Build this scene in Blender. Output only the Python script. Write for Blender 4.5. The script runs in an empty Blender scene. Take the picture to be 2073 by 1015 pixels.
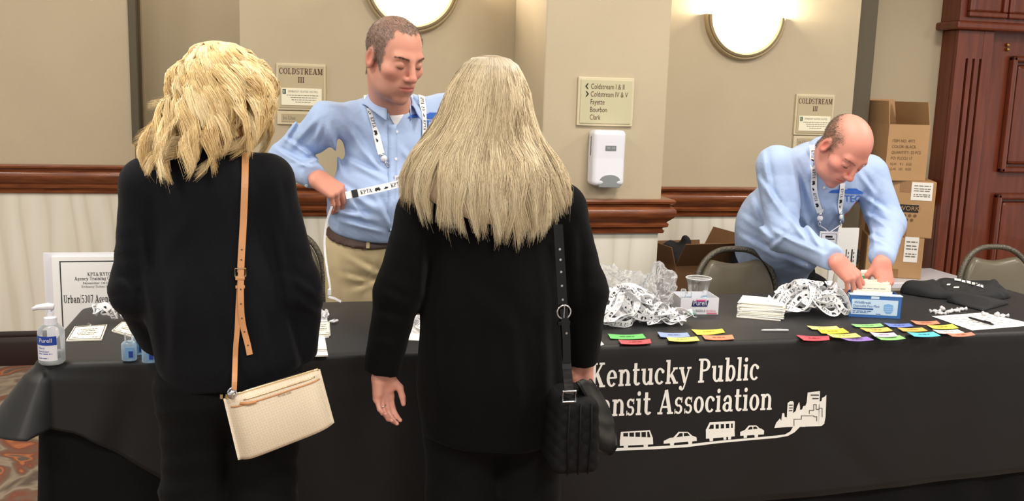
import bpy, bmesh, math, random
import numpy as np
from mathutils import Vector, Matrix, noise as mnoise
from mathutils.bvhtree import BVHTree

# ------------------------------------------------------------------ camera
SC = bpy.context.scene
COL = SC.collection
F_PX, CAM_H, ROLL = 1950.0, 1.50, 0.031
YAW, PITCH = math.atan(0.24), math.atan(1950/11700)
_fw = np.array([math.sin(YAW)*math.cos(PITCH), math.cos(YAW)*math.cos(PITCH), -math.sin(PITCH)])
_r0 = np.array([math.cos(YAW), -math.sin(YAW), 0.0])
_u0 = np.cross(_r0, _fw)
_r = math.cos(ROLL)*_r0 + math.sin(ROLL)*_u0
_u = -math.sin(ROLL)*_r0 + math.cos(ROLL)*_u0
CAM = np.array([0.0, 0.0, CAM_H])
cd = bpy.data.cameras.new('camera')
cam = bpy.data.objects.new('camera', cd)
COL.objects.link(cam)
cd.sensor_width = 36.0
cd.lens = F_PX/2073.0*36.0
cd.clip_start, cd.clip_end = 0.05, 60
_m = Matrix(((_r[0], _u[0], -_fw[0]), (_r[1], _u[1], -_fw[1]), (_r[2], _u[2], -_fw[2])))
cam.matrix_world = Matrix.Translation(CAM.tolist()) @ _m.to_4x4()
SC.camera = cam


def _ray(x, y):
    return _fw + _r*(x-1036.5)/F_PX - _u*(y-507.5)/F_PX


def at(x, y, Y):
    """surveyed point of the photograph on the vertical plane at distance Y"""
    d = _ray(x, y)
    return CAM + d*(Y/d[1])


def on(x, y, Z):
    """surveyed point of the photograph on the level at height Z"""
    d = _ray(x, y)
    return CAM + d*((Z-CAM_H)/d[2])


# ------------------------------------------------------------------ light and exposure
SC.view_settings.view_transform = 'Standard'
SC.view_settings.look = 'None'
SC.view_settings.gamma = 1.0
SC.view_settings.use_curve_mapping = False
SC.view_settings.exposure = 0.26
wd = bpy.data.worlds.new('hall_air')
SC.world = wd
wd.use_nodes = True
wd.node_tree.nodes['Background'].inputs[0].default_value = (1.0, 0.975, 0.94, 1)
wd.node_tree.nodes['Background'].inputs[1].default_value = 0.7
CEIL = 2.95
LIGHTS = [  # x, y, watts, size   recessed ceiling panels along the corridor; the last two are added fill
    (-1.6, 0.2, 42, .6), (0.6, 0.0, 50, .6), (2.8, 0.2, 44, .6), (5.2, 1.2, 44, .6),
    (-0.9, 2.5, 28, .5), (1.5, 2.55, 32, .5), (3.7, 2.7, 36, .5), (-1.7, 3.7, 19, .5), (-.45, 4.95, 9, .3)]  # last two: unseen lamps added to brighten the left wall and recess
for x, y, w, s in LIGHTS:
    ld = bpy.data.lights.new('panel_and_fill_light', 'AREA')
    ld.energy, ld.size, ld.color = w, s, (1.0, .955, .89)
    lo = bpy.data.objects.new('panel_and_fill_light', ld)
    COL.objects.link(lo)
    lo.location = (x, y, CEIL-.02)

# ------------------------------------------------------------------ helpers: materials
MATS = {}


def _nodes(name):
    m = bpy.data.materials.new(name)
    m.use_nodes = True
    nt = m.node_tree
    return m, nt, nt.nodes['Principled BSDF']


def mat(name, col, rough=.6, metal=0., bump=0., scale=60., var=0., stretch=(1, 1, 1), spec=.5, sheen=0.,
        trans=0., ior=1.45, emit=0., attr=None, sss=0., coat=0., col2=None, vscale=None, detail=3., alpha=1.,
        sheen_rough=.4, wave=None):
    if name in MATS:
        return MATS[name]
    m, nt, b = _nodes(name)
    N, L = nt.nodes, nt.links
    b.inputs['Roughness'].default_value = rough
    b.inputs['Metallic'].default_value = metal
    b.inputs['Specular IOR Level'].default_value = spec
    b.inputs['IOR'].default_value = ior
    b.inputs['Transmission Weight'].default_value = trans
    b.inputs['Sheen Weight'].default_value = sheen
    b.inputs['Sheen Roughness'].default_value = sheen_rough
    b.inputs['Coat Weight'].default_value = coat
    b.inputs['Subsurface Weight'].default_value = sss
    b.inputs['Subsurface Radius'].default_value = (1., .35, .2)
    b.inputs['Subsurface Scale'].default_value = .008
    b.inputs['Alpha'].default_value = alpha
    c4 = (*col, 1)
    b.inputs['Base Color'].default_value = c4
    src = None
    if attr:
        a = N.new('ShaderNodeAttribute')
        a.attribute_name = attr
        src = a.outputs['Color']
    tc = N.new('ShaderNodeTexCoord')
    mp = N.new('ShaderNodeMapping')
    mp.inputs['Scale'].default_value = stretch
    L.new(tc.outputs['Object'], mp.inputs[0])
    if var or col2:
        nz = N.new('ShaderNodeTexNoise')
        nz.inputs['Scale'].default_value = vscale or scale
        nz.inputs['Detail'].default_value = detail
        L.new(mp.outputs[0], nz.inputs['Vector'])
        fac = nz.outputs['Fac']
        if wave:
            w = N.new('ShaderNodeTexWave')
            w.inputs['Scale'].default_value = wave
            w.inputs['Distortion'].default_value = 9.
            w.inputs['Detail'].default_value = 3.
            w.inputs['Detail Scale'].default_value = 1.2
            L.new(mp.outputs[0], w.inputs['Vector'])
            fac = w.outputs['Fac']
        rp = N.new('ShaderNodeValToRGB')
        c2 = col2 or tuple(min(1, c*(1-var)) for c in col)
        rp.color_ramp.elements[0].position = .3
        rp.color_ramp.elements[1].position = .7
        rp.color_ramp.elements[0].color = (*c2, 1)
        rp.color_ramp.elements[1].color = c4
        L.new(fac, rp.inputs[0])
        if src is not None:
            mx = N.new('ShaderNodeMix')
            mx.data_type = 'RGBA'
            mx.blend_type = 'MULTIPLY'
            mx.inputs['Factor'].default_value = 1
            L.new(src, mx.inputs['A'])
            L.new(rp.outputs[0], mx.inputs['B'])
            src = mx.outputs['Result']
        else:
            src = rp.outputs[0]
    if src is not None:
        L.new(src, b.inputs['Base Color'])
    if bump:
        n2 = N.new('ShaderNodeTexNoise')
        n2.inputs['Scale'].default_value = scale
        n2.inputs['Detail'].default_value = detail
        L.new(mp.outputs[0], n2.inputs['Vector'])
        bp = N.new('ShaderNodeBump')
        bp.inputs['Strength'].default_value = bump
        bp.inputs['Distance'].default_value = .01
        L.new(n2.outputs['Fac'], bp.inputs['Height'])
        L.new(bp.outputs[0], b.inputs['Normal'])
    if emit:
        b.inputs['Emission Color'].default_value = c4
        b.inputs['Emission Strength'].default_value = emit
    MATS[name] = m
    return m


def srgb(r, g, b):
    f = lambda c: (c/12.92 if c <= .04045 else ((c+.055)/1.055)**2.4)
    return (f(r/255), f(g/255), f(b/255))


# ------------------------------------------------------------------ helpers: meshes
def link_mesh(name, V, Fc, material=None, parent=None, smooth=False, colors=None, kind=None):
    me = bpy.data.meshes.new(name)
    V = np.asarray(V, dtype=np.float64)
    if isinstance(Fc, np.ndarray):
        n, k = Fc.shape
        me.vertices.add(len(V))
        me.vertices.foreach_set('co', V.ravel())
        me.loops.add(n*k)
        me.loops.foreach_set('vertex_index', Fc.ravel().astype(np.int32))
        me.polygons.add(n)
        me.polygons.foreach_set('loop_start', np.arange(0, n*k, k, dtype=np.int32))
        me.update(calc_edges=True)
    else:
        me.from_pydata([tuple(v) for v in V], [], Fc)
    me.validate()
    if smooth:
        me.polygons.foreach_set('use_smooth', np.ones(len(me.polygons), dtype=bool))
    if colors is not None:
        ca = me.color_attributes.new('Col', 'FLOAT_COLOR', 'POINT')
        c = np.ones((len(V), 4), dtype=np.float32)
        c[:, :3] = colors
        ca.data.foreach_set('color', c.ravel())
    o = bpy.data.objects.new(name, me)
    COL.objects.link(o)
    if material:
        me.materials.append(material)
    if parent is not None:
        put_under(o, parent)
    if kind:
        o['kind'] = kind
    return o


def put_under(o, parent):
    o.parent = parent
    o.matrix_parent_inverse = world_of(parent).inverted()


def world_of(o):
    if o.parent is None:
        return o.matrix_basis.copy()
    return world_of(o.parent) @ o.matrix_parent_inverse @ o.matrix_basis


def thing(name, label, cat, loc=(0, 0, 0), group=None):
    o = bpy.data.objects.new(name, None)
    o.empty_display_size = .05
    COL.objects.link(o)
    o.location = tuple(float(c) for c in loc)
    return tag(o, label, cat, group)


def tag(o, label, cat, group=None, kind=None):
    o['label'] = label
    o['category'] = cat
    if group:
        o['group'] = group
    if kind:
        o['kind'] = kind
    return o


class MB:
    """collects shapes of ONE part and links them as one mesh"""

    def __init__(s):
        s.V, s.F = [], []

    def add(s, V, Fc):
        n = len(s.V)
        s.V += [tuple(float(c) for c in v) for v in V]
        s.F += [tuple(i+n for i in f) for f in Fc]
        return s

    def box(s, c, d, M=None, bev=0.):
        bm = bmesh.new()
        bmesh.ops.create_cube(bm, size=1)
        for v in bm.verts:
            v.co = Vector((v.co.x*d[0], v.co.y*d[1], v.co.z*d[2]))
        if bev:
            bmesh.ops.bevel(bm, geom=bm.edges[:], offset=bev, segments=2, affect='EDGES', profile=.5)
        M3 = M.to_3x3() if M is not None else None
        V = []
        for v in bm.verts:
            p = v.co
            if M3 is not None:
                p = M3 @ p
            V.append(p+Vector(c))
        bm.verts.index_update()
        s.add(V, [[v.index for v in f.verts] for f in bm.faces])
        bm.free()
        return s

    def b2(s, x0, x1, y0, y1, z0, z1, bev=0.):
        return s.box(((x0+x1)/2, (y0+y1)/2, (z0+z1)/2), (x1-x0, y1-y0, z1-z0), None, bev)

    def tube(s, P, r, n=8, cap=True, closed=False):
        P = [np.asarray(p, float) for p in P]
        N = len(P)
        rs = r if hasattr(r, '__len__') else [r]*N
        base = len(s.V)
        up = None
        for i in range(N):
            if closed:
                t = P[(i+1) % N]-P[i-1]
            else:
                t = P[min(i+1, N-1)]-P[max(i-1, 0)]
            t = t/(np.linalg.norm(t)+1e-12)
            if up is None:
                up = np.array([0, 0, 1.]) if abs(t[2]) < .9 else np.array([1., 0, 0])
            a = up-t*(up@t)
            a /= np.linalg.norm(a)+1e-12
            up = a
            b = np.cross(t, a)
            for k in range(n):
                th = 2*math.pi*k/n
                s.V.append(tuple(P[i]+rs[i]*(a*math.cos(th)+b*math.sin(th))))
        M = N if closed else N-1
        for i in range(M):
            for k in range(n):
                j = (i+1) % N
                s.F.append((base+i*n+k, base+i*n+(k+1) % n, base+j*n+(k+1) % n, base+j*n+k))
        if cap and not closed:
            s.F.append(tuple(base+k for k in range(n))[::-1])
            s.F.append(tuple(base+(N-1)*n+k for k in range(n)))
        return s

    def lathe(s, prof, n=24, c=(0, 0, 0), sx=1., sy=1.):
        base = len(s.V)
        for r, z in prof:
            for k in range(n):
                th = 2*math.pi*k/n
                s.V.append((c[0]+sx*r*math.cos(th), c[1]+sy*r*math.sin(th), c[2]+z))
        for i in range(len(prof)-1):
            for k in range(n):
                s.F.append((base+i*n+k, base+i*n+(k+1) % n, base+(i+1)*n+(k+1) % n, base+(i+1)*n+k))
        s.F.append(tuple(base+k for k in range(n))[::-1])
        s.F.append(tuple(base+(len(prof)-1)*n+k for k in range(n)))
        return s

    def extrude(s, poly, o, u, v, w):
        """2D polygon placed at o with axes u,v and extruded by vector w"""
        o, u, v, w = [np.asarray(q, float) for q in (o, u, v, w)]
        base = len(s.V)
        n = len(poly)
        for a, b in poly:
            s.V.append(tuple(o+u*a+v*b))
        for a, b in poly:
            s.V.append(tuple(o+u*a+v*b+w))
        s.F.append(tuple(range(base, base+n)))
        s.F.append(tuple(range(base+n, base+2*n))[::-1])
        for i in range(n):
            j = (i+1) % n
            s.F.append((base+i, base+n+i, base+n+j, base+j))
        return s

    def build(s, name, material, parent=None, smooth=False, fix=True, bevel=0., auto=None, kind=None, subsurf=0, solid=0.):
        o = link_mesh(name, s.V, s.F, material, None, smooth)
        if fix:
            bm = bmesh.new()
            bm.from_mesh(o.data)
            bmesh.ops.recalc_face_normals(bm, faces=bm.faces[:])
            bm.to_mesh(o.data)
            bm.free()
        if bevel:
            md = o.modifiers.new('bevel', 'BEVEL')
            md.width, md.segments, md.limit_method = bevel, 2, 'ANGLE'
        if solid:
            md = o.modifiers.new('solid', 'SOLIDIFY')
            md.thickness = solid
        if subsurf:
            md = o.modifiers.new('sub', 'SUBSURF')
            md.levels = md.render_levels = subsurf
        if auto:
            o.data.set_sharp_from_angle(angle=math.radians(auto))
            o.data.polygons.foreach_set('use_smooth', np.ones(len(o.data.polygons), dtype=bool))
        if parent is not None:
            put_under(o, parent)
        if kind:
            o['kind'] = kind
        return o


def struct(mb, name, material, label=None, **k):
    o = mb.build(name, material, **k)
    o['kind'] = 'structure'
    if label:
        o['label'] = label
    return o


# ------------------------------------------------------------------ helpers: signed-distance sculpting
def nrm(v):
    v = np.asarray(v, float)
    return v/np.linalg.norm(v)


def sm(a, b, k):
    h = np.clip(.5+.5*(b-a)/k, 0, 1)
    return b+(a-b)*h-k*h*(1-h)


def smx(a, b, k):
    return -sm(-a, -b, k)


def cone(p, a, b, ra, rb, flat=None):
    """tapered capsule; flat=(axis, factor) squeezes the section along an axis"""
    a, b = np.asarray(a, np.float32), np.asarray(b, np.float32)
    ba = b-a
    q = p-a
    t = np.clip(q@ba/(ba@ba+1e-9), 0, 1)
    w = q-t[:, None]*ba
    r = ra+(rb-ra)*t
    if flat is not None:
        ax = np.asarray(flat[0], np.float32)
        s = w@ax
        w = w+np.outer(s*(1/flat[1]-1), ax)
        return (np.sqrt((w*w).sum(1))-r)*min(1., flat[1]*1.1)
    return np.sqrt((w*w).sum(1))-r


def ell(p, c, r, Rm=None):
    q = p-np.asarray(c, np.float32)
    if Rm is not None:
        q = q@np.asarray(Rm, np.float32)
    r = np.asarray(r, np.float32)
    k0 = np.sqrt(((q/r)**2).sum(1))
    k1 = np.sqrt(((q/(r*r))**2).sum(1))+1e-6
    return k0*(k0-1)/k1


def nets(f, lo, hi, h, blk=8):
    """surface nets of f(points)<0 inside the box, evaluated only near the surface"""
    lo, hi = np.asarray(lo, float), np.asarray(hi, float)
    nb = np.maximum(1, np.ceil((hi-lo)/(h*blk)).astype(int))
    n = nb*blk
    G = np.empty(n, np.float32)
    bc = np.stack(np.meshgrid(*[np.arange(k) for k in nb], indexing='ij'), -1).reshape(-1, 3)
    cen = (lo+(bc*blk+(blk-1)/2)*h).astype(np.float32)
    d = f(cen)
    near = np.abs(d) < h*blk*.87*1.35
    Gb = G.reshape(nb[0], blk, nb[1], blk, nb[2], blk)
    sgn = np.where(d < 0, -1., 1.).astype(np.float32).reshape(nb)
    Gb[:] = sgn[:, None, :, None, :, None]
    loc = np.stack(np.meshgrid(*[np.arange(blk)]*3, indexing='ij'), -1).reshape(-1, 3)
    act = bc[near]
    for i in range(0, len(act), 256):
        a = act[i:i+256]
        pts = (lo+((a[:, None, :]*blk+loc[None])*h)).reshape(-1, 3).astype(np.float32)
        v = f(pts).reshape(len(a), blk, blk, blk)
        for q, (x, y, z) in enumerate(a):
            Gb[x, :, y, :, z, :] = v[q]
    ins = G < 0
    c = np.zeros(n-1, np.int8)
    for dx in (0, 1):
        for dy in (0, 1):
            for dz in (0, 1):
                c += ins[dx:n[0]-1+dx, dy:n[1]-1+dy, dz:n[2]-1+dz]
    cells = np.argwhere((c > 0) & (c < 8))
    if not len(cells):
        return np.zeros((0, 3)), np.zeros((0, 4), int)
    idx = -np.ones(n-1, np.int32)
    idx[tuple(cells.T)] = np.arange(len(cells))
    acc = np.zeros((len(cells), 3))
    cnt = np.zeros(len(cells))
    cor = [(0, 0, 0), (1, 0, 0), (0, 1, 0), (1, 1, 0), (0, 0, 1), (1, 0, 1), (0, 1, 1), (1, 1, 1)]
    vals = [G[tuple((cells+np.array(k)).T)] for k in cor]
    for i in range(8):
        for j in range(i+1, 8):
            if sum(a != b for a, b in zip(cor[i], cor[j])) != 1:
                continue
            a, b = vals[i], vals[j]
            m = (a < 0) != (b < 0)
            t = np.where(m, a/(a-b+1e-20), 0)
            pt = np.array(cor[i])[None]+t[:, None]*(np.array(cor[j])-np.array(cor[i]))[None]
            acc += pt*m[:, None]
            cnt += m
    V = lo+(cells+acc/cnt[:, None])*h
    FS = []
    for ax in range(3):
        o1, o2 = (ax+1) % 3, (ax+2) % 3
        sl0 = [slice(None)]*3
        sl1 = [slice(None)]*3
        sl0[ax] = slice(0, n[ax]-1)
        sl1[ax] = slice(1, n[ax])
        A, B = ins[tuple(sl0)], ins[tuple(sl1)]
        e = np.argwhere(A != B)
        e = e[(e[:, o1] > 0) & (e[:, o2] > 0) & (e[:, o1] < n[o1]-1) & (e[:, o2] < n[o2]-1)]
        if not len(e):
            continue
        flip = A[tuple(e.T)]
        u1 = np.zeros(3, int)
        u1[o1] = 1
        u2 = np.zeros(3, int)
        u2[o2] = 1
        q = np.stack([idx[tuple((e-u1-u2).T)], idx[tuple((e-u2).T)], idx[tuple(e.T)], idx[tuple((e-u1).T)]], 1)
        q = np.where(flip[:, None], q, q[:, ::-1])
        FS.append(q[(q >= 0).all(1)])
    return V, np.concatenate(FS)


def join(parts):
    V, Fc, n = [], [], 0
    for v, f in parts:
        V.append(v)
        Fc.append(f+n)
        n += len(v)
    return np.concatenate(V), np.concatenate(Fc)


def bvh_of(V, Fc):
    return BVHTree.FromPolygons([tuple(v) for v in V], [tuple(int(i) for i in f) for f in Fc])


def rot_xyz(f, up):
    """frame with columns right, forward, up"""
    f = nrm(f)
    r = nrm(np.cross(f, up))
    u = np.cross(r, f)
    return np.stack([r, f, u], 1)


# ------------------------------------------------------------------ helpers: lettering
SW, TW = .17, .085     # stem and hairline of the slab serif lettering


def _ln(x0, y0, x1, y1, w):
    d = np.array([x1-x0, y1-y0], float)
    L = np.linalg.norm(d)
    nn = np.array([-d[1], d[0]])/L*w/2
    k = max(1, int(L/.3))
    out = []
    for i in range(k):
        a = np.array([x0, y0])+d*i/k
        b = np.array([x0, y0])+d*(i+1)/k
        out.append([a+nn, a-nn, b-nn, b+nn])
    return out


def _arc(cx, cy, rx, ry, a0, a1, sw=None, tw=None):
    sw, tw = sw or SW, tw or TW
    k = max(3, int(abs(a1-a0)/20))
    out = []
    for i in range(k):
        q = []
        for a, inn in ((a0+(a1-a0)*i/k, 0), (a0+(a1-a0)*i/k, 1), (a0+(a1-a0)*(i+1)/k, 1), (a0+(a1-a0)*(i+1)/k, 0)):
            t = math.radians(a)
            q.append(np.array([cx+(rx-inn*sw)*math.cos(t), cy+(ry-inn*tw)*math.sin(t)]))
        out.append(q)
    return out


def _sf(x, y, w=.17):
    return _ln(x-w, y, x+w, y, TW)


def _dot(x, y, r):
    return [[np.array([x+r*math.cos(t*math.pi/4), y+r*math.sin(t*math.pi/4)]) for t in range(8)]]


def glyphs():
    h = TW/2
    st = lambda x, y0, y1: _ln(x, y0, x, y1, SW)
    G = {}
    xh = .68
    G['K'] = (st(.2, 0, 1)+_sf(.2, h)+_sf(.2, 1-h)+_ln(.26, .42, .62, .94, .09)+_ln(.36, .56, .64, .04, .18)+_sf(.66, h, .16)+_sf(.62, 1-h, .15), .86)
    G['P'] = (st(.2, 0, 1)+_sf(.2, h)+_sf(.16, 1-h, .14)+_arc(.38, .73, .32, .27, -90, 90)+_ln(.2, 1-h, .38, 1-h, TW)+_ln(.2, .46+h, .38, .46+h, TW), .76)
    G['T'] = (st(.36, 0, 1)+_sf(.36, h)+_ln(.02, 1-h, .7, 1-h, TW)+_ln(.05, .72, .05, 1, .06)+_ln(.67, .72, .67, 1, .06), .76)
    G['A'] = (_ln(.1, .02, .39, .99, .09)+_ln(.66, .02, .4, .99, .19)+_ln(.2, .3, .56, .3, TW)+_sf(.1, h, .14)+_sf(.66, h, .17), .84)
    G['C'] = (_arc(.38, .5, .37, .52, 50, 310)+_ln(.66, .66, .66, 1, .06)+_ln(.62, .12, .7, .3, .07), .76)
    G['O'] = (_arc(.4, .5, .39, .52, 0, 360), .83)
    G['L'] = (st(.2, 0, 1)+_sf(.2, 1-h)+_ln(.03, h, .66, h, TW)+_ln(.64, 0, .64, .32, .06), .72)
    G['D'] = (st(.2, 0, 1)+_ln(.02, h, .36, h, TW)+_ln(.02, 1-h, .36, 1-h, TW)+_arc(.36, .5, .4, .5, -90, 90), .82)
    G['S'] = (_arc(.32, .73, .28, .29, 30, 270, .15)+_arc(.32, .26, .29, .28, -150, 90, .15)+_ln(.57, .7, .57, 1, .05)+_ln(.06, 0, .06, .3, .05), .68)
    G['R'] = (G['P'][0]+_ln(.42, .48, .66, .06, .18)+_sf(.7, h, .1), .84)
    G['E'] = (st(.2, 0, 1)+_ln(.03, h, .66, h, TW)+_ln(.03, 1-h, .64, 1-h, TW)+_ln(.2, .52, .5, .52, TW)+_ln(.64, 0, .64, .28, .06)+_ln(.62, .74, .62, 1, .06)+_ln(.5, .38, .5, .66, .05), .74)
    G['M'] = (_ln(.16, 0, .16, 1, .08)+_ln(.2, .98, .5, .1, .17)+_ln(.5, .1, .8, .98, .08)+_ln(.84, 0, .84, 1, SW)+_sf(.16, h, .15)+_sf(.84, h, .17)+_sf(.14, 1-h, .13)+_sf(.86, 1-h, .14), 1.04)
    G['I'] = (st(.2, 0, 1)+_sf(.2, h)+_sf(.2, 1-h), .42)
    G['U'] = (_ln(.2, .3, .2, 1, SW)+_ln(.66, .3, .66, 1, .09)+_sf(.2, 1-h)+_sf(.66, 1-h, .14)+_arc(.41, .3, .295, .31, 180, 360, .15), .86)
    G['Y'] = (st(.36, 0, .45)+_sf(.36, h)+_ln(.1, .98, .36, .42, .17)+_ln(.62, .98, .38, .42, .08)+_sf(.1, 1-h, .14)+_sf(.62, 1-h, .13), .76)
    G['N'] = (_ln(.16, 0, .16, 1, .08)+_ln(.18, .98, .66, .03, .17)+_ln(.68, 0, .68, 1, .08)+_sf(.16, h, .13)+_sf(.68, 1-h, .13)+_sf(.12, 1-h, .11), .84)
    e = _arc(.29, xh/2, .29, xh/2+.01, 0, 320)+_ln(.1, .36, .52, .36, .07)
    G['e'] = (e, .62)
    G['c'] = (_arc(.29, xh/2, .29, xh/2+.01, 45, 318)+_dot(.46, .53, .085), .58)
    G['o'] = (_arc(.29, xh/2, .29, xh/2+.01, 0, 360), .62)
    G['n'] = (st(.16, 0, xh)+_sf(.16, h, .15)+_sf(.1, xh-h, .1)+_arc(.38, .42, .25, .27, 0, 150)+_ln(.545, 0, .545, .43, SW)+_sf(.545, h, .15), .73)
    G['u'] = (_ln(.16, .25, .16, xh, SW)+_sf(.1, xh-h, .1)+_arc(.325, .26, .25, .27, 180, 330)+st(.54, 0, xh)+_sf(.47, xh-h, .1)+_sf(.61, h, .1), .73)
    G['t'] = (_ln(.18, .2, .18, .92, SW)+_ln(.02, xh-h, .4, xh-h, TW)+_arc(.3, .2, .205, .21, 180, 330), .47)
    G['k'] = (st(.16, 0, 1)+_sf(.16, h, .15)+_sf(.1, 1-h, .1)+_ln(.22, .28, .52, .64, .08)+_ln(.32, .4, .56, .04, .17)+_sf(.58, h, .14)+_sf(.54, xh-h, .13), .74)
    G['y'] = (_ln(.12, xh-.03, .34, .04, .17)+_ln(.56, xh-.03, .3, -.14, .08)+_sf(.12, xh-h, .14)+_sf(.56, xh-h, .12)+_arc(.18, -.12, .15, .17, 230, 360, .08)+_dot(.1, -.18, .09), .68)
    G['b'] = (_ln(.16, 0, .16, 1, SW)+_sf(.1, 1-h, .1)+_arc(.36, xh/2, .28, xh/2+.01, -150, 150), .68)
    G['l'] = (st(.16, 0, 1)+_sf(.16, h, .15)+_sf(.1, 1-h, .1), .35)
    G['i'] = (st(.16, 0, xh)+_sf(.16, h, .15)+_sf(.1, xh-h, .1)+_dot(.15, .88, .1), .35)
    G['r'] = (st(.16, 0, xh)+_sf(.18, h, .16)+_sf(.1, xh-h, .1)+_arc(.4, .4, .24, .28, 60, 160)+_dot(.44, .58, .085), .54)
    G['a'] = (_arc(.29, .2, .27, .21, 40, 330)+_ln(.46, .1, .46, .48, SW)+_arc(.3, .46, .245, .23, 0, 155)+_dot(.13, .5, .08)+_ln(.46, h, .62, h, TW), .65)
    G['s'] = (_arc(.25, .49, .21, .2, 30, 270, .13, .08)+_arc(.25, .19, .22, .2, -150, 90, .13, .08)+_ln(.42, .46, .42, xh, .05)+_ln(.06, 0, .06, .2, .05), .52)
    G['g'] = (_arc(.27, .42, .24, .26, 0, 360, .13)+_arc(.27, -.08, .27, .17, 0, 360, .1, .07)+_ln(.12, .2, .3, .06, .08)+_ln(.42, .62, .6, .66, .08), .6)
    G['d'] = (_ln(.5, 0, .5, 1, SW)+_sf(.43, 1-h, .1)+_sf(.58, h, .09)+_arc(.29, xh/2, .28, xh/2+.01, 30, 330), .7)
    G['5'] = (_arc(.28, .3, .29, .31, -150, 120, .15)+_ln(.1, .5, .14, 1, .07)+_ln(.12, .94, .52, .94, .13), .62)
    G['3'] = (_arc(.27, .74, .26, .26, -80, 150, .14)+_arc(.27, .27, .29, .28, -150, 80, .15), .62)
    G['0'] = (_arc(.29, .5, .28, .51, 0, 360, .15), .62)
    G['7'] = (_ln(.02, .93, .54, .93, .14)+_ln(.5, .9, .22, 0, .14), .58)
    G['|'] = (_ln(.1, -.2, .1, 1.1, .04), .2)
    G['/'] = (_ln(.02, -.1, .4, 1.05, .07), .42)
    G['-'] = (_ln(.05, .36, .35, .36, .09), .4)
    G[' '] = ([], .32)
    return G


GL = glyphs()


def serif(text, size=1., sx=1., track=.02):
    """list of 2D polygons, total width"""
    out, x = [], 0.
    for ch in text:
        ps, w = GL.get(ch, GL[' '])
        for p in ps:
            out.append([np.array([(x+q[0])*size*sx, q[1]*size]) for q in p])
        x += w+track
    return out, x*size*sx


_FONT = {}


def sans(text, size=1., align='LEFT', sx=1.):
    """2D triangles of Blender's built-in typeface"""
    cu = bpy.data.curves.new('type', 'FONT')
    cu.body = text
    cu.size = size
    cu.align_x = align
    cu.resolution_u = 3
    o = bpy.data.objects.new('type', cu)
    COL.objects.link(o)
    dg = bpy.context.evaluated_depsgraph_get()
    me = o.evaluated_get(dg).to_mesh()
    P = [[np.array([me.vertices[i].co.x*sx, me.vertices[i].co.y]) for i in p.vertices] for p in me.polygons]
    o.evaluated_get(dg).to_mesh_clear()
    bpy.data.objects.remove(o)
    bpy.data.curves.remove(cu)
    return P


def flat(polys, o, u, v, name, material, parent, lift=0., fn=None):
    """print flat polygons on a surface: o origin, u/v axes, lift along u x v; fn maps 3D points"""
    o, u, v = [np.asarray(q, float) for q in (o, u, v)]
    n = nrm(np.cross(u, v))*lift
    V, Fc = [], []
    for p in polys:
        b = len(V)
        for q in p:
            w = o+u*q[0]+v*q[1]+n
            V.append(fn(w) if fn else w)
        a = sum(p[i][0]*p[(i+1) % len(p)][1]-p[(i+1) % len(p)][0]*p[i][1] for i in range(len(p)))
        ix = list(range(b, b+len(p)))
        Fc.append(tuple(ix if a > 0 else ix[::-1]))
    return link_mesh(name, V, Fc, material, parent, kind='stuff' if name in SMALL else None)


SMALL = ('sticker_print', 'badge_print', 'card_print', 'small_print', 'faint_print', 'handwriting', 'print')


def rect(x0, y0, x1, y1):
    return [np.array(q) for q in ((x0, y0), (x1, y0), (x1, y1), (x0, y1))]


def shift(polys, dx, dy, s=1., sx=None):
    return [[np.array([q[0]*(sx or s)+dx, q[1]*s+dy]) for q in p] for p in polys]


def fit(polys, x0, x1, y):
    """scale lettering so that it spans x0..x1 on the base line y"""
    xs = [q[0] for p in polys for q in p]
    k = (x1-x0)/(max(xs)-min(xs))
    return [[np.array([x0+(q[0]-min(xs))*k, y+q[1]]) for q in p] for p in polys]


def greek(rows, w, h, seed=0, fill=.7):
    """lines of type too small to read: word-length dashes"""
    rnd = random.Random(seed)
    out = []
    for i, (x0, x1, y) in enumerate(rows):
        x = x0
        while x < x1:
            ww = rnd.uniform(.6, 2.2)*w
            out.append(rect(x, y, min(x+ww, x1), y+h))
            x += ww+w*.35
    return out


def spline(P, n):
    """Catmull-Rom through points"""
    P = [np.asarray(p, float) for p in P]
    P = [2*P[0]-P[1]]+P+[2*P[-1]-P[-2]]
    out = []
    m = len(P)-3
    for i in range(n):
        t = i/(n-1)*m
        k = min(int(t), m-1)
        t -= k
        a, b, c, d = P[k:k+4]
        out.append(.5*((2*b)+(-a+c)*t+(2*a-5*b+4*c-d)*t*t+(-a+3*b-3*c+d)*t**3))
    return out

# ------------------------------------------------------------------ the room
M_WALL = mat('beige_wallcovering', srgb(184, 170, 143), .75, bump=.12, scale=420, var=.05, vscale=3.)


def wain():
    m, nt, b = _nodes('cream_wainscot_paper')
    N, L = nt.nodes, nt.links
    tc = N.new('ShaderNodeTexCoord')
    mp = N.new('ShaderNodeMapping')
    mp.inputs['Scale'].default_value = (1, 1, .16)
    L.new(tc.outputs['Object'], mp.inputs[0])
    w = N.new('ShaderNodeTexWave')
    w.inputs['Scale'].default_value = 3.2
    w.inputs['Distortion'].default_value = 9.
    w.inputs['Detail'].default_value = 2.5
    w.inputs['Detail Scale'].default_value = 1.6
    L.new(mp.outputs[0], w.inputs[0])
    rp = N.new('ShaderNodeValToRGB')
    e = rp.color_ramp.elements
    e[0].position, e[0].color = 0., (*srgb(215, 207, 188), 1)
    e[1].position, e[1].color = .16, (*srgb(224, 217, 200), 1)
    q = e.new(1.)
    q.color = (*srgb(230, 224, 209), 1)
    L.new(w.outputs['Fac'], rp.inputs[0])
    L.new(rp.outputs[0], b.inputs['Base Color'])
    b.inputs['Roughness'].default_value = .7
    return m


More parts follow.
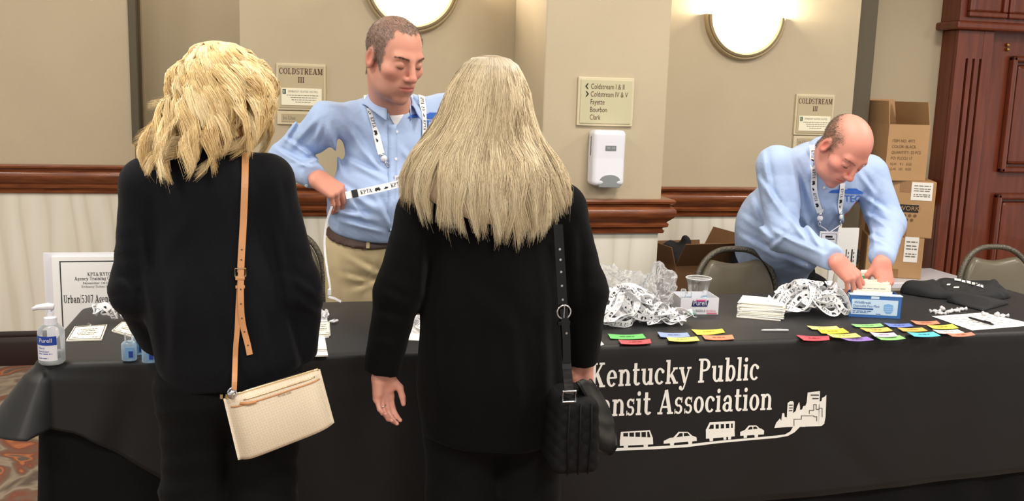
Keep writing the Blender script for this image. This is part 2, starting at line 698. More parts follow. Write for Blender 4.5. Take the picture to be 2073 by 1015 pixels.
M_WAIN = wain()
M_RAIL = mat('mahogany_moulding', srgb(138, 78, 44), .28, bump=.03, scale=120, stretch=(.15, 1, 1), col2=srgb(98, 50, 28), vscale=60, coat=.3)
M_BASE = mat('dark_baseboard', srgb(40, 22, 16), .35, bump=.02)
M_DOOR = mat('mahogany_door', srgb(120, 58, 34), .32, bump=.03, scale=60, stretch=(1, 1, .1), col2=srgb(96, 42, 24), vscale=30, coat=.25)
M_TRIM_SHADE = mat('taupe_trim_and_shade', srgb(86, 76, 58), .6)  # left corner moulding, and the shade painted as a strip by the cartons
M_CEIL = mat('white_ceiling', srgb(226, 220, 206), .8, bump=.1, scale=80)
YA, YB, YC, YD, YF = 5.34, 5.75, 4.45, 3.90, 5.00
XA = float(at(269, 170, YA)[0])
XC = float(at(486, 100, YC)[0])
XD0, XD1 = float(at(1103, 120, YD)[0]), float(at(1350, 200, YD)[0])
XE = float(at(1735, 110, YC)[0])
YDo = 4.86
XL = float(at(1922, 250, YDo)[0])


def carpet():
    m, nt, b = _nodes('patterned_carpet')
    N, L = nt.nodes, nt.links
    tc = N.new('ShaderNodeTexCoord')
    nz = N.new('ShaderNodeTexNoise')
    nz.inputs['Scale'].default_value = 3.4
    nz.inputs['Distortion'].default_value = 1.5
    L.new(tc.outputs['Object'], nz.inputs[0])
    rp = N.new('ShaderNodeValToRGB')
    e = rp.color_ramp.elements
    e[0].position, e[0].color = .35, (*srgb(92, 78, 66), 1)
    e[1].position, e[1].color = .47, (*srgb(148, 132, 112), 1)
    for p, c in ((.53, srgb(110, 90, 74)), (.62, srgb(120, 66, 46)), (.66, srgb(176, 104, 60)), (.70, srgb(96, 80, 68))):
        q = e.new(p)
        q.color = (*c, 1)
    L.new(nz.outputs['Fac'], rp.inputs[0])
    L.new(rp.outputs[0], b.inputs['Base Color'])
    b.inputs['Roughness'].default_value = .95
    n2 = N.new('ShaderNodeTexNoise')
    n2.inputs['Scale'].default_value = 700
    L.new(tc.outputs['Object'], n2.inputs[0])
    bp = N.new('ShaderNodeBump')
    bp.inputs['Strength'].default_value = .5
    L.new(n2.outputs['Fac'], bp.inputs['Height'])
    L.new(bp.outputs[0], b.inputs['Normal'])
    return m


struct(MB().b2(-4.2, 8.2, -2.2, 6.1, -.1, 0), 'floor', carpet(), 'patterned carpet in browns with a red and orange swirl')
struct(MB().b2(-4.2, 8.2, -2.2, 6.1, CEIL, CEIL+.1), 'ceiling', M_CEIL)


def wall(name, x0, x1, y, thick, rail_z, label):
    w = struct(MB().b2(x0, x1, y, y+thick, rail_z, CEIL), name, M_WALL, label)
    lo = MB().b2(x0, x1, y, y+thick, 0, rail_z).build('wainscot', M_WAIN, w)
    return w


wall('wall_back_left', -4.2, XA, YA, .5, .98, 'beige upper wall over cream wainscot at the far left')
wall('wall_back_recess', XA-.1, XC+.2, YB, .2, .98, 'shaded recess wall behind the blonde woman')
wall('wall_back_center', XC, XD0+.1, YC, 1.3, .98, 'beige wall with a round sconce behind the man in front')
wall('wall_back_right', XD1-.1, XE, YC, .25, .98, 'beige wall with a round sconce right of the column')
wall('wall_back_alcove', XE-.4, 8.2, YF, .2, .98, 'beige alcove wall behind the carton stack')
cw = struct(MB().b2(XD0, XD1, YD, YC, .98, CEIL, .006), 'wall_column', M_WALL, 'square wall column carrying the directory sign')
MB().b2(XD0+.004, XD1-.004, YD+.004, YC, 0, .98).build('wainscot', M_WAIN, cw)
struct(MB().b2(XA-.012, XA+.028, YA-.012, YA+.03, 1.16, CEIL, .006), 'trim_1', M_TRIM_SHADE, 'narrow taupe corner bead at the edge of the left wall')
struct(MB().b2(XA+.001, XA+.02, YA+.16, YA+.2, 0, CEIL, .004), 'trim_2', M_TRIM_SHADE)
struct(MB().b2(XE, XE+.165, YC+.10, YC+.22, 0, CEIL, .004), 'shade_strip', M_TRIM_SHADE, 'dark taupe strip standing in for shade beside the carton stack')  # dark strip added in place of the shade behind the wall end

RAIL = [(0, 0), (.014, 0), (.018, .012), (.010, .020), (.012, .026), (.030, .032), (.033, .046), (.024, .054), (.030, .060),
        (.050, .078), (.060, .098), (.058, .116), (.044, .130), (.034, .134), (.036, .140), (.052, .146), (.056, .156), (.050, .165), (0, .165)]
BASE = [(0, 0), (.02, 0), (.02, .1), (.016, .115), (.010, .125), (.012, .135), (.004, .15), (0, .15)]


def sweep(path, prof, z0, name, material, label=None, k=.9):
    """moulding along a path in plan, profile to the right of the direction of travel"""
    P = [np.array(p, float) for p in path]
    mb = MB()
    n = len(prof)
    for i, p in enumerate(P):
        ds = []
        if i > 0:
            ds.append(nrm(P[i]-P[i-1]))
        if i < len(P)-1:
            ds.append(nrm(P[i+1]-P[i]))
        ns = [np.array([d[1], -d[0]]) for d in ds]
        m = ns[0] if len(ns) == 1 else (ns[0]+ns[1])/(1+ns[0]@ns[1])
        for d, z in prof:
            mb.V.append((p[0]+m[0]*d*k, p[1]+m[1]*d*k, z0+z*k))
    for i in range(len(P)-1):
        for j in range(n):
            mb.F.append((i*n+j, i*n+(j+1) % n, (i+1)*n+(j+1) % n, (i+1)*n+j))
    mb.F.append(tuple(range(n)))
    mb.F.append(tuple(range((len(P)-1)*n, len(P)*n))[::-1])
    return struct(mb, name, material, label, auto=40)


sweep([(-4.2, YA), (XA+.002, YA), (XA+.002, YB)], RAIL, .905, 'trim_4', M_RAIL, 'mahogany chair rail on the far left wall')
sweep([(XA, YB), (XC+.2, YB)], RAIL, .905, 'trim_5', M_RAIL)
sweep([(XC, YB), (XC, YC), (XD0, YC), (XD0, YD), (XD1, YD), (XD1, YC), (XE, YC), (XE, YC+.1)], RAIL, .905, 'trim_6', M_RAIL, 'mahogany chair rail wrapping the centre wall and column')
sweep([(XE-.3, YF), (XL-.002, YF)], RAIL, .905, 'trim_7', M_RAIL, 'short piece of chair rail between cartons and door')
sweep([(-4.2, YA), (XA+.002, YA), (XA+.002, YB)], BASE, 0, 'baseboard_left', M_BASE, 'dark wooden baseboard under the left wall', 1.2)
sweep([(XC, YB), (XC, YC), (XD0, YC), (XD0, YD), (XD1, YD), (XD1, YC), (XE, YC)], BASE, 0, 'baseboard_back', M_BASE)

# ------------------------------------------------------------------ the mahogany door at the right
dr = struct(MB().b2(XL+.2, 8.2, YDo+.07, YDo+.12, 0, 3.2), 'door_1', M_DOOR, 'tall red mahogany panelled door at the right edge')
ZH = float(at(1985, 62, YDo)[2])


def dpart(mb, name='frame_board', bevel=.004):
    return mb.build(name, M_DOOR, dr, bevel=bevel)


px0, px1 = XL, XL+.235
dpart(MB().b2(px0, px1, YDo+.03, YDo+.25, 0, ZH), 'pilaster_back')
fl = [px0, px0+.065, px0+.080, px0+.110, px0+.125, px0+.155, px0+.170, px1]
for i in (0, 2, 4, 6):
    dpart(MB().b2(fl[i], fl[i+1], YDo, YDo+.03, 0, ZH), 'pilaster_fillet')
dpart(MB().b2(fl[1]-.002, fl[6]+.002, YDo+.001, YDo+.03, ZH-.16, ZH), 'pilaster_cap')
dpart(MB().b2(px0-.05, 8.2, YDo-.05, YDo+.25, ZH, ZH+.045), 'header_moulding', .012)
dpart(MB().b2(px0-.02, 8.2, YDo-.02, YDo+.2, ZH+.045, 3.2), 'transom_board')
for a, b in ((px0+.05, px0+.24), (px0+.31, px0+1.0)):
    MB().b2(a, b, YDo-.035, YDo-.018, ZH+.10, ZH+.8, .012).build('transom_panel', M_DOOR, dr)
    for q in ((a-.03, b+.03, ZH+.07, ZH+.1), (a-.03, a, ZH+.1, ZH+.8), (b, b+.03, ZH+.1, ZH+.8)):
        MB().b2(q[0], q[1], YDo-.05, YDo-.018, q[2], q[3], .008).build('panel_moulding', M_DOOR, dr)
pa = at(2036, 113, YDo+.07)
pz = [float(at(2045, 113, YDo+.05)[2]), float(at(2040, 350, YDo+.05)[2]), float(at(2035, 392, YDo+.05)[2]), .25]
pxl = float(at(2034, 240, YDo+.05)[0])
for z1, z0 in ((pz[0], pz[1]), (pz[2], pz[3])):
    MB().b2(pxl+.05, pxl+.65, YDo+.045, YDo+.072, z0+.05, z1-.05, .02).build('door_panel', M_DOOR, dr)
    for q in ((pxl, pxl+.7, z0, z0+.035), (pxl, pxl+.7, z1-.035, z1), (pxl, pxl+.035, z0, z1), (pxl+.67, pxl+.7, z0, z1)):
        MB().b2(q[0], q[1], YDo+.03, YDo+.072, q[2], q[3], .012).build('panel_moulding', M_DOOR, dr)
for yy in (91, 100):
    c = at(2040, yy, YDo+.06)
    MB().box(c, (.02, .02, .02), None, .006).build('door_stud', mat('brass', srgb(190, 150, 80), .3, 1.), dr)

# ------------------------------------------------------------------ sconces
M_BRZ = mat('champagne_metal_trim', srgb(176, 160, 128), .45, .35)


def bowl_glow():
    m, nt, b = _nodes('lit_alabaster_bowl')
    b.inputs['Base Color'].default_value = (1, .93, .8, 1)
    b.inputs['Emission Color'].default_value = (1, .9, .72, 1)
    b.inputs['Emission Strength'].default_value = 2.3
    return m


M_BOWL = bowl_glow()


def sconce(cx, zt, R, label):
    t = thing('wall_sconce', label, 'wall lamp', (cx, YC, zt), 'half-round wall sconces')
    mb = MB()           # glass bowl: quarter of a flattened ball, open at the top
    nu, nv = 28, 10
    Ri = R*.84
    for j in range(nv+1):
        ph = math.pi/2*j/nv
        for i in range(nu+1):
            th = math.pi*i/nu
            rr = Ri*math.sin(ph)
            mb.V.append((cx+rr*math.cos(th), YC-.012-.11*math.cos(ph), zt-rr*math.sin(th)))
    for j in range(nv):
        for i in range(nu):
            a = j*(nu+1)+i
            mb.F.append((a, a+1, a+nu+2, a+nu+1))
    mb.build('glass_bowl', M_BOWL, t, smooth=True, solid=.004)
    pr = [(1.0, 0), (1.0, .022), (.97, .03), (.93, .02), (.92, .03), (.88, .036), (.84, .02), (.84, 0)]
    mr = MB()
    n = len(pr)
    for i in range(nu*2+1):
        th = math.pi*i/(nu*2)
        for q, d in pr:
            mr.V.append((cx+R*q*math.cos(th), YC-d, zt-R*q*math.sin(th)))
    for i in range(nu*2):
        for k in range(n):
            mr.F.append((i*n+k, i*n+(k+1) % n, (i+1)*n+(k+1) % n, (i+1)*n+k))
    mr.F.append(tuple(range(n)))
    mr.F.append(tuple(range(nu*2*n, nu*2*n+n))[::-1])
    mr.build('trim_ring', M_BRZ, t, auto=40)
    for s in (-.08, .08):
        mbb = MB().tube([(cx+s, YC-.06, zt-.09), (cx+s, YC-.06, zt-.045), (cx+s, YC-.06, zt-.02)], [.016, .022, .008], 10)
        mbb.build('bulb', mat('bulb_glass', (1, .9, .75), .3, emit=6.), t, smooth=True)
        ld = bpy.data.lights.new('sconce_lamp', 'POINT')
        ld.energy, ld.color, ld.shadow_soft_size = 13, (1., .87, .68), .03
        lo = bpy.data.objects.new('sconce_lamp', ld)
        COL.objects.link(lo)
        lo.location = (cx+s, YC-.075, zt+.01)


c1, c2 = at(832, 68, YC), at(1501, 122, YC)
sconce(float(c1[0]), float(c1[2])+.218, .218, 'half-round glowing wall sconce above the man holding a lanyard')
sconce(float(c2[0]), float(c2[2])+.212, .212, 'half-round glowing wall sconce right of the wall column')

# ------------------------------------------------------------------ wall signs
M_PLATE = mat('beige_sign_plate', srgb(180, 167, 134), .5)
M_PLATE2 = mat('beige_sign_edge', srgb(202, 190, 158), .45)
M_CARD = mat('ivory_card', srgb(232, 226, 200), .6)
M_MAROON = mat('dark_maroon_print', srgb(74, 28, 24), .6)
M_INK = mat('dark_ink', srgb(30, 30, 32), .6)
M_GREY = mat('grey_ink', srgb(112, 108, 96), .7)
M_GREEN = mat('dark_green_print', srgb(22, 74, 58), .6)
AX, AZ = np.array([1., 0, 0]), np.array([0, 0, 1.])


def shrink(t, before, c, k):
    for o in bpy.data.objects:
        if o not in before and o.type == 'MESH':
            for v in o.data.vertices:
                v.co = Vector(c)+(v.co-Vector(c))*k


def room_sign(px, py, label):
    p = at(px, py, YC)
    x, z = float(p[0]), float(p[2])
    w, h = .262, .25
    before = set(bpy.data.objects)
    t = thing('room_sign', label, 'sign', (x+w/2, YC, z-h-.08), 'room name signs')
    MB().b2(x, x+w, YC-.012, YC, z-h, z, .003).build('plate_border', M_PLATE2, t)
    MB().b2(x+.012, x+w-.012, YC-.016, YC-.010, z-h+.012, z-.012, .002).build('plate', M_PLATE, t)
    O = np.array([x, YC-.0165, z-h])
    P1, w1 = serif('COLDSTREAM', .032, .86, .04)
    P2, w2 = serif('III', .03, .9)
    flat(shift(P1, (w-w1)/2, .192)+shift(P2, (w-w2)/2, .148), O, AX, AZ, 'lettering', M_MAROON, t)
    MB().b2(x+.026, x+w-.022, YC-.019, YC-.015, z-h+.026, z-h+.118, .001).build('card', M_CARD, t)
    O2 = O+np.array([0, -.003, 0])
    flat(sans('EMBASSY SUITES HOTEL', .0155, sx=.95), O2+AX*.062+AZ*.095, AX, AZ, 'card_heading', M_GREY, t)
    flat(greek([(.055, .225, .078), (.075, .215, .066), (.08, .21, .054), (.1, .18, .042)], .0085, .0034, 3), O2, AX, AZ, 'card_print', M_GREY, t)
    e = flat([rect(.032, .086, .05, .112)], O2, AX, AZ, 'emblem', M_GREEN, t)
    flat(sans('E', .022), O2+AX*.035+AZ*.091+np.array([0, -.0005, 0]), AX, AZ, 'emblem_letter', M_CARD, e)
    MB().b2(x+.003, x+w-.003, YC-.012, YC, z-h-.078, z-h-.006, .003).build('slider_border', M_PLATE2, t)
    MB().b2(x+.026, x+w-.02, YC-.015, YC-.010, z-h-.064, z-h-.02, .001).build('slider_plate', mat('taupe_slider', srgb(172, 158, 126), .5), t)
    flat(sans('In Use', .03, sx=.85), O+np.array([.034, .001, -.052]), AX, AZ, 'slider_lettering', M_GREY, t)
    MB().b2(x+.08, x+.12, YC-.022, YC-.012, z-h-.084, z-h-.074, .002).build('slider_tab', M_PLATE2, t)
    # brought to the surveyed size about its upper left corner
    shrink(t, before, (x, YC, z), .82)


room_sign(559, 127, 'beige Coldstream III room sign between the blonde woman and the man')
room_sign(1611, 190, 'beige Coldstream III room sign partly behind the bending man')
pa, pb = at(1170, 155, YD), at(1284, 258, YD)
x0, x1, z1, z0 = float(pa[0]), float(at(1283, 159, YD)[0]), float(pa[2]), float(at(1167, 254, YD)[2])
t = thing('directory_sign', 'beige directory sign listing meeting rooms on the column', 'sign', ((x0+x1)/2, YD, z0))
MB().b2(x0, x1, YD-.012, YD, z0, z1, .003).build('plate_border', M_PLATE2, t)
MB().b2(x0+.01, x1-.01, YD-.016, YD-.01, z0+.01, z1-.01, .002).build('plate', mat('pale_olive_plate', srgb(186, 180, 146), .5), t)
O = np.array([x0, YD-.0165, z0])
hh = z1-z0
for i, s in enumerate(('Coldstream I & II', 'Coldstream IV & V', 'Fayette', 'Bourbon', 'Clark')):
    flat(sans(s, .031, sx=.69), O+AX*.053+AZ*(hh*(.76-.158*i)), AX, AZ, 'lettering', M_MAROON, t)
ar = [np.array(q)*.85 for q in ((0, 0), (.012, .014), (.018, .014), (.009, 0), (.018, -.014), (.012, -.014))]
flat([ar], O+AX*.028+AZ*(hh*.76+.010), AX, AZ, 'arrow', M_INK, t)
flat([[np.array([.018-q[0], q[1]]) for q in ar]], O+AX*.028+AZ*(hh*.76-.158*hh+.010), AX, AZ, 'arrow', M_INK, t)

# ------------------------------------------------------------------ soap dispenser on the column
M_WPL = mat('white_plastic', srgb(222, 222, 228), .28)
M_GPL = mat('grey_plastic', srgb(140, 145, 146), .3)
pc = at(1229, 320, YD-.05)
dx, dz = float(pc[0]), float(pc[2])
before = set(bpy.data.objects)
t = thing('soap_dispenser', 'white wall soap dispenser under the directory sign', 'dispenser', (dx, YD, dz-.15))


def f_disp(p):
    q = p-np.array([dx, YD-.045, dz], np.float32)
    top = np.clip(q[:, 2], -.15, .15)
    b = np.stack([np.abs(q[:, 0])-.062, np.abs(q[:, 1]+.006*np.abs(top)/.15)-.03, np.abs(q[:, 2])-.118], 1)
    return np.linalg.norm(np.maximum(b, 0), axis=1)+np.minimum(b.max(1), 0)-.024


V, Q = nets(f_disp, (dx-.11, YD-.12, dz-.17), (dx+.11, YD+.03, dz+.17), .004)
V[:, 1] = np.minimum(V[:, 1], YD-.0005)
link_mesh('housing', V, Q, M_WPL, t, True)
MB().box((dx+.004, YD-.1005, dz+.052), (.058, .005, .026), None, .0015).build('window', mat('smoke_window', srgb(120, 124, 124), .2), t)
for k in (-.013, .013):
    MB().box((dx+.004+k, YD-.1035, dz+.052), (.018, .002, .012), None, .0006).build('window_slot', M_GPL, t)
MB().box((dx-.084, YD-.05, dz+.06), (.004, .012, .10), None, .001).build('side_slot', mat('dark_slot', srgb(70, 68, 66), .5), t)
mb = MB()
for i in range(13):
    a = math.pi*i/12
    x = dx+.006+.056*math.cos(a)
    z = dz-.128+.034*math.sin(a)
    mb.V += [(x, YD-.112+.008*abs(math.cos(a)), z+.012), (x, YD-.03, z+.012), (x, YD-.106+.008*abs(math.cos(a)), dz-.148), (x, YD-.03, dz-.148)]
for i in range(12):
    a, b = 4*i, 4*i+4
    mb.F += [(a, b, b+2, a+2), (a, a+1, b+1, b), (a+2, b+2, b+3, a+3), (a+1, a+3, b+3, b+1)]
mb.F += [(0, 2, 3, 1), (48, 49, 51, 50)]
mb.build('push_lever', M_GPL, t, bevel=.003)
shrink(t, before, (dx, YD, dz), .82)

# ------------------------------------------------------------------ banquet chairs
M_VINYL = mat('olive_grey_vinyl', srgb(100, 92, 76), .32, bump=.06, scale=250)
M_CTUBE = mat('silver_vein_tube', srgb(112, 106, 94), .4, .6, bump=.5, scale=160, var=.4)


def dome(w, z0, z1, n=28, sq=2.6):
    P = [(-w, z0)]
    zm = z1-.24
    for i in range(n+1):
        a = math.pi-math.pi*i/n
        c, s = math.cos(a), math.sin(a)
        P.append((w*np.sign(c)*abs(c)**(2/sq), zm+(z1-zm)*abs(s)**(2/sq)))
    P.append((w, z0))
    return P


def make_chair(label, loc, rz):
    t = thing('banquet_chair', label, 'chair', loc, 'padded banquet chairs behind the table')
    M = Matrix.Translation(loc) @ Matrix.Rotation(rz, 4, 'Z')
    T = lambda p: tuple(M @ Vector(p))
    lean = lambda x, z: .2+.10*(z-.45)-.10*(x/.2)**2*.25
    out = dome(.185, .40, .875)
    pts = [(x, lean(x, z), z) for x, z in out]
    MB().tube([T(p) for p in pts], .0125, 10).build('back_frame', M_CTUBE, t, smooth=True)
    ins = dome(.173, .46, .863)
    sc = []
    for x, z in ins:      # scooped hand hold at the top edge
        if z > .80:
            z = z-.05*max(0, 1-(x/.11)**2)
        sc.append((x, z))
    mb = MB()
    n = len(sc)
    cz = .65
    for lay, (s, dy) in enumerate(((.90, -.030), (.97, -.024), (1., -.008), (1., .006), (.96, .014))):
        for x, z in sc:
            zz = cz+(z-cz)*s
            mb.V.append(T((x*s, lean(x, zz)+dy, zz)))
    for l in range(4):
        for i in range(n):
            j = (i+1) % n
            mb.F.append((l*n+i, l*n+j, (l+1)*n+j, (l+1)*n+i))
    mb.F.append(tuple(range(n))[::-1])
    mb.F.append(tuple(range(4*n, 5*n)))
    mb.build('backrest', M_VINYL, t, auto=50)
    mb = MB()
    mb.box(T((0, -.02, .445)), (.42, .42, .07), Matrix.Rotation(rz, 3, 'Z'), .03)
    mb.build('seat', M_VINYL, t, auto=50)
    for sx in (-1, 1):
        MB().tube([T((sx*.19, -.2, .41)), T((sx*.195, -.22, .2)), T((sx*.2, -.24, 0))], .0125, 10).build('leg', M_CTUBE, t, smooth=True)
        MB().tube([T((sx*.205, lean(.205, .40), .40)), T((sx*.205, .22, .2)), T((sx*.205, .27, 0))], .0125, 10).build('leg', M_CTUBE, t, smooth=True)
    MB().tube([T((-.2, -.2, .405)), T((.2, -.2, .405)), T((.2, .2, .405)), T((-.2, .2, .405))], .011, 8, closed=True).build('seat_frame', M_CTUBE, t)
    return t


def chair_at(px, py, Y, rz, label):
    p = at(px, py, Y)
    make_chair(label, (float(p[0]), Y-.2, 0), rz)


chair_at(318, 540, 4.15, 0, 'grey padded banquet chair mostly hidden behind the blonde woman')
chair_at(566, 480, 4.15, 0, 'grey padded banquet chair between the blonde woman and the khaki trousers')
chair_at(1495, 512, 3.60, 0, 'grey padded banquet chair between plastic cup and bending man')
chair_at(2020, 512, 3.60, -.05, 'grey padded banquet chair behind the black tote bag')

# ------------------------------------------------------------------ cartons
M_KRAFT = mat('kraft_cardboard', srgb(178, 140, 98), .75, bump=.05, scale=40, var=.08, vscale=6)
M_KRAFT_D = mat('brown_cardboard', srgb(128, 92, 60), .78, bump=.05, scale=40, var=.1, vscale=6)
M_TAPE = mat('tan_packing_tape', srgb(150, 112, 74), .25, coat=.3)
M_PRINT = mat('brown_carton_print', srgb(112, 84, 58), .7)
M_LABEL = mat('white_label', srgb(236, 234, 228), .5)


def carton(label, cx, cy, z0, w, d, h, rz, flaps=None, tape=True, sticker=None, letters=None, material=None, name='cardboard_box', open_top=False, contents=None):
    material = material or M_KRAFT
    t = thing(name, label, 'box', (cx, cy, z0), 'cardboard cartons')
    R3 = Matrix.Rotation(rz, 3, 'Z')
    T = lambda x, y, z: np.array(R3 @ Vector((x, y, 0)))+np.array([cx, cy, z0+z])
    th = .005
    if open_top:
        for (a, b, c2, d2) in ((-w/2, w/2, -d/2, -d/2+th), (-w/2, w/2, d/2-th, d/2), (-w/2, -w/2+th, -d/2+th, d/2-th), (w/2-th, w/2, -d/2+th, d/2-th)):
            MB().box(T((a+b)/2, (c2+d2)/2, h/2), (b-a, d2-c2, h), R3).build('side_panel', material, t)
        MB().box(T(0, 0, th/2), (w-2*th, d-2*th, th), R3).build('bottom_panel', material, t)
    else:
        MB().box(T(0, 0, h/2), (w, d, h), R3, .004).build('carton_body', material, t)
    for f in flaps or []:
        side, length, ang = f
        if side in 'fb':
            s = -1 if side == 'f' else 1
            hinge = [T(-w/2+.002, s*d/2, h), T(w/2-.002, s*d/2, h)]
            outv = np.array(R3 @ Vector((0, s, 0)))
        else:
            s = -1 if side == 'l' else 1
            hinge = [T(s*w/2, -d/2+.002, h), T(s*w/2, d/2-.002, h)]
            outv = np.array(R3 @ Vector((s, 0, 0)))
        dirv = outv*math.cos(ang)+np.array([0, 0, 1])*math.sin(ang)
        nv = -outv*math.sin(ang)+np.array([0, 0, 1])*math.cos(ang)
        mb = MB()
        q = [hinge[0], hinge[1], hinge[1]+dirv*length, hinge[0]+dirv*length]
        mb.V = [tuple(a) for a in q]+[tuple(a+nv*.004) for a in q]
        mb.F = [(0, 1, 2, 3), (7, 6, 5, 4), (0, 4, 5, 1), (1, 5, 6, 2), (2, 6, 7, 3), (3, 7, 4, 0)]
        mb.build('flap', material, t)
    u, v = np.array(R3 @ Vector((1, 0, 0))), AZ
    fo = T(0, -d/2, 0)
    nrm_f = np.array(R3 @ Vector((0, -1, 0)))
    if tape:
        MB().extrude(rect(-.026, 0, .026, h*.22), fo+nrm_f*.0015, u, v, nrm_f*-.001).build('tape_strip', M_TAPE, t)
        MB().extrude(rect(-.026, h*.8, .026, h), fo+nrm_f*.0015, u, v, nrm_f*-.001).build('tape_strip', M_TAPE, t)
    if sticker:
        x0, y0, x1, y1 = sticker
        s = MB().extrude(rect(x0, y0, x1, y1), fo+nrm_f*.002, u, v, nrm_f*-.0015).build('sticker', M_LABEL, t)
        ww, hh2 = x1-x0, y1-y0
        rows = [(x0+.12*ww, x1-.1*ww, y0+hh2*k) for k in (.78, .62, .5, .2, .3)]
        flat(greek(rows, .012, hh2*.05, 5), fo+nrm_f*.0025, u, v, 'sticker_print', M_GREY, s)
    for (txt, x, y, sz, kind) in letters or []:
        P = sans(txt, sz, sx=.95)
        flat(P, fo+nrm_f*.002, u, v, 'lettering', M_PRINT if kind == 0 else M_KRAFT, t, fn=None) if False else \
            flat(shift(P, x, y), fo+nrm_f*(.0018 if kind == 0 else .0028), u, v, 'lettering', M_PRINT if kind == 0 else M_KRAFT, t)
    return t, T, R3


BX, BY = float(at(1812, 520, 4.55)[0]), 4.58
ZT = float(at(1836, 563, 4.45)[2])
wb = thing('low_white_table', 'low white table under the carton stack', 'table', (BX, BY, 0))
MB().b2(BX-.30, BX+.36, BY-.24, BY+.14, ZT-.035, ZT-.001, .006).build('table_top', M_WPL, wb)
for sx in (-.27, .33):
    for sy in (-.21, .11):
        MB().b2(BX+sx-.02, BX+sx+.02, BY+sy-.02, BY+sy+.02, 0, ZT-.035).build('leg', M_WPL, wb)
Z1 = float(at(1845, 482, 4.43)[2])
Z2 = float(at(1845, 367, 4.43)[2])
Z3 = float(at(1830, 252, 4.43)[2])
carton('kraft carton with white label at the bottom of the stack', BX-.01, BY, ZT, .285, .26, Z1-ZT, -.45, sticker=(.045, .09, .115, .225))
mt, T, R3 = carton('kraft carton marked WORK in the middle of the stack', BX+.015, BY, Z1+.001, .305, .28, Z2-Z1-.002, -.45,
                   sticker=(.03, .20, .135, .295), letters=[('P/N  000000', -.125, .10, .0125, 0), ('N.W. 000000', -.125, .084, .0125, 0)])
u_, nf = np.array(R3 @ Vector((1, 0, 0))), np.array(R3 @ Vector((0, -1, 0)))
wl = flat([rect(-.03, .135, .075, .175)], T(0, -.14, 0)+nf*.0022, u_, AZ, 'printed_panel', M_INK, mt)
flat(shift(sans('WORK!', .033), -.0245, .1445), T(0, -.14, 0)+nf*.003, u_, AZ, 'lettering', M_KRAFT, wl)
for k in range(7):
    flat(_dot((-.018+.026*k) if k < 4 else (-.006+.026*(k-4)), .118 if k < 4 else .094, .0085), T(0, -.14, 0)+nf*.0022, u_, AZ, 'care_symbol', M_PRINT, mt)
carton('open kraft carton marked colour black on top of the stack', BX-.055, BY+.02, Z2+.001, .24, .30, Z3-Z2-.002, -.02, open_top=True, tape=False,
       flaps=[('l', .12, 1.45), ('b', .13, 1.35), ('r', .12, 1.75)],
       letters=[('ITEM NO. 4972', -.095, .200, .0215, 0), ('COLOR: BLACK', -.095, .170, .0215, 0), ('QUANTITY: 22 PCS', -.095, .140, .0215, 0),
                ('PO: FLCCU 17', -.095, .110, .0215, 0), ('N.W.   9.1   KGS', -.095, .080, .019, 0), ('G.W.  101   KGS', -.095, .054, .019, 0)])
p = at(1758, 292, 4.76)
carton('plain kraft carton half hidden behind the bald head', float(p[0]), 4.86, 0, .26, .24, float(p[2]), -.3, tape=False)
p = at(1397, 520, 4.18)
ob, T, R3 = carton('open brown carton with black cloth behind the plastic cup', float(p[0]), 4.20, 0, .30, .30, float(at(1397, 545, 3.97)[2]), .1, open_top=True, tape=False,
                   material=M_KRAFT_D, flaps=[('f', .14, .95), ('r', .15, 1.1), ('b', .07, 1.4), ('l', .09, 1.3)])
ZC = float(at(1397, 545, 3.97)[2])


def f_cloth(p):
    c = T(0, 0, 0)
    q = p-np.array([c[0]-.03, c[1]+.02, ZC-.05], np.float32)
    d = ell(q, (0, 0, 0), (.11, .11, .09))
    d = sm(d, ell(q, (-.04, .03, .06), (.07, .07, .07)), .05)
    d = sm(d, ell(q, (.03, .02, .09), (.025, .045, .075)), .03)
    return d+.012*np.sin(q[:, 0]*60+3*np.sin(q[:, 2]*35))*np.cos(q[:, 1]*45)


V, Q = nets(f_cloth, (p[0]-.3, 3.9, ZC-.3), (p[0]+.3, 4.5, ZC+.3), .009)
tag(link_mesh('folded_shirts', V, Q, mat('black_cloth', (.012, .012, .014), .9), None, True), 'black folded cloth stuffed in the open brown carton', 'clothing')

# ------------------------------------------------------------------ table covers
TX0, TX1, TY0, TY1, TZ = -.64, 2.92, 2.70, 3.36, .74


def cloth_mat(name, col, quilt=False):
    m = mat(name, col, .62, bump=.10, scale=900, sheen=.10, spec=.35)
    return m


M_CLOTH = mat('black_tablecloth_weave', srgb(10, 10, 11), .52, bump=.10, scale=700, sheen=.09, spec=.5)
M_UNDER = mat('black_undercloth', srgb(12, 12, 13), .8, bump=.08, scale=500, spec=.2)
M_WHITE = mat('white_print', srgb(238, 236, 228), .6)


def perim(n):
    """closed rounded perimeter of the table: list of (x, y, nx, ny, s) starting at the front left"""
    r = .03
    out = []
    segs = [((TX0+r, TY0), (TX1-r, TY0), (0, -1), n), ((TX1, TY0+r), (TX1, TY1-r), (1, 0), n//4), ((TX1-r, TY1), (TX0+r, TY1), (0, 1), n//2), ((TX0, TY1-r), (TX0, TY0+r), (-1, 0), n//3)]
    cen = [(TX1-r, TY0+r), (TX1-r, TY1-r), (TX0+r, TY1-r), (TX0+r, TY0+r)]
    for k, (a, b, nn, m) in enumerate(segs):
        for i in range(m):
            t = i/(m-1)
            out.append((a[0]+(b[0]-a[0])*t, a[1]+(b[1]-a[1])*t, nn[0], nn[1], k+t))
        n2 = segs[(k+1) % 4][2]
        for i in range(1, 10):
            t = i/10
            v = nrm((nn[0]*math.cos(t*math.pi/2)+n2[0]*math.sin(t*math.pi/2), nn[1]*math.cos(t*math.pi/2)+n2[1]*math.sin(t*math.pi/2)))
            out.append((cen[k][0]+r*v[0], cen[k][1]+r*v[1], v[0], v[1], k+1))
    return out


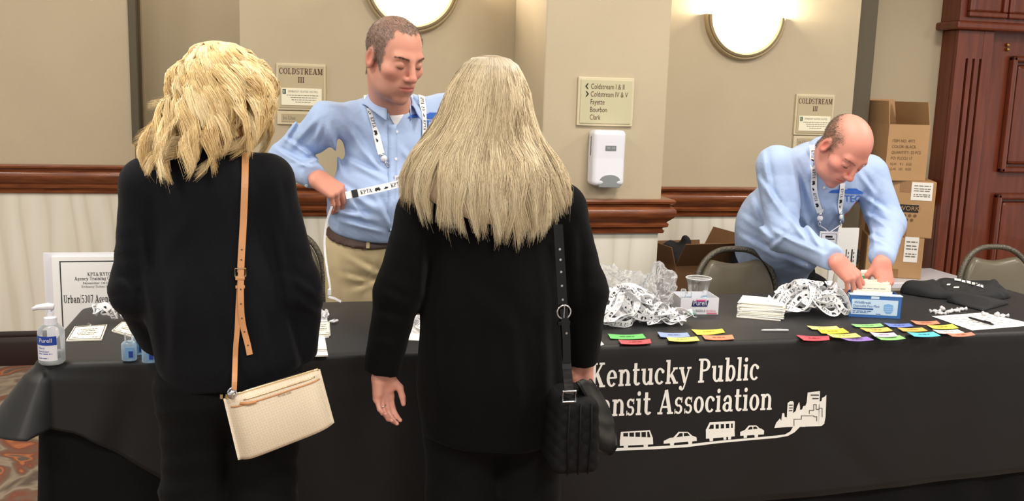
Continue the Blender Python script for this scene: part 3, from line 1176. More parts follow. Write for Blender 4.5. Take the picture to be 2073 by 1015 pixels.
def gauss(x, c, w):
    return math.exp(-((x-c)/w)**2)


def front_off(x, z):
    """how far the front of the printed cover stands off the table edge"""
    v = (TZ-z)/.55
    o = .012+.018*v
    o += v*(.006*math.sin(3.1*x+.6)+.004*math.sin(9.3*x+1.2+2*v)+.0025*math.sin(21*x+4*v))
    o += .022*v*gauss(x+.25*(TZ-z), TX0+.18, .035)-.016*v*gauss(x+.25*(TZ-z), TX0+.26, .03)+.014*v*gauss(x+.1*(TZ-z), TX0+.42, .05)
    o += .016*v*gauss(x, TX1-.28, .05)-.008*v*gauss(x, TX1-.18, .05)
    o -= .004*gauss((x-1.25)*.8+(z-.45)*.9, .35, .05)*v
    return o


def build_cover(name, material, label, hem, offs, nv, top, lift):
    P = perim(180)
    N = len(P)
    mb = MB()
    rr = .014
    for j in range(nv+1):
        for (x, y, nx, ny, s) in P:
            zh = hem(x, y, nx, ny, s)
            if j < 4:
                a = j/3*math.pi/2
                o, z = lift+rr*math.sin(a)-rr+.010, TZ+lift-rr+rr*math.cos(a)
                if j == 3:
                    pass
            else:
                t = (j-3)/(nv-3)
                z = (TZ+lift-rr)+(zh-(TZ+lift-rr))*t
                o = lift+offs(x, y, nx, ny, s, z, t)
                o = .010+lift+(o-.010-lift)*min(1., t*6)
            mb.V.append((x+nx*o, y+ny*o, z))
    for j in range(nv):
        for i in range(N):
            k = (i+1) % N
            mb.F.append((j*N+i, j*N+k, (j+1)*N+k, (j+1)*N+i))
    o = mb.build(name, material, smooth=True, fix=False, solid=-.0015)
    # the top: strips between front and back edge with very slight ripples
    return o, mb, N


def offs_over(x, y, nx, ny, s, z, t):
    v = (TZ-z)/.55
    if ny < -.99:
        o = front_off(x, z)
        o += gauss(x, TX0, .10)*v*.06
        return o
    cl = max(0., min(1., -nx))*(1 if y < (TY0+TY1)/2+.1 else .8)
    o = .012+.05*v
    if nx < -.05:
        o += v*(.24*gauss(y, TY0+.04, .20)+.10)+.02*v*math.sin(y*19+1)
        o += .10*v*max(0., -ny)
    elif nx > .05:
        o += v*.06+.02*v*math.sin(y*17)
    else:
        o = .012+.004*math.sin(x*13)*v
    return o


def hem_over(x, y, nx, ny, s):
    if ny < -.99:
        return float(np.interp(x, [-.7, -.54, -.42, -.28, 0, .5, 1.55, 2.5, 2.92], [.60, .55, .465, .37, .25, .20, .21, .253, .27]))
    if nx < -.05:
        return .59-.02*max(0., y-TY0)+.01*math.sin(y*9)
    if ny > .5:
        return .62
    return .24


cov, mb, N = build_cover('printed_tablecloth', M_CLOTH, '', hem_over, offs_over, 26, True, .004)
# close the top of the cover
me = cov.data
bm = bmesh.new()
bm.from_mesh(me)
bm.verts.ensure_lookup_table()
f = bm.faces.new([bm.verts[i] for i in range(N)])
f.smooth = True
bmesh.ops.recalc_face_normals(bm, faces=bm.faces[:])
bm.to_mesh(me)
bm.free()
tag(cov, 'black printed tablecloth with white lettering and city skyline logo', 'tablecloth')


def offs_under(x, y, nx, ny, s, z, t):
    v = (TZ-z)/.74
    u = x if abs(ny) > .7 else y
    return .006+v*(.012+.013*math.sin(u*26+1.5*math.sin(u*5))+(.03 if nx < -.3 else 0))


und, mb2, N2 = build_cover('black_table_skirt', M_UNDER, '', lambda x, y, nx, ny, s: .60 if ny > .5 else .004, offs_under, 18, False, -.004)
tag(und, 'plain black floor-length undercloth below the printed tablecloth', 'tablecloth')
for k in range(2):       # the two folding tables that carry the cloths
    a = TX0+.03+k*(TX1-TX0)/2
    b = a+(TX1-TX0)/2-.06
    t = thing('folding_table', 'folding banquet table hidden under the black cloths, %s half' % ('left', 'right')[k], 'table', ((a+b)/2, (TY0+TY1)/2, 0), 'folding tables under the cloths')
    MB().b2(a, b, TY0+.02, TY1-.02, TZ-.045, TZ-.012, .004).build('table_top', mat('grey_laminate', srgb(150, 145, 138), .5), t)
    for x in (a+.2, b-.2):
        for y in (TY0+.1, TY1-.1):
            MB().tube([(x, y, 0), (x, y, TZ-.045)], .013, 8).build('leg', M_CTUBE, t)


def on_front(w):
    """lay a point of the print on the front of the cover"""
    return np.array([w[0], TY0-.004-front_off(w[0], w[2])-.0035, w[2]])


def fpix(x, y):
    p = at(x, y, TY0-.03)
    return np.array([p[0], TY0, p[2]])


def subdiv(polys, m):
    out = []
    for p in polys:
        xs = [q[0] for q in p]
        if len(p) == 4 and max(xs)-min(xs) > m:
            k = int((max(xs)-min(xs))/m)+1
            a, b, c, d = p
            for i in range(k):
                s, e = i/k, (i+1)/k
                out.append([a+(b-a)*s, a+(b-a)*e, d+(c-d)*e, d+(c-d)*s])
        else:
            out.append(p)
    return out


def line_text(txt, pxA, pxB, hpx):
    """lettering whose first baseline point and last lie at two surveyed points"""
    A, B = fpix(*pxA), fpix(*pxB)
    P, w = serif(txt, 1., .72, .035)
    top = fpix(pxB[0], pxB[1]-hpx)
    h = top[2]-B[2]
    u = (B-A)/w
    return flat(P, A, u, AZ*h, 'lettering', M_WHITE, cov, fn=on_front)


line_text('Kentucky Public', (1196, 787), (1540, 771), 34/.68*.95)
line_text('Transit Association', (1163, 848), (1566, 831), 34/.68*.95)

# logo: road, vehicles and skyline in the logo's own plane
A = fpix(1206, 917)
B = fpix(1675, 868)


def lp(px):
    q = fpix(*px)
    return np.array([q[0], q[2]])


def logo(polys_px, name):
    polys = [[lp(q) for q in p] for p in polys_px]
    return flat(polys, (0, TY0, 0), AX, AZ, name, M_WHITE, cov, fn=on_front)


def lz(x, y):           # zoom coordinates of the studied crop to photograph pixels
    return (1180+x/3.626, 680+y/3.626)


def band(top, bot):
    out = []
    for i in range(len(top)-1):
        out.append([lz(*bot[i]), lz(*bot[i+1]), lz(*top[i+1]), lz(*top[i])])
    return out


road_t = [(90, 838), (300, 828), (520, 816), (760, 800), (1000, 775), (1250, 752), (1420, 738), (1490, 730), (1530, 708), (1552, 672)]
road_b = [(90, 858), (300, 848), (520, 836), (760, 820), (1000, 792), (1250, 768), (1420, 756), (1510, 742), (1560, 716), (1606, 672)]
logo(band(road_t, road_b), 'road_print')


def zp(*q):
    return [lz(*a) for a in q]


bus1 = [zp((276, 770), (516, 760), (518, 800), (276, 815)), zp((280, 745), (516, 750), (516, 765), (276, 780)), zp((284, 712), (494, 698), (496, 708), (286, 722)),
        zp((284, 712), (302, 720), (300, 756), (278, 760)), zp((336, 716), (346, 715), (346, 755), (336, 756)), zp((380, 712), (390, 711), (390, 752), (380, 753)),
        zp((424, 708), (434, 707), (434, 750), (424, 751)), zp((466, 704), (476, 703), (476, 748), (466, 749)), zp((488, 699), (496, 699), (514, 750), (500, 752)),
        zp((302, 810), (338, 806), (334, 830), (306, 832)), zp((446, 800), (480, 798), (478, 822), (450, 824))]
logo(bus1, 'bus_print')
car1 = [zp((594, 775), (640, 752), (800, 735), (836, 748), (838, 775), (594, 795)), zp((664, 750), (706, 706), (716, 712), (684, 750)), zp((704, 708), (766, 708), (768, 716), (706, 718)),
        zp((734, 710), (742, 710), (742, 745), (734, 746)), zp((764, 708), (772, 708), (806, 738), (792, 742)),
        zp((636, 780), (672, 776), (668, 808), (642, 810)), zp((770, 765), (806, 762), (802, 796), (776, 800))]
logo(car1, 'car_print')
bus2 = [zp((906, 690), (1116, 680), (1118, 742), (906, 760)), zp((934, 640), (1116, 630), (1118, 648), (930, 658)), zp((934, 640), (946, 642), (926, 692), (908, 692))] +\
       [zp((964+38*k, 646-2*k), (978+38*k, 645-2*k), (978+38*k, 688), (964+38*k, 690)) for k in range(4)]+[zp((1104, 634), (1120, 632), (1118, 690), (1104, 690))] +\
       [zp((930, 755), (960, 752), (958, 776), (934, 778)), zp((1034, 745), (1056, 743), (1056, 766), (1036, 768)), zp((1068, 742), (1092, 740), (1090, 764), (1070, 766))]
logo(bus2, 'bus_print')
car2 = [zp((1158, 710), (1190, 696), (1310, 684), (1334, 700), (1332, 728), (1158, 738)), zp((1188, 700), (1222, 662), (1232, 666), (1208, 700)), zp((1222, 663), (1274, 662), (1276, 670), (1226, 672)),
        zp((1248, 666), (1254, 666), (1254, 694), (1248, 694)), zp((1270, 662), (1280, 664), (1306, 688), (1292, 692)),
        zp((1182, 730), (1210, 728), (1206, 752), (1184, 754)), zp((1262, 726), (1290, 724), (1288, 748), (1264, 750))]
logo(car2, 'car_print')
sk = [zp((1410, 682), (1424, 644), (1446, 620), (1452, 612), (1462, 630), (1470, 574), (1486, 574), (1488, 602), (1504, 604), (1506, 676)),
      zp((1504, 640), (1506, 575), (1512, 500), (1530, 488), (1552, 488), (1558, 500), (1552, 570), (1552, 676), (1504, 676)),
      zp((1552, 676), (1552, 575), (1572, 560), (1580, 530), (1598, 492), (1604, 530), (1604, 552), (1620, 548), (1628, 524), (1640, 520), (1640, 676)),
      zp((1640, 674), (1640, 530), (1652, 500), (1660, 424), (1750, 412), (1746, 500), (1740, 520), (1740, 670)),
      zp((1740, 670), (1746, 490), (1760, 486), (1764, 462), (1780, 456), (1796, 440), (1788, 600), (1778, 652), (1760, 668))]
sko = logo(sk, 'skyline_print')
BLK = [[lz(x0, y0), lz(x1, y0), lz(x1, y1), lz(x0, y1)] for x0, y0, x1, y1 in
       ((1680, 437, 1740, 445), (1692, 462, 1738, 470), (1520, 512, 1548, 518), (1520, 532, 1548, 538), (1518, 552, 1546, 558),
        (1554, 616, 1558, 668), (1554, 616, 1612, 620), (1610, 592, 1614, 620), (1610, 592, 1704, 596), (1702, 592, 1705, 600), (1702, 598, 1726, 602), (1722, 600, 1726, 632),
        (1668, 552, 1672, 580), (1668, 552, 1702, 556), (1700, 510, 1704, 556), (1700, 508, 1722, 512), (1718, 510, 1722, 548), (1718, 544, 1740, 548), (1738, 534, 1742, 548), (1738, 534, 1764, 538), (1760, 536, 1764, 602))]
polys = [[lp(q) for q in p] for p in BLK]
flat(polys, (0, TY0, 0), AX, AZ, 'skyline_lines', M_CLOTH, sko, fn=lambda w: on_front(w)+np.array([0, -.002, 0]))

# ------------------------------------------------------------------ people: shared sculpting
def X(px, py, Y):
    return at(px, py, Y)


def head_sdf(q, jowl=0.):
    q = q.copy()
    s = q.copy()
    s[:, 0] = np.abs(q[:, 0])
    d = ell(q, (0, -.012, .040), (.075, .096, .083))
    d = sm(d, ell(q, (0, .028, -.028), (.061, .066, .086)), .03)
    d = sm(d, ell(q, (0, .032, -.078), (.049+jowl, .052, .037)), .025)
    d = sm(d, ell(q, (0, .076, -.101), (.021, .017, .016)), .02)
    d = sm(d, ell(s, (.044, .056, -.016), (.024, .024, .02)), .02)
    d = sm(d, cone(s, (0, .082, .029), (.040, .072, .030), .010, .009), .018)
    d = smx(d, -ell(s, (.032, .100, .010), (.017, .017, .0125)), .012)
    d = sm(d, ell(s, (.032, .0765, .0085), (.0155, .0125, .0125)), .004)
    d = sm(d, cone(q, (0, .088, .024), (0, .111, -.020), .0075, .0105), .010)
    d = sm(d, ell(q, (0, .112, -.0235), (.0125, .012, .0115)), .006)
    d = sm(d, ell(s, (.0125, .1005, -.0275), (.0085, .011, .0082)), .005)
    d = sm(d, ell(q, (0, .080, -.058), (.031, .017, .024)), .015)
    d = sm(d, cone(s, (.021, .0885, -.0545), (0, .0968, -.0525), .0035, .0048), .004)
    d = sm(d, cone(s, (.019, .0885, -.0625), (0, .0950, -.0650), .0035, .0058), .004)
    d = smx(d, -cone(s, (.024, .0915, -.0590), (0, .1005, -.0582), .0015, .0022), .003)
    er = ell(s, (.0775, -.010, -.002), (.0095, .020, .033))
    er = smx(er, -ell(s, (.086, -.004, .000), (.0075, .010, .018)), .005)
    d = sm(d, er, .006)
    return d


def skin_colors(q, base, red, lip, stub, scalp=None, mask=None):
    n = len(q)
    c = np.tile(np.array(base), (n, 1))
    x = np.abs(q[:, 0])
    g = lambda cx, cy, cz, r: np.exp(-(((x-cx)**2+(q[:, 1]-cy)**2+(q[:, 2]-cz)**2)/r**2))
    w = np.clip(.35*g(.045, .07, -.025, .03)+.5*g(0, .112, -.02, .022)+.7*g(.08, -.01, 0, .035)+.25*g(0, .08, .06, .05)+.25*g(0, .08, -.1, .03), 0, 1)
    c += (np.array(red)-c)*w[:, None]
    st = np.clip((-.035-q[:, 2])/.02, 0, 1)*np.clip((q[:, 1]+.01)/.03, 0, 1)*np.clip((q[:, 2]+.15)/.02, 0, 1)
    c += (np.array(stub)-c)*(st*.45)[:, None]
    so = g(.032, .095, .004, .018)*.35
    c += (np.array(stub)*.8-c)*so[:, None]
    lm = g(.0, .098, -.0585, .0)[:] if False else np.exp(-((x/.022)**4+((q[:, 2]+.0585)/.0085)**4))*(q[:, 1] > .085)
    c += (np.array(lip)-c)*lm[:, None]
    if mask is not None:
        m = mask(q)
        c += (np.array(scalp)-c)*(m*.85)[:, None]
    return c


M_SKIN = mat('skin', (1, 1, 1), .48, bump=.06, scale=260, attr='Col', sss=.12, spec=.4)
M_HAIRM = mat('hair_strands', (1, 1, 1), .42, attr='Col', spec=.5)


def hand_sdf(p, wrist, yv, zv, xv, scale, curl, thumb, arm_to, spread=1., slim=1.):
    """five-fingered hand; xv thumb side, yv finger direction, zv back of hand; curl per finger in degrees"""
    xv, yv, zv = nrm(xv), nrm(yv), nrm(zv)
    L = lambda a, b, c: np.asarray(wrist)+(xv*a+yv*b+zv*c)*scale
    bases = [(.027, .088, 0), (.009, .093, .003), (-.010, .089, .001), (-.027, .080, -.004)]
    lens = [(.043, .026, .021), (.047, .030, .022), (.043, .028, .021), (.033, .021, .019)]
    rad = [(.0094, .0085, .0078, .0066), (.0096, .0087, .008, .0068), (.0092, .0083, .0076, .0064), (.0082, .0072, .0066, .0056)]
    d = None
    sc = scale
    pal = None
    for (bx, by, bz) in bases:
        c = cone(p, L(bx*.75, .012, 0), L(bx, by, bz), .015*sc*slim, .0115*sc*slim)
        pal = c if pal is None else sm(pal, c, .012)
    pal = sm(pal, cone(p, L(.018, .02, -.008), L(.026, .055, -.008), .015*sc, .011*sc), .012)
    pal = sm(pal, cone(p, L(-.02, .02, -.008), L(-.022, .06, -.008), .012*sc, .010*sc), .012)
    d = pal
    for i in range(4):
        a = np.array(L(*bases[i]))
        ang = 0.
        side = (1.5-i)*.06*spread
        for k in range(3):
            ang += math.radians(curl[i][k])
            dv = nrm(yv*math.cos(ang)-zv*math.sin(ang)+xv*side)
            b = a+dv*lens[i][k]*sc
            c = cone(p, a, b, rad[i][k]*sc*slim, rad[i][k+1]*sc*slim)
            d = sm(d, c, .006 if k == 0 else .003)
            a = b
    a = np.array(L(.026, .026, -.006))
    for k, (dx, dy, dz, ln, r0, r1) in enumerate(thumb):
        dv = nrm(xv*dx+yv*dy+zv*dz)
        b = a+dv*ln*sc
        d = sm(d, cone(p, a, b, r0*sc, r1*sc), .010 if k == 0 else .003)
        a = b
    d = sm(d, cone(p, L(0, .008, 0), arm_to, .0235*sc*slim, .030*sc*slim, (zv, .78)), .02)
    return d


THUMB_OPEN = [(.7, .6, -.3, .040, .0145, .0115), (.35, .9, -.25, .030, .0112, .0098), (.2, .95, -.3, .024, .0098, .0075)]
THUMB_IN = [(.55, .6, -.6, .040, .0145, .0115), (.05, .8, -.6, .030, .0112, .0098), (-.1, .85, -.5, .024, .0098, .0075)]


def strands(P, rad, col, name, material, parent, tip=.12, label=None):
    """many three-sided hair strands: P (S,n,3), rad (S,), col (S,n,3)"""
    S, n, _ = P.shape
    T = np.gradient(P, axis=1)
    T /= np.linalg.norm(T, axis=2, keepdims=True)+1e-9
    ref = np.tile(np.array([.31, .93, .17]), (S, n, 1))
    A = np.cross(T, ref)
    A /= np.linalg.norm(A, axis=2, keepdims=True)+1e-9
    B = np.cross(T, A)
    taper = np.interp(np.linspace(0, 1, n), [0, .1, .7, 1], [.5, 1, 1, tip])
    r = rad[:, None]*taper[None]
    V = []
    for k in range(3):
        th = 2*math.pi*k/3
        V.append(P+r[..., None]*(A*math.cos(th)+B*math.sin(th)))
    V = np.stack(V, 2).reshape(-1, 3)
    s, i, k = np.meshgrid(np.arange(S), np.arange(n-1), np.arange(3), indexing='ij')
    base = (s*n+i)*3
    F4 = np.stack([base+k, base+(k+1) % 3, base+3+(k+1) % 3, base+3+k], -1).reshape(-1, 4)
    C = np.repeat(col[:, :, None, :], 3, 2).reshape(-1, 3)
    o = link_mesh(name, V, F4, material, parent, True, C)
    return o


def crop(V, Q, col, mask, n, length, lean, name, parent, R3, c0, colr, rnd, r=.00042):
    """close-cropped hair: short blades on the scalp; V world, mask on local coordinates"""
    q = (V-c0)@R3
    m = mask(q)
    idx = np.where(m > .15)[0]
    idx = rnd.choice(idx, n, p=m[idx]/m[idx].sum())
    p0 = q[idx]+rnd.normal(0, .0012, (n, 3))
    out = p0-np.array([0, -.012, .02])
    out /= np.linalg.norm(out, axis=1, keepdims=True)
    d = .45*out+np.array(lean)[None]*2.2+rnd.normal(0, .22, (n, 3))
    d /= np.linalg.norm(d, axis=1, keepdims=True)
    ln = length*(.6+.7*rnd.random(n))*(.35+.65*m[idx])
    P = np.stack([p0-out*.001, p0+d*ln[:, None]*.5, p0+(d*.8+np.array(lean)*.4)*ln[:, None]], 1)
    P = P@R3.T+c0
    cc = np.array(colr)[rnd.integers(0, len(colr), n)]
    C = np.repeat(cc[:, None, :], 3, 1)
    return strands(P, np.full(n, r), C, name, M_HAIRM, parent, .5)


def brow_lash(parent, R3, c0, colr, rnd, z0=.0285, thick=150):
    for s in (-1, 1):
        t = rnd.random(thick)
        x = s*(.014+.036*t)
        z = z0+.004*np.sin(t*2.6)+rnd.normal(0, .0014, thick)
        y = .0985-.026*t**1.5
        p0 = np.stack([x, y, z], 1)
        d = np.stack([s*np.full(thick, .006), np.full(thick, -.0005), .0025*(1-1.4*t)], 1)
        P = np.stack([p0, p0+d*.6, p0+d], 1)@R3.T+c0
        C = np.repeat(np.array(colr)[rnd.integers(0, len(colr), thick)][:, None], 3, 1)
        strands(P, np.full(thick, .00055), C, 'eyebrow', M_HAIRM, parent, .5)
        u = np.linspace(0, 1, 12)
        L = np.stack([s*(.0185+.027*u), .0895-.0105*(2*u-.9)**2, .0035-.0028*np.sin(u*3.1)], 1)
        MB().tube([(R3@v)+c0 for v in L], .0011, 5).build('eyelashes', mat('lash_brown', srgb(62, 40, 32), .7), parent)


def wr(p, amp, k, ph=0., w=1.):
    """soft cloth folds"""
    a = p@np.asarray(k, np.float32)
    b = p@np.asarray([k[1]*.35+9, -k[2]*.35+7, k[0]*.35-6], np.float32)
    s = np.sin(a+ph+1.6*np.sin(b*.8+ph*2))
    m = np.sin(b+.7*ph)
    return amp*(1.35*np.abs(s)**.7*np.sign(m)*np.abs(m)**.6-.5*m)*w


def folds(p, lines):
    """creases of a garment; each line (x0, y0, x1, y1, half-width, height) runs where it was surveyed"""
    q = p.astype(np.float64)-CAM
    z = q@_fw
    u, v = 1036.5+F_PX*(q@_r)/z, 507.5-F_PX*(q@_u)/z
    out = np.zeros(len(p))
    for x0, y0, x1, y1, w, h in lines:
        dx, dy = x1-x0, y1-y0
        L2 = dx*dx+dy*dy
        t = np.clip(((u-x0)*dx+(v-y0)*dy)/L2, 0, 1)
        ex, ey = u-x0-t*dx, v-y0-t*dy
        s = (ex*dy-ey*dx)/math.sqrt(L2)/w
        r = np.sqrt(ex*ex+ey*ey)/w
        fade = np.sin(np.pi*(.1+.8*t))
        out += -h*fade*np.exp(-r*r)+.8*h*fade*np.exp(-(np.abs(s-1.5)**2)-np.maximum(0, r-np.abs(s))**2)
    return out.astype(np.float32)


F_M1 = [(612, 222, 572, 292, 6, 0.0102), (642, 240, 592, 296, 7, 0.0102), (578, 282, 640, 322, 5, 0.0102), (562, 305, 632, 344, 5, 0.0102), (600, 336, 655, 318, 5, 0.0085), (668, 262, 690, 345, 7, 0.0153),
        (690, 238, 762, 335, 7, 0.0085), (698, 322, 785, 368, 6, 0.0102), (676, 372, 765, 425, 7, 0.0102), (668, 425, 760, 446, 6, 0.0119), (690, 448, 775, 470, 5, 0.0102), (722, 292, 775, 352, 6, 0.0085),
        (812, 300, 848, 345, 6, 0.0085), (738, 215, 758, 290, 5, 0.0085), (705, 400, 740, 448, 6, 0.0102), (640, 205, 690, 216, 6, 0.0068), (760, 400, 790, 460, 6, 0.0085), (820, 360, 800, 420, 6, 0.0085), (650, 250, 640, 290, 5, 0.0085)]
F_M2 = [(1545, 312, 1560, 400, 6, 0.0102), (1602, 322, 1622, 425, 6, 0.0102), (1536, 362, 1590, 440, 6, 0.0119), (1590, 428, 1640, 500, 6, 0.0119), (1566, 468, 1640, 506, 5, 0.0119), (1606, 482, 1664, 514, 5, 0.0102), (1560, 504, 1602, 468, 5, 0.0102),
        (1612, 322, 1648, 425, 6, 0.0102), (1628, 440, 1660, 505, 7, 0.0119), (1655, 300, 1640, 362, 5, 0.0085), (1748, 398, 1794, 430, 5, 0.0102), (1758, 436, 1804, 462, 5, 0.0119), (1752, 476, 1798, 496, 5, 0.0102), (1735, 345, 1768, 392, 5, 0.0085),
        (1774, 380, 1752, 445, 6, 0.0102), (1505, 440, 1560, 480, 6, 0.0102), (1500, 480, 1570, 520, 6, 0.0102), (1520, 400, 1545, 470, 7, 0.0102), (1690, 420, 1720, 470, 6, 0.0102), (1580, 520, 1640, 545, 6, 0.0085), (1770, 500, 1762, 450, 5, 0.0085)]
F_W1 = [(300, 480, 320, 740, 12, .006), (360, 560, 350, 750, 12, .006), (420, 600, 440, 760, 13, .005), (520, 620, 545, 750, 12, .007), (560, 470, 590, 640, 10, .008), (285, 430, 300, 620, 9, .008), (590, 560, 640, 600, 7, .008), (600, 600, 645, 640, 7, .007), (575, 640, 600, 740, 8, .006),
        (235, 560, 280, 610, 7, .007), (250, 500, 270, 600, 8, .005), (400, 420, 330, 520, 16, .004), (560, 360, 575, 470, 9, .005), (460, 640, 500, 740, 12, .005)]
F_W2 = [(880, 600, 890, 870, 14, .006), (960, 650, 950, 880, 15, .006), (1030, 620, 1060, 880, 15, .006), (1100, 640, 1110, 870, 12, .007), (850, 470, 850, 600, 10, .008), (1160, 470, 1165, 620, 10, .008), (770, 590, 830, 620, 8, .006), (765, 640, 815, 655, 8, .006), (760, 690, 800, 700, 7, .005), (920, 560, 1060, 690, 20, .004)]
F_K1 = [(700, 520, 770, 560, 6, .006), (690, 560, 760, 575, 6, .006), (720, 590, 780, 570, 6, .007), (680, 530, 690, 600, 6, .004), (760, 520, 730, 600, 6, .006)]


def near(p, c, r):
    return np.exp(-((p-np.asarray(c, np.float32))**2).sum(1)/(r*r))


def hit(px, py, bvh, off=.003):
    d = _ray(px, py)
    d = d/np.linalg.norm(d)
    h = bvh.ray_cast(Vector(CAM), Vector(d))
    if h[0] is None:
        return None, None
    n = np.array(h[1])
    if n@d > 0:
        n = -n
    return np.array(h[0])+n*off, n


def ribbon(pts, nrms, w, th=.0009):
    """flat strap; returns mesh data and a mapping (s along, t across) -> point"""
    P = np.array(pts)
    Nn = np.array(nrms)
    T = np.gradient(P, axis=0)
    T /= np.linalg.norm(T, axis=1, keepdims=True)+1e-9
    S = np.cross(T, Nn)
    S /= np.linalg.norm(S, axis=1, keepdims=True)+1e-9
    Nn = np.cross(S, T)
    n = len(P)
    V = np.concatenate([P+S*w/2, P-S*w/2, P-S*w/2+Nn*th, P+S*w/2+Nn*th])
    F4 = []
    for i in range(n-1):
        for a, b in ((0, 1), (1, 2), (2, 3), (3, 0)):
            F4.append((a*n+i, b*n+i, b*n+i+1, a*n+i+1))
    F4 += [(0, 3*n, 2*n, n), (n-1, 2*n-1, 3*n-1, 4*n-1)]
    L = np.concatenate([[0], np.cumsum(np.linalg.norm(np.diff(P, axis=0), axis=1))])

    def mp(s, t, lift=.0006, both=1):
        s = min(max(s, 0), L[-1])
        f = lambda A: np.array([np.interp(s, L, A[:, k]) for k in range(3)])
        nn = f(Nn)
        return f(P)+f(S)*t*both+nn*(th+lift if both > 0 else -lift)
    return V, F4, mp, L[-1]


M_STRAP = mat('white_lanyard_strap', srgb(236, 236, 238), .55, bump=.05, scale=800, stretch=(1, 1, 1))
M_BLACK = mat('black_print', srgb(22, 22, 24), .6)
M_CHROME = mat('nickel', srgb(200, 200, 204), .2, 1.)
M_VINYLC = mat('clear_vinyl', (.95, .96, .97), .12, trans=.85, ior=1.2, alpha=.35)

KPTA, KW = serif('KPTA', 1., .9, .05)
BUSI = [rect(0, .1, 1.5, .5), rect(.15, .5, 1.3, .85), rect(.2, -.1, .45, .1), rect(1.05, -.1, 1.3, .1)]
KYI = [[np.array(q) for q in ((0, .1), (.3, .2), (.7, .6), (1.0, .55), (1.4, .3), (1.1, .05), (.4, 0))]]


def strap_print(mp, L, w, parent, start=.012, rev=False, lift=.0006):
    """repeats KPTA and a little bus along a strap"""
    V, Fc = [], []
    h = w*.52
    s = start
    k = 0
    while s < L-.03:
        P = (KPTA, BUSI, KYI)[k % 3]
        ww = (KW, 1.5, 1.4)[k % 3]*h
        if s+ww > L-.004:
            break
        for p in P:
            b = len(V)
            for q in p:
                a, c = q[0]*h, q[1]*h-h/2
                if rev:
                    a, c = ww-a, -c
                V.append(mp(s+a, -c, lift))
            Fc.append(tuple(range(b, b+len(p))))
        s += ww+h*.7
        k += 1
    if V:
        return link_mesh('lettering', V, Fc, M_BLACK, parent, kind='stuff')


def worn_lanyard(label, left, right, bvh, clipL, clipR, badge, w=.0235):
    """lanyard around a neck; left/right pixel paths down the chest"""
    t = thing('neck_lanyard', label, 'lanyard', (0, 0, 0), 'lanyards worn with badges')
    ends = []
    first = None
    for path in (left, right):
        pp = spline([(a, b, 0) for a, b in path], 26)
        P, Nn = [], []
        for a, b, _ in pp:
            h, n = hit(a, b, bvh, .005)
            if h is not None:
                P.append(h)
                Nn.append(n)
        P, Nn = np.array(P), np.array(Nn)
        for _ in range(3):
            P[1:-1] = (P[:-2]+P[1:-1]*2+P[2:])/4
            Nn[1:-1] = (Nn[:-2]+Nn[1:-1]+Nn[2:])/3
        V, F4, mp, L = ribbon(P, Nn, w)
        st = link_mesh('strap', V, F4, M_STRAP, t)
        strap_print(mp, L, w, st, .02)
        if first is None:
            first = P[0]
            t.location = tuple(P[-1])
            st.matrix_parent_inverse = world_of(t).inverted()
        ends.append((P[-1], Nn[-1]))
    return t, ends


def clip_at(t, p, n, down):
    """chrome clip with white reel below a strap end"""
    down = nrm(down)
    sd = nrm(np.cross(down, n))
    MB().tube([p, p+down*.012], [.010, .006], 10).build('strap_crimp', M_CHROME, t, smooth=True)
    c = p+down*.018+n*.004
    mb = MB()
    R = np.stack([sd, down, n], 1)
    pr = [(.0, -.004), (.010, -.004), (.012, 0), (.010, .004), (0, .005)]
    k = 16
    for r, z in pr:
        for i in range(k):
            a = 2*math.pi*i/k
            mb.V.append(tuple(c+R@np.array([r*math.cos(a), r*math.sin(a), z])))
    for j in range(len(pr)-1):
        for i in range(k):
            mb.F.append((j*k+i, j*k+(i+1) % k, (j+1)*k+(i+1) % k, (j+1)*k+i))
    mb.build('reel', M_WPL, t, smooth=True)
    e = p+down*.058+n*.003
    MB().tube([c+down*.010, c+down*.018+sd*.004, c+down*.026+sd*.005, c+down*.034+sd*.001, c+down*.027-sd*.005, c+down*.018-sd*.004, c+down*.012], .0018, 6).build('hook', M_CHROME, t, smooth=True)
    return e


def badge_at(t, top, down, n, w=.085, h=.11, seed=1, parent_label=None):
    down = nrm(down)
    sd = nrm(np.cross(n, -down))*-1
    n = nrm(np.cross(sd, -down)) if np.dot(np.cross(sd, -down), n) > 0 else nrm(np.cross(-down, sd))
    R3 = Matrix(np.stack([sd, -down, n], 1).tolist())
    c = top+down*h/2
    hd = MB().box(c, (w, h, .002), R3, .0006).build('badge_holder', M_WPL, t)
    u, v = sd, -down
    if np.dot(np.cross(u, v), n) < 0:
        u = -u
    fo = c+n*.0016
    fr = .003
    a, b = w/2-.006, h/2-.008
    flat([rect(-a, -b, a, -b+fr*.5), rect(-a, b-fr*.5, a, b), rect(-a, -b, -a+fr*.5, b), rect(a-fr*.5, -b, a, b)], fo, u, v, 'badge_border', M_BLACK, hd)
    flat([rect(-.014, .028, .014, .036), rect(-.022, .020, .022, .025), rect(-.008, .006, .008, .010)] +
         greek([(-.025, .025, -.012), (-.028, .028, -.021), (-.03, .03, -.029), (-.028, .028, -.037)], .008, .0032, seed), fo, u, v, 'badge_print', M_BLACK, hd, kind='stuff') if False else \
        flat([rect(-.014, .028, .014, .036), rect(-.022, .020, .022, .025), rect(-.008, .006, .008, .010)] +
             greek([(-.025, .025, -.012), (-.028, .028, -.021), (-.03, .03, -.029), (-.028, .028, -.037)], .008, .0032, seed), fo, u, v, 'badge_print', M_BLACK, hd)
    return hd


def grid_patch(fn, nu, nv):
    V = [fn(i/nu, j/nv) for j in range(nv+1) for i in range(nu+1)]
    Fc = [(j*(nu+1)+i, j*(nu+1)+i+1, (j+1)*(nu+1)+i+1, (j+1)*(nu+1)+i) for j in range(nv) for i in range(nu)]
    return V, Fc


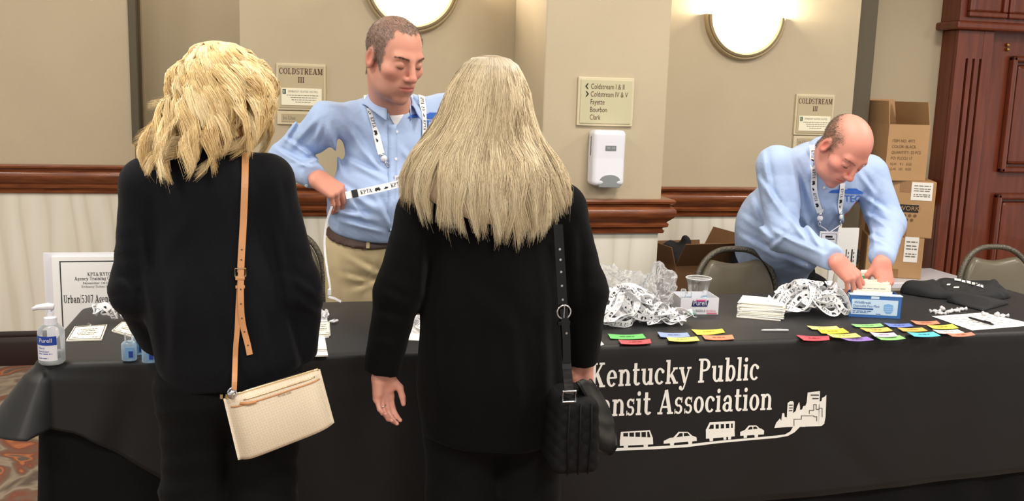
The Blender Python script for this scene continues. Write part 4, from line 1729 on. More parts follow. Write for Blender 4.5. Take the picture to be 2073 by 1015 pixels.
def shirt_collar(parent, c, f, r, u, rad, material, tip=.075, open_a=28):
    """turn-down collar round a neck: c centre, f forward, r right, u up"""
    def fn(s, t):
        a = math.radians(open_a+(360-2*open_a)*s)
        front = abs(math.cos(a/2))**3 if False else max(0., math.cos(a))
        dv = f*math.cos(a)+r*math.sin(a)*.98
        zt = .030-.052*front
        fall = .040+.040*max(0., math.cos(a))**3
        R = rad*(1+.06*t)
        o = [0, .006, .020, .030][0]
        out = .004+.030*t
        return c+dv*(R+out)+u*(zt-fall*t+.006*math.sin(math.pi*min(1, t*2)))+f*(.010*front*t)
    V, Fc = grid_patch(fn, 44, 6)
    o = link_mesh('collar', V, Fc, material, parent, True)
    md = o.modifiers.new('solid', 'SOLIDIFY')
    md.thickness = .003
    md.offset = 0
    def fb(s, t):
        a = math.radians(open_a-6+(372-2*open_a)*s)
        front = max(0., math.cos(a))
        dv = f*math.cos(a)+r*math.sin(a)*.98
        return c+dv*(rad-.001+.004*(1-t))+u*(.030-.052*front-.05*(1-t))
    V, Fc = grid_patch(fb, 40, 3)
    o2 = link_mesh('collar_band', V, Fc, material, parent, True)
    md = o2.modifiers.new('solid', 'SOLIDIFY')
    md.thickness = .002
    return o


def px_print(polys, bvh, name, material, parent, off=.0022):
    V, Fc = [], []
    for p in polys:
        b = len(V)
        ok = True
        tmp = []
        for q in p:
            h, n = hit(q[0], q[1], bvh, off)
            if h is None:
                ok = False
                break
            tmp.append(h)
        if ok:
            V += tmp
            Fc.append(tuple(range(b, b+len(p))))
    if V:
        return link_mesh(name, V, Fc, material, parent)


def px_button(px, py, bvh, parent):
    h, n = hit(px, py, bvh, .001)
    if h is None:
        return
    a = nrm(np.cross(n, (0.3, .2, 1)))
    b = np.cross(n, a)
    mb = MB()
    for k, (r, d) in enumerate(((.0055, 0), (.0055, .002), (.0035, .0024))):
        for i in range(10):
            th = 2*math.pi*i/10
            mb.V.append(tuple(h+(a*math.cos(th)+b*math.sin(th))*r+n*d))
    for k in range(2):
        for i in range(10):
            mb.F.append((k*10+i, k*10+(i+1) % 10, k*10+10+(i+1) % 10, k*10+10+i))
    mb.F.append(tuple(range(20, 30)))
    mb.build('button', M_WPL, parent)


def tec_logo(bvh, parent, x0, y0, s, slope):
    """blue embroidered mark: a van over the letters TEC"""
    mt = mat('blue_embroidery', srgb(44, 98, 190), .6)
    f = lambda P, dx, dy, k: [[np.array([x0+(q[0]*k+dx)*s, y0-(q[1]*k+dy)*s+slope*(q[0]*k+dx)*s]) for q in p] for p in P]
    px_print(f(sans('TEC', 1.), 0, 0, 21), bvh, 'logo_letters', mt, parent, .0035)
    prof = [(-34, 19, 20), (-28, 19, 25), (-14, 19, 27), (4, 19, 27), (6, 18, 27), (9, 18, 30), (27, 18, 30), (33, 18, 26), (39, 18, 24), (42, 19, 21)]
    van = []
    for (xa, l0, h0), (xb, l1, h1) in zip(prof[:-1], prof[1:]):
        for j in range(3):
            g = lambda t: (xa+(xb-xa)*t, l0+(l1-l0)*t, h0+(h1-h0)*t)
            q0, q1 = g(j/3), g((j+1)/3)
            van.append([np.array((q0[0], q0[1])), np.array((q1[0], q1[1])), np.array((q1[0], q1[2])), np.array((q0[0], q0[2]))])
    px_print(f(van, 0, 0, 1), bvh, 'logo_van', mt, parent, .0035)


def shoes(parent, spots, f, material):
    for (x, y) in spots:
        c = np.array([x, y, 0.])
        f3 = np.array([f[0], f[1], 0.])

        def fs(p):
            d = cone(p, c+f3*-.05+np.array([0, 0, .045]), c+f3*.13+np.array([0, 0, .035]), .042, .038, ((0, 0, 1), .85))
            d = sm(d, cone(p, c+f3*-.04+np.array([0, 0, .05]), c+f3*-.03+np.array([0, 0, .11]), .04, .045), .03)
            return np.maximum(d, -(p[:, 2]-.001))
        V, Q = nets(fs, c-np.array([.25, .25, .02]), c+np.array([.25, .25, .2]), .008)
        link_mesh('shoe', V, Q, material, parent, True)

# ------------------------------------------------------------------ people: the two women seen from behind
M_KNIT = mat('black_knit', srgb(14, 15, 19), .85, bump=.25, scale=420, sheen=.05, spec=.15)
M_KNIT2 = mat('black_fine_knit', srgb(9, 9, 10), .9, bump=.35, scale=300, stretch=(3, 3, .4), sheen=.03, spec=.12)
M_TROUS = mat('black_trousers', srgb(11, 11, 12), .85, bump=.2, scale=300, sheen=.03, spec=.15)
M_SHOEB = mat('black_leather', srgb(18, 17, 17), .35)
SK_W = (srgb(214, 162, 142), srgb(206, 128, 114), srgb(188, 96, 92), srgb(214, 166, 144))
RND = np.random.default_rng(7)


THUMB_DOWN = [(.55, .75, -.45, .040, .0145, .0115), (.1, .95, -.3, .030, .0112, .0098), (-.05, .95, -.3, .024, .0098, .0075)]


def female_body(root, Hc, R3, neck_to, torso, arms, hands, col=SK_W):
    """torso: list of (a,b,ra,rb,flat); arms: list of joints; hands: list of sdf functions with boxes"""
    parts, cols = [], []

    def fh(p):
        q = (p-Hc.astype(np.float32))@R3.astype(np.float32)
        d = head_sdf(q*1.06)/1.06
        nb = (Hc+R3@np.array([0, -.018, -.05]))
        return sm(d, cone(p, nb, neck_to, .050, .056), .03)
    lo = np.minimum(Hc-.17, np.asarray(neck_to)-.08)
    hi = np.maximum(Hc+.17, np.asarray(neck_to)+.08)
    V, Q = nets(fh, lo, hi, .004)
    parts.append((V, Q))
    cols.append(skin_colors((V-Hc)@R3*1.06, col[0], col[1], col[2], col[3]))

    def fb(p):
        d = None
        for (a, b, ra, rb, fl) in torso:
            c = cone(p, a, b, ra, rb, fl)
            d = c if d is None else sm(d, c, .05)
        for J, rs in arms:
            for i in range(len(J)-1):
                e_, r_ = np.asarray(J[i+1], float), rs[i+1]
                if len(J) == 3 and i == 1 and rs[0] < .055:      # stop short of the finely modelled wrist
                    e_, r_ = e_+(np.asarray(J[i])-e_)*.22, .022
                d = sm(d, cone(p, J[i], e_, rs[i], r_), .03)
        return d
    al = [np.asarray(q) for t in torso for q in t[:2]]+[np.asarray(q) for J, _ in arms for q in J]
    lo, hi = np.min(al, 0)-.2, np.max(al, 0)+.2
    V, Q = nets(fb, lo, hi, .016)
    parts.append((V, Q))
    cols.append(np.tile(np.array(col[0]), (len(V), 1)))
    for fn, lo, hi in hands:
        V, Q = nets(fn, lo, hi, .003)
        parts.append((V, Q))
        cols.append(np.tile(np.array(col[0])*.75+np.array(col[1])*.25, (len(V), 1)))
    V, Q = join(parts)
    return link_mesh('body', V, Q, M_SKIN, root, True, np.concatenate(cols))


def hair_field(rows, Y, back, front, cyc, dx=0.):
    """rows: (y_px, xl_px, xr_px); back/front/cyc: depth tables over height"""
    z, cx, a = [], [], []
    for y, xl, xr in rows:
        Yr = Y+.03-.15*min(1., (y-rows[0][0])/170)
        L, Rr = at(xl, y, Yr), at(xr, y, Yr)
        z.append((L[2]+Rr[2])/2)
        cx.append((L[0]+Rr[0])/2+dx)
        a.append((Rr[0]-L[0])/2)
    z, cx, a = np.array(z)[::-1], np.array(cx)[::-1], np.array(a)[::-1]
    bz, bb = np.array([q[0] for q in back])[::-1], np.array([q[1] for q in back])[::-1]
    fz, fb = np.array([q[0] for q in front])[::-1], np.array([q[1] for q in front])[::-1]
    cz, cb = np.array([q[0] for q in cyc])[::-1], np.array([q[1] for q in cyc])[::-1]

    def pos(phi, zz, s):
        A = np.interp(zz, z, a)*s
        C = np.interp(zz, z, cx)
        B = np.where(np.cos(phi) > 0, np.interp(zz, bz, bb), np.interp(zz, fz, fb))*(s*.5+.5)
        cy = np.interp(zz, cz, cb)
        return np.stack([C+A*np.sin(phi), cy-B*np.cos(phi), zz+0*phi], -1)
    return pos, z.max()


def woman2():
    Y0 = 2.34
    t = thing('person', 'woman in black tunic with long ash-blonde hair and shoulder bag', 'person', (float(at(1000, 900, Y0)[0]), Y0, 0))
    Hc = at(988, 224, 2.39)
    R3 = rot_xyz((-.1, 1, -.12), (0, 0, 1))
    nb = at(992, 345, 2.38)
    sl, sr = at(858, 432, 2.37), at(1132, 425, 2.37)
    el, er = at(806, 590, 2.35), at(1184, 590, 2.36)
    wl, wr_ = at(774, 752, 2.35), at(1177, 728, 2.41)
    ch, wa, hp = at(996, 450, 2.37), at(998, 620, 2.37), at(1000, 760, 2.36)
    hm = at(998, 880, 2.36)
    YV = (0, 1, 0)
    torso = [(ch, wa, .12, .12, (YV, .7)), (wa, hp, .13, .15, (YV, .7)), (sl, sr, .045, .045, None)]
    lf = [at(935, 1000, 2.38), at(1060, 1000, 2.38)]
    w = wl+np.array([0, 0, -.004])

    def hl(p):
        return hand_sdf(p, w, (.06, .16, -1), (-.42, .88, .12), (.88, .45, .1), .82, [(14, 34, 28), (20, 40, 30), (26, 44, 32), (30, 46, 32)], THUMB_DOWN, wl+np.array([.005, .0, .09]), .25)
    w2 = wr_

    def hr(p):
        return hand_sdf(p, w2, (.05, .1, -1), (.2, .9, 0), (-.95, .1, .1), .90, [(20, 24, 18), (26, 28, 20), (32, 32, 22), (38, 34, 24)], THUMB_OPEN, w2+np.array([-.005, 0, .09]), .8)
    female_body(t, Hc, R3, nb, torso, [([sl, el, wl], [.04, .036, .026]), ([sr, er, wr_], [.04, .036, .026]),
                                       ([at(940, 830, 2.37), lf[0], (lf[0][0], 2.38, .08)], [.08, .06, .04]), ([at(1058, 830, 2.37), lf[1], (lf[1][0], 2.38, .08)], [.08, .06, .04])],
                [(hl, w+np.array([-.09, -.09, -.2]), w+np.array([.1, .09, .1])), (hr, w2+np.array([-.1, -.09, -.2]), w2+np.array([.09, .09, .1]))])
    ring = w+(nrm((.88, .45, .1))*-.0105+nrm((.06, .16, -1))*.106+nrm((-.42, .88, .12))*-.010)*.82
    MB().tube([ring+.0095*np.array([math.cos(a)*.9, math.sin(a), .25*math.cos(a)]) for a in np.linspace(0, 2*math.pi, 15)[:-1]], .0014, 6, closed=True).build('ring', mat('silver', srgb(210, 208, 200), .25, 1.), t, smooth=True)

    def sw(p):
        d = cone(p, ch, wa, .154, .172, (YV, .78))
        d = sm(d, cone(p, wa, hp, .172, .186, (YV, .76)), .06)
        d = sm(d, cone(p, hp, hm+np.array([0, 0, -.16]), .186, .198, (YV, .76)), .05)
        d = sm(d, cone(p, sl, sr, .066, .066), .06)
        d = sm(d, cone(p, nb+np.array([0, 0, -.02]), (sl+sr)/2, .06, .09), .05)
        for s, e, q in ((sl, el, wl), (sr, er, wr_)):
            a = sm(cone(p, s, e, .066, .056), cone(p, e, q+(q-e)*.02, .056, .045), .03)
            a = a+wr(p, .002, (20, 10, 60), 1.)*near(p, e, .16)
            d = sm(d, a, .022)
        d = d+wr(p, .002, (18, 4, 9), .4)+folds(p, F_W2)+.004*np.sin((p[:, 0]-ch[0])*42+3*np.sin(p[:, 2]*4))*np.clip((wa[2]-p[:, 2])/.35, 0, 1)
        # hem cut and cuffs cut
        d = smx(d, (hm[2]-.008*np.sin((p[:, 0]-ch[0])*9))-p[:, 2], .012)
        for q, e in ((wl, el), (wr_, er)):
            n = nrm(q-e)
            cut = (p-(q+n*.004))@n.astype(np.float32)
            arm_zone = np.sqrt(((p-np.asarray(q, np.float32))**2).sum(1))-.085
            d = smx(d, -np.maximum(-cut, arm_zone), .006)
        return d
    al = np.array([sl, sr, el, er, wl, wr_, hm, nb])
    V, Q = nets(sw, al.min(0)-.24, al.max(0)+.2, .0075)
    swo = link_mesh('tunic', V, Q, M_KNIT2, t, True)
    bv = bvh_of(V, Q)

    def tr(p):
        d = None
        for k, (x, l) in enumerate(((935, lf[0]), (1068, lf[1]))):
            top = at(x, 840, 2.37)
            a = sm(cone(p, top, l, .105, .088), cone(p, l, (l[0], 2.38, .06), .088, .08), .04)
            d = a if d is None else sm(d, a, .02)
        d = sm(d, cone(p, hp+np.array([-.05, 0, -.08]), hp+np.array([.05, 0, -.08]), .11, .11), .05)
        return d+wr(p, .003, (9, 5, 40), 2.)
    V, Q = nets(tr, (hp[0]-.35, 2.13, .03), (hp[0]+.35, 2.60, hp[2]-.02), .010)
    link_mesh('trousers', V, Q, M_TROUS, t, True)
    shoes(t, [(lf[0][0], 2.40), (lf[1][0], 2.40)], (0, 1), M_SHOEB)
    # --- long hair
    rows = [(110, 985, 991), (118, 950, 1022), (130, 934, 1040), (150, 922, 1053), (183, 908, 1073), (229, 898, 1088), (275, 878, 1108), (298, 856, 1124), (321, 838, 1143), (368, 814, 1163), (414, 806, 1168), (460, 812, 1164), (505, 850, 1130)]
    zz = lambda y: float(at(1000, y, Y0+.03-.15*min(1., (y-111)/170))[2])
    back = [(zz(111), .012), (zz(118), .06), (zz(135), .092), (zz(165), .112), (zz(230), .118), (zz(300), .115), (zz(360), .130), (zz(440), .142), (zz(500), .145)]
    front = [(zz(111), .012), (zz(118), .05), (zz(135), .078), (zz(170), .095), (zz(250), .09), (zz(300), .08), (zz(500), .03)]
    cyc = [(zz(111), 2.38), (zz(200), 2.38), (zz(300), 2.37), (zz(360), 2.345), (zz(500), 2.34)]
    pos, zt = hair_field(rows, Y0, back, front, cyc, .012)

    def tipz(phi):
        px = 986+178*np.sin(np.clip(phi, -1.6, 1.6))
        y = np.interp(px, [806, 830, 880, 940, 1000, 1040, 1080, 1120, 1150, 1170], [415, 440, 466, 488, 497, 498, 488, 470, 452, 440])
        y = np.where(np.abs(phi) > 1.75, 400, y)
        return np.interp(y, [300, 600], [zz(300), zz(600)])
    # shell below the strands
    nu, nv = 60, 34

    def shell(i, j):
        phi = -2.35+4.7*i
        z1 = tipz(np.array(phi))+.05
        z = zt-.006-(zt-.006-z1)*j**1.7
        return pos(np.array(phi), z, .90)
    V, Fc = grid_patch(shell, nu, nv)
    V = np.array(V)
    base = np.array(srgb(150, 130, 104))
    CC = np.tile(base, (len(V), 1))
    o = link_mesh('hair_underlayer', V, Fc, mat('hair_underlayer', (1, 1, 1), .7, attr='Col', bump=.4, scale=200, stretch=(1, 1, .05)), t, True, CC)
    md = o.modifiers.new('solid', 'SOLIDIFY')
    md.thickness = .003
    md.offset = 0
    S, n = 11400, 12
    NL = 90
    lk = RND.uniform(-2.4, 2.4, NL)
    lph, lamp = RND.uniform(0, 6.28, NL), RND.uniform(.3, 1., NL)
    ltip, lf2 = RND.normal(0, .013, NL), RND.uniform(2.2, 3.6, NL)
    lcol = RND.random(NL)
    li = RND.integers(0, NL, S)
    phi0 = lk[li]+RND.normal(0, .085, S)
    u = np.linspace(0, 1, n)[None]
    start = RND.uniform(0, .30, S)**1.4*.35
    start = np.where(RND.random(S) < .8, RND.uniform(0, .003, S), start)
    z1 = tipz(phi0)+.030+ltip[li]+RND.normal(0, .012, S)+np.where(RND.random(S) < .12, RND.uniform(.02, .10, S), 0)
    zz0 = zt-.002-(zt-z1)*start
    Z = zz0[:, None]-(zz0-z1)[:, None]*(.55*u**2+.45*u**1.35)
    conv = np.clip((u-.30)/.70, 0, 1)**1.2*.80
    PH = phi0[:, None]*(1-conv)+lk[li][:, None]*conv
    PH = PH+.010*np.sin(u*lf2[li][:, None]*6.28+lph[li][:, None])*u
    sl_ = np.clip(.95+.045*np.sin(lph[li]*3)+RND.normal(0, .022, S), .88, 1.03)
    P = pos(PH, Z, sl_[:, None])
    wv = (np.sin(u*lf2[li][:, None]*6.28+lph[li][:, None])*lamp[li][:, None]+.12*np.sin(u*15+RND.uniform(0, 6, S)[:, None]))*(.0010+.0105*u**1.8)
    P[..., 0] += wv
    P[..., 1] -= wv*.5+.003
    tone = np.clip(.62*lcol[li]+.38*RND.random(S), 0, 1)
    c_lo, c_mid, c_hi = np.array(srgb(118, 100, 78)), np.array(srgb(206, 186, 148)), np.array(srgb(240, 228, 196))
    C0 = np.where(tone[:, None] < .45, c_lo+(c_mid-c_lo)*(tone[:, None]/.45), c_mid+(c_hi-c_mid)*((tone[:, None]-.45)/.55))
    root = np.array(srgb(168, 160, 148))*(0.55+.6*RND.random(S))[:, None]
    C = C0[:, None, :]+(root-C0)[:, None, :]*np.clip(1-u*3.2, 0, 1)[..., None]*.8
    strands(P, RND.uniform(.0005, .0011, S), C, 'hair', M_HAIRM, t)
    return t, bv


W2, BV_W2 = woman2()


RND = np.random.default_rng(23)


def woman1():
    Y0 = 2.36
    t = thing('person', 'woman in black sweater with wavy golden-blonde shoulder-length hair', 'person', (float(at(450, 900, Y0)[0]), Y0, 0))
    Hc = at(447, 200, 2.41)
    R3 = rot_xyz((.30, 1, -.20), (.10, 0, 1))
    nb = at(452, 320, 2.39)
    sl, sr = at(300, 372, 2.37), at(540, 366, 2.36)
    el, er = at(276, 588, 2.37), at(600, 580, 2.36)
    wl, wr_ = at(318, 690, 2.55), at(598, 700, 2.5)
    ch, wa, hp = at(424, 430, 2.37), at(438, 600, 2.37), at(468, 735, 2.37)
    hm = at(468, 768, 2.37)
    YV = (0, 1, 0)
    lf = [at(395, 1000, 2.38), at(530, 1000, 2.38)]
    torso = [(ch, wa, .11, .115, (YV, .7)), (wa, hp, .12, .135, (YV, .7)), (sl, sr, .045, .045, None)]

    def hl(p):
        return hand_sdf(p, wl, (.45, .75, -.15), (-.3, -.2, .9), (.8, -.5, .2), .88, [(25, 35, 25)]*4, THUMB_IN, wl+nrm(el-wl)*.08)

    def hr(p):
        return hand_sdf(p, wr_, (-.45, .8, .0), (.3, -.2, .9), (-.8, -.5, .2), .88, [(25, 35, 25)]*4, THUMB_IN, wr_+nrm(er-wr_)*.08)
    female_body(t, Hc, R3, nb, torso, [([sl, el, wl], [.04, .036, .026]), ([sr, er, wr_], [.04, .036, .026]),
                                       ([at(405, 800, 2.38), lf[0], (lf[0][0], 2.38, .08)], [.075, .058, .04]), ([at(525, 800, 2.38), lf[1], (lf[1][0], 2.38, .08)], [.075, .058, .04])],
                [(hl, wl+np.array([-.1, -.1, -.1]), wl+np.array([.16, .2, .1])), (hr, wr_+np.array([-.16, -.1, -.1]), wr_+np.array([.1, .2, .1]))])

    def sw(p):
        d = cone(p, ch, wa, .140, .152, (YV, .82))
        d = sm(d, cone(p, wa, hp, .152, .158, (YV, .80)), .06)
        d = sm(d, cone(p, hp, hp+np.array([0, 0, -.2]), .158, .150, (YV, .80)), .04)
        d = sm(d, cone(p, sl, sr, .060, .060), .06)
        d = sm(d, cone(p, nb+np.array([0, 0, -.03]), (sl+sr)/2+np.array([.01, 0, 0]), .056, .09), .05)
        for s, e, q in ((sl, el, wl), (sr, er, wr_)):
            a = sm(cone(p, s, e, .060, .054), cone(p, e, q, .054, .046), .03)
            a = a+wr(p, .003, (15, 12, 70), 1.)*near(p, e, .15)
            d = sm(d, a, .020)
        # wide bell of the right sleeve falling over the forearm
        d = sm(d, cone(p, at(612, 610, 2.38), at(608, 706, 2.4), .045, .040), .03)
        d = d+wr(p, .002, (24, 4, 12), .4)+folds(p, F_W1)+.004*np.sin((p[:, 0]-ch[0])*38+2*np.sin(p[:, 2]*9))*np.clip((wa[2]-p[:, 2])/.25, 0, 1)
        hz = hm[2]+.006*np.sin((p[:, 0]-ch[0])*14)
        band = np.clip((hz+.05-p[:, 2])/.03, 0, 1)
        d = d+band*.006
        return smx(d, hz-p[:, 2]-.25*np.clip(np.abs(p[:, 1]-2.38)-.16, 0, 1), .010)
    al = np.array([sl, sr, el, er, wl, wr_, hm, nb])
    V, Q = nets(sw, al.min(0)-.22, al.max(0)+.2, .0075)
    link_mesh('sweater', V, Q, M_KNIT, t, True)
    bv = bvh_of(V, Q)

    def tr(p):
        d = None
        for k, (x, l) in enumerate(((402, lf[0]), (532, lf[1]))):
            top = at(x, 800, 2.38)
            a = sm(cone(p, top, l, .098, .078), cone(p, l, (l[0], 2.38, .06), .078, .07), .04)
            d = a if d is None else sm(d, a, .015)
        d = sm(d, cone(p, hp+np.array([-.06, .01, -.05]), hp+np.array([.05, .01, -.05]), .115, .115), .05)
        return d+wr(p, .005, (9, 5, 45), 2.)
    V, Q = nets(tr, (hp[0]-.35, 2.13, .03), (hp[0]+.35, 2.60, hp[2]+.01), .010)
    link_mesh('trousers', V, Q, M_TROUS, t, True)
    shoes(t, [(lf[0][0], 2.40), (lf[1][0], 2.40)], (0, 1), M_SHOEB)
    # --- wavy hair
    rows = [(82, 434, 441), (90, 405, 474), (100, 390, 492), (125, 372, 517), (147, 356, 534), (168, 341, 547), (190, 338, 551), (212, 338, 545), (233, 328, 536), (255, 320, 530), (277, 308, 525), (298, 293, 518), (320, 287, 512), (345, 296, 500), (365, 310, 480)]
    zz = lambda y: float(at(440, y, Y0+.03-.15*min(1., (y-83)/170))[2])
    back = [(zz(83), .012), (zz(90), .055), (zz(105), .088), (zz(140), .118), (zz(190), .128), (zz(250), .125), (zz(300), .128), (zz(360), .145)]
    front = [(zz(83), .012), (zz(90), .05), (zz(105), .075), (zz(140), .095), (zz(250), .09), (zz(360), .06)]
    cyc = [(zz(83), 2.40), (zz(200), 2.40), (zz(300), 2.38), (zz(360), 2.365)]
    pos, zt = hair_field(rows, Y0, back, front, cyc)

    def tipz(phi):
        px = 400+112*np.sin(np.clip(phi, -1.6, 1.6))
        y = np.interp(px, [286, 310, 345, 385, 410, 450, 490, 512], [322, 350, 352, 334, 322, 311, 308, 300])
        y = np.where(np.abs(phi) > 1.8, 300, y)
        return np.interp(y, [200, 600], [zz(200), zz(600)])

    def shell(i, j):
        phi = -2.3+4.6*i
        z1 = tipz(np.array(phi))+.036
        z = zt-.006-(zt-.006-z1)*j**1.7
        return pos(np.array(phi), z, .88)
    V, Fc = grid_patch(shell, 60, 30)
    V = np.array(V)
    o = link_mesh('hair_underlayer', V, Fc, MATS['hair_underlayer'], t, True, np.tile(np.array(srgb(176, 136, 84)), (len(V), 1)))
    md = o.modifiers.new('solid', 'SOLIDIFY')
    md.thickness = .003
    md.offset = 0
    S, n = 7200, 21
    NL = 92
    lk = np.linspace(-2.35, 2.35, NL)+RND.normal(0, .09, NL)
    lph, lamp = RND.uniform(0, 6.28, NL), RND.uniform(.5, 1., NL)
    lfr = RND.uniform(2.3, 3.3, NL)
    ltip, lcol = RND.normal(0, .014, NL), RND.random(NL)
    flip = RND.uniform(-.2, 1., NL)
    lst = np.zeros(NL)
    lph = 4*np.sin(1.7*lk)+RND.normal(0, .9, NL)
    short = np.where(RND.random(NL) < .25, RND.uniform(.03, .12, NL), 0.)
    li = RND.integers(0, NL, S)
    phi0 = lk[li]+RND.normal(0, .10, S)
    u = np.linspace(0, 1, n)[None]
    z1 = tipz(phi0)+short[li]+.010+ltip[li]+RND.normal(0, .006, S)
    st = np.clip(lst[li]+RND.uniform(0, .004, S), 0, 1)
    z0 = zt-.002-(zt-z1)*st
    Z = z0[:, None]-(z0-z1)[:, None]*(.5*u**2+.5*u**1.3)
    conv = np.clip((u-.12)/.7, 0, 1)*.80
    PH = phi0[:, None]*(1-conv)+lk[li][:, None]*conv
    sl_ = np.clip(.94+.045*np.sin(lph[li]*3)+RND.normal(0, .022, S), .86, 1.02)-.05*(short[li] > 0)
    ramp = np.where(lst[li][:, None] > 0, .88+.12*np.clip(u/.22, 0, 1), 1.)
    P = pos(PH, Z, sl_[:, None]*ramp)
    ph = u*lfr[li][:, None]*6.28+lph[li][:, None]+RND.normal(0, .12, S)[:, None]
    am = lamp[li][:, None]*(.002+.026*np.clip(u*1.25, 0, 1)**1.2)
    tang = np.stack([np.cos(PH), np.sin(PH), 0*PH], -1)
    radl = np.stack([np.sin(PH), -np.cos(PH), 0*PH], -1)
    P = P+tang*(am*np.sin(ph))[..., None]+radl*((am*.9)*np.cos(ph)+am*.2)[..., None]
    P[..., 2] += am*.7*np.cos(ph*1.0+1.)
    en = np.clip((u-.8)/.2, 0, 1)**2
    P = P+radl*(en*.026*flip[li][:, None])[..., None]
    P[..., 0] -= en*.016*(RND.random(S)*.6+.4)[:, None]
    tone = np.clip(.6*lcol[li]+.4*RND.random(S), 0, 1)
    c_lo, c_mid, c_hi = np.array(srgb(160, 118, 68)), np.array(srgb(232, 202, 142)), np.array(srgb(252, 236, 196))
    C0 = np.where(tone[:, None] < .4, c_lo+(c_mid-c_lo)*(tone[:, None]/.4), c_mid+(c_hi-c_mid)*((tone[:, None]-.4)/.6))
    C = np.repeat(C0[:, None, :], n, 1)
    strands(P, RND.uniform(.0006, .0012, S), C, 'hair', M_HAIRM, t)
    # loose flyaway hairs
    return t, bv


W1, BV_W1 = woman1()

# ------------------------------------------------------------------ people: the two men in blue shirts
M_SHIRT = mat('blue_oxford_shirt', srgb(166, 187, 222), .75, bump=.30, scale=34, sheen=.1, spec=.25)
M_KHAKI = mat('khaki_twill', srgb(190, 172, 134), .85, bump=.12, scale=600, spec=.2)
M_BELT = mat('brown_leather_belt', srgb(66, 44, 36), .45, bump=.1, scale=200)
M_DARKT = mat('dark_navy_trousers', srgb(20, 21, 26), .85, bump=.15, scale=400, spec=.2)
M_TEE = mat('white_undershirt', srgb(226, 226, 228), .8)
SK_M = (srgb(208, 150, 128), srgb(200, 116, 98), srgb(186, 104, 96), srgb(150, 112, 98))
HAIR1 = [srgb(112, 98, 88), srgb(136, 122, 110), srgb(92, 78, 68), srgb(154, 142, 130)]


def male(root, Hc, R3, hs, nb, skull_col, mask, jowl, torso, arms, hands, base_col=SK_M):
    parts, cols = [], []

    def fh(p):
        q = (p-Hc.astype(np.float32))@R3.astype(np.float32)
        d = head_sdf(q/hs, jowl)*hs
        return sm(d, cone(p, Hc+R3@np.array([0, -.022, -.045])*hs, nb, .060*hs, .066*hs), .03)
    lo = np.minimum(Hc-.17, np.asarray(nb)-.08)
    hi = np.maximum(Hc+.17, np.asarray(nb)+.08)
    V, Q = nets(fh, lo, hi, .0029)
    headV = V
    parts.append((V, Q))
    cols.append(skin_colors((V-Hc)@R3/hs, base_col[0], base_col[1], base_col[2], base_col[3], skull_col, mask))

    def fb(p):
        d = None
        for (a, b, ra, rb, fl) in torso:
            c = cone(p, a, b, ra, rb, fl)
            d = c if d is None else sm(d, c, .05)
        for J, rs in arms:
            for i in range(len(J)-1):
                e_, r_ = np.asarray(J[i+1], float), rs[i+1]
                if len(J) == 3 and i == 1 and rs[0] < .055:      # stop short of the finely modelled wrist
                    e_, r_ = e_+(np.asarray(J[i])-e_)*.22, .022
                d = sm(d, cone(p, J[i], e_, rs[i], r_), .03)
        return d
    al = [np.asarray(q) for t in torso for q in t[:2]]+[np.asarray(q) for J, _ in arms for q in J]
    V, Q = nets(fb, np.min(al, 0)-.2, np.max(al, 0)+.2, .016)
    parts.append((V, Q))
    cols.append(np.tile(np.array(base_col[0]), (len(V), 1)))
    for fn, c in hands:
        V, Q = nets(fn, c-.19, c+.19, .0030)
        parts.append((V, Q))
        cols.append(np.tile(np.array(base_col[0])*.75+np.array(base_col[1])*.25, (len(V), 1)))
    V, Q = join(parts)
    o = link_mesh('body', V, Q, M_SKIN, root, True, np.concatenate(cols))
    return o, headV


def leg_sdf(p, hp, hips, ends, r, k=.03):
    d = cone(p, hips[0], hips[1], r[0], r[0])
    for (a, b) in ends:
        kn = (np.asarray(a)+np.asarray(b))/2
        d = sm(d, sm(cone(p, a, kn, r[1], r[2]), cone(p, kn, b, r[2], r[3]), .04), k)
    return d


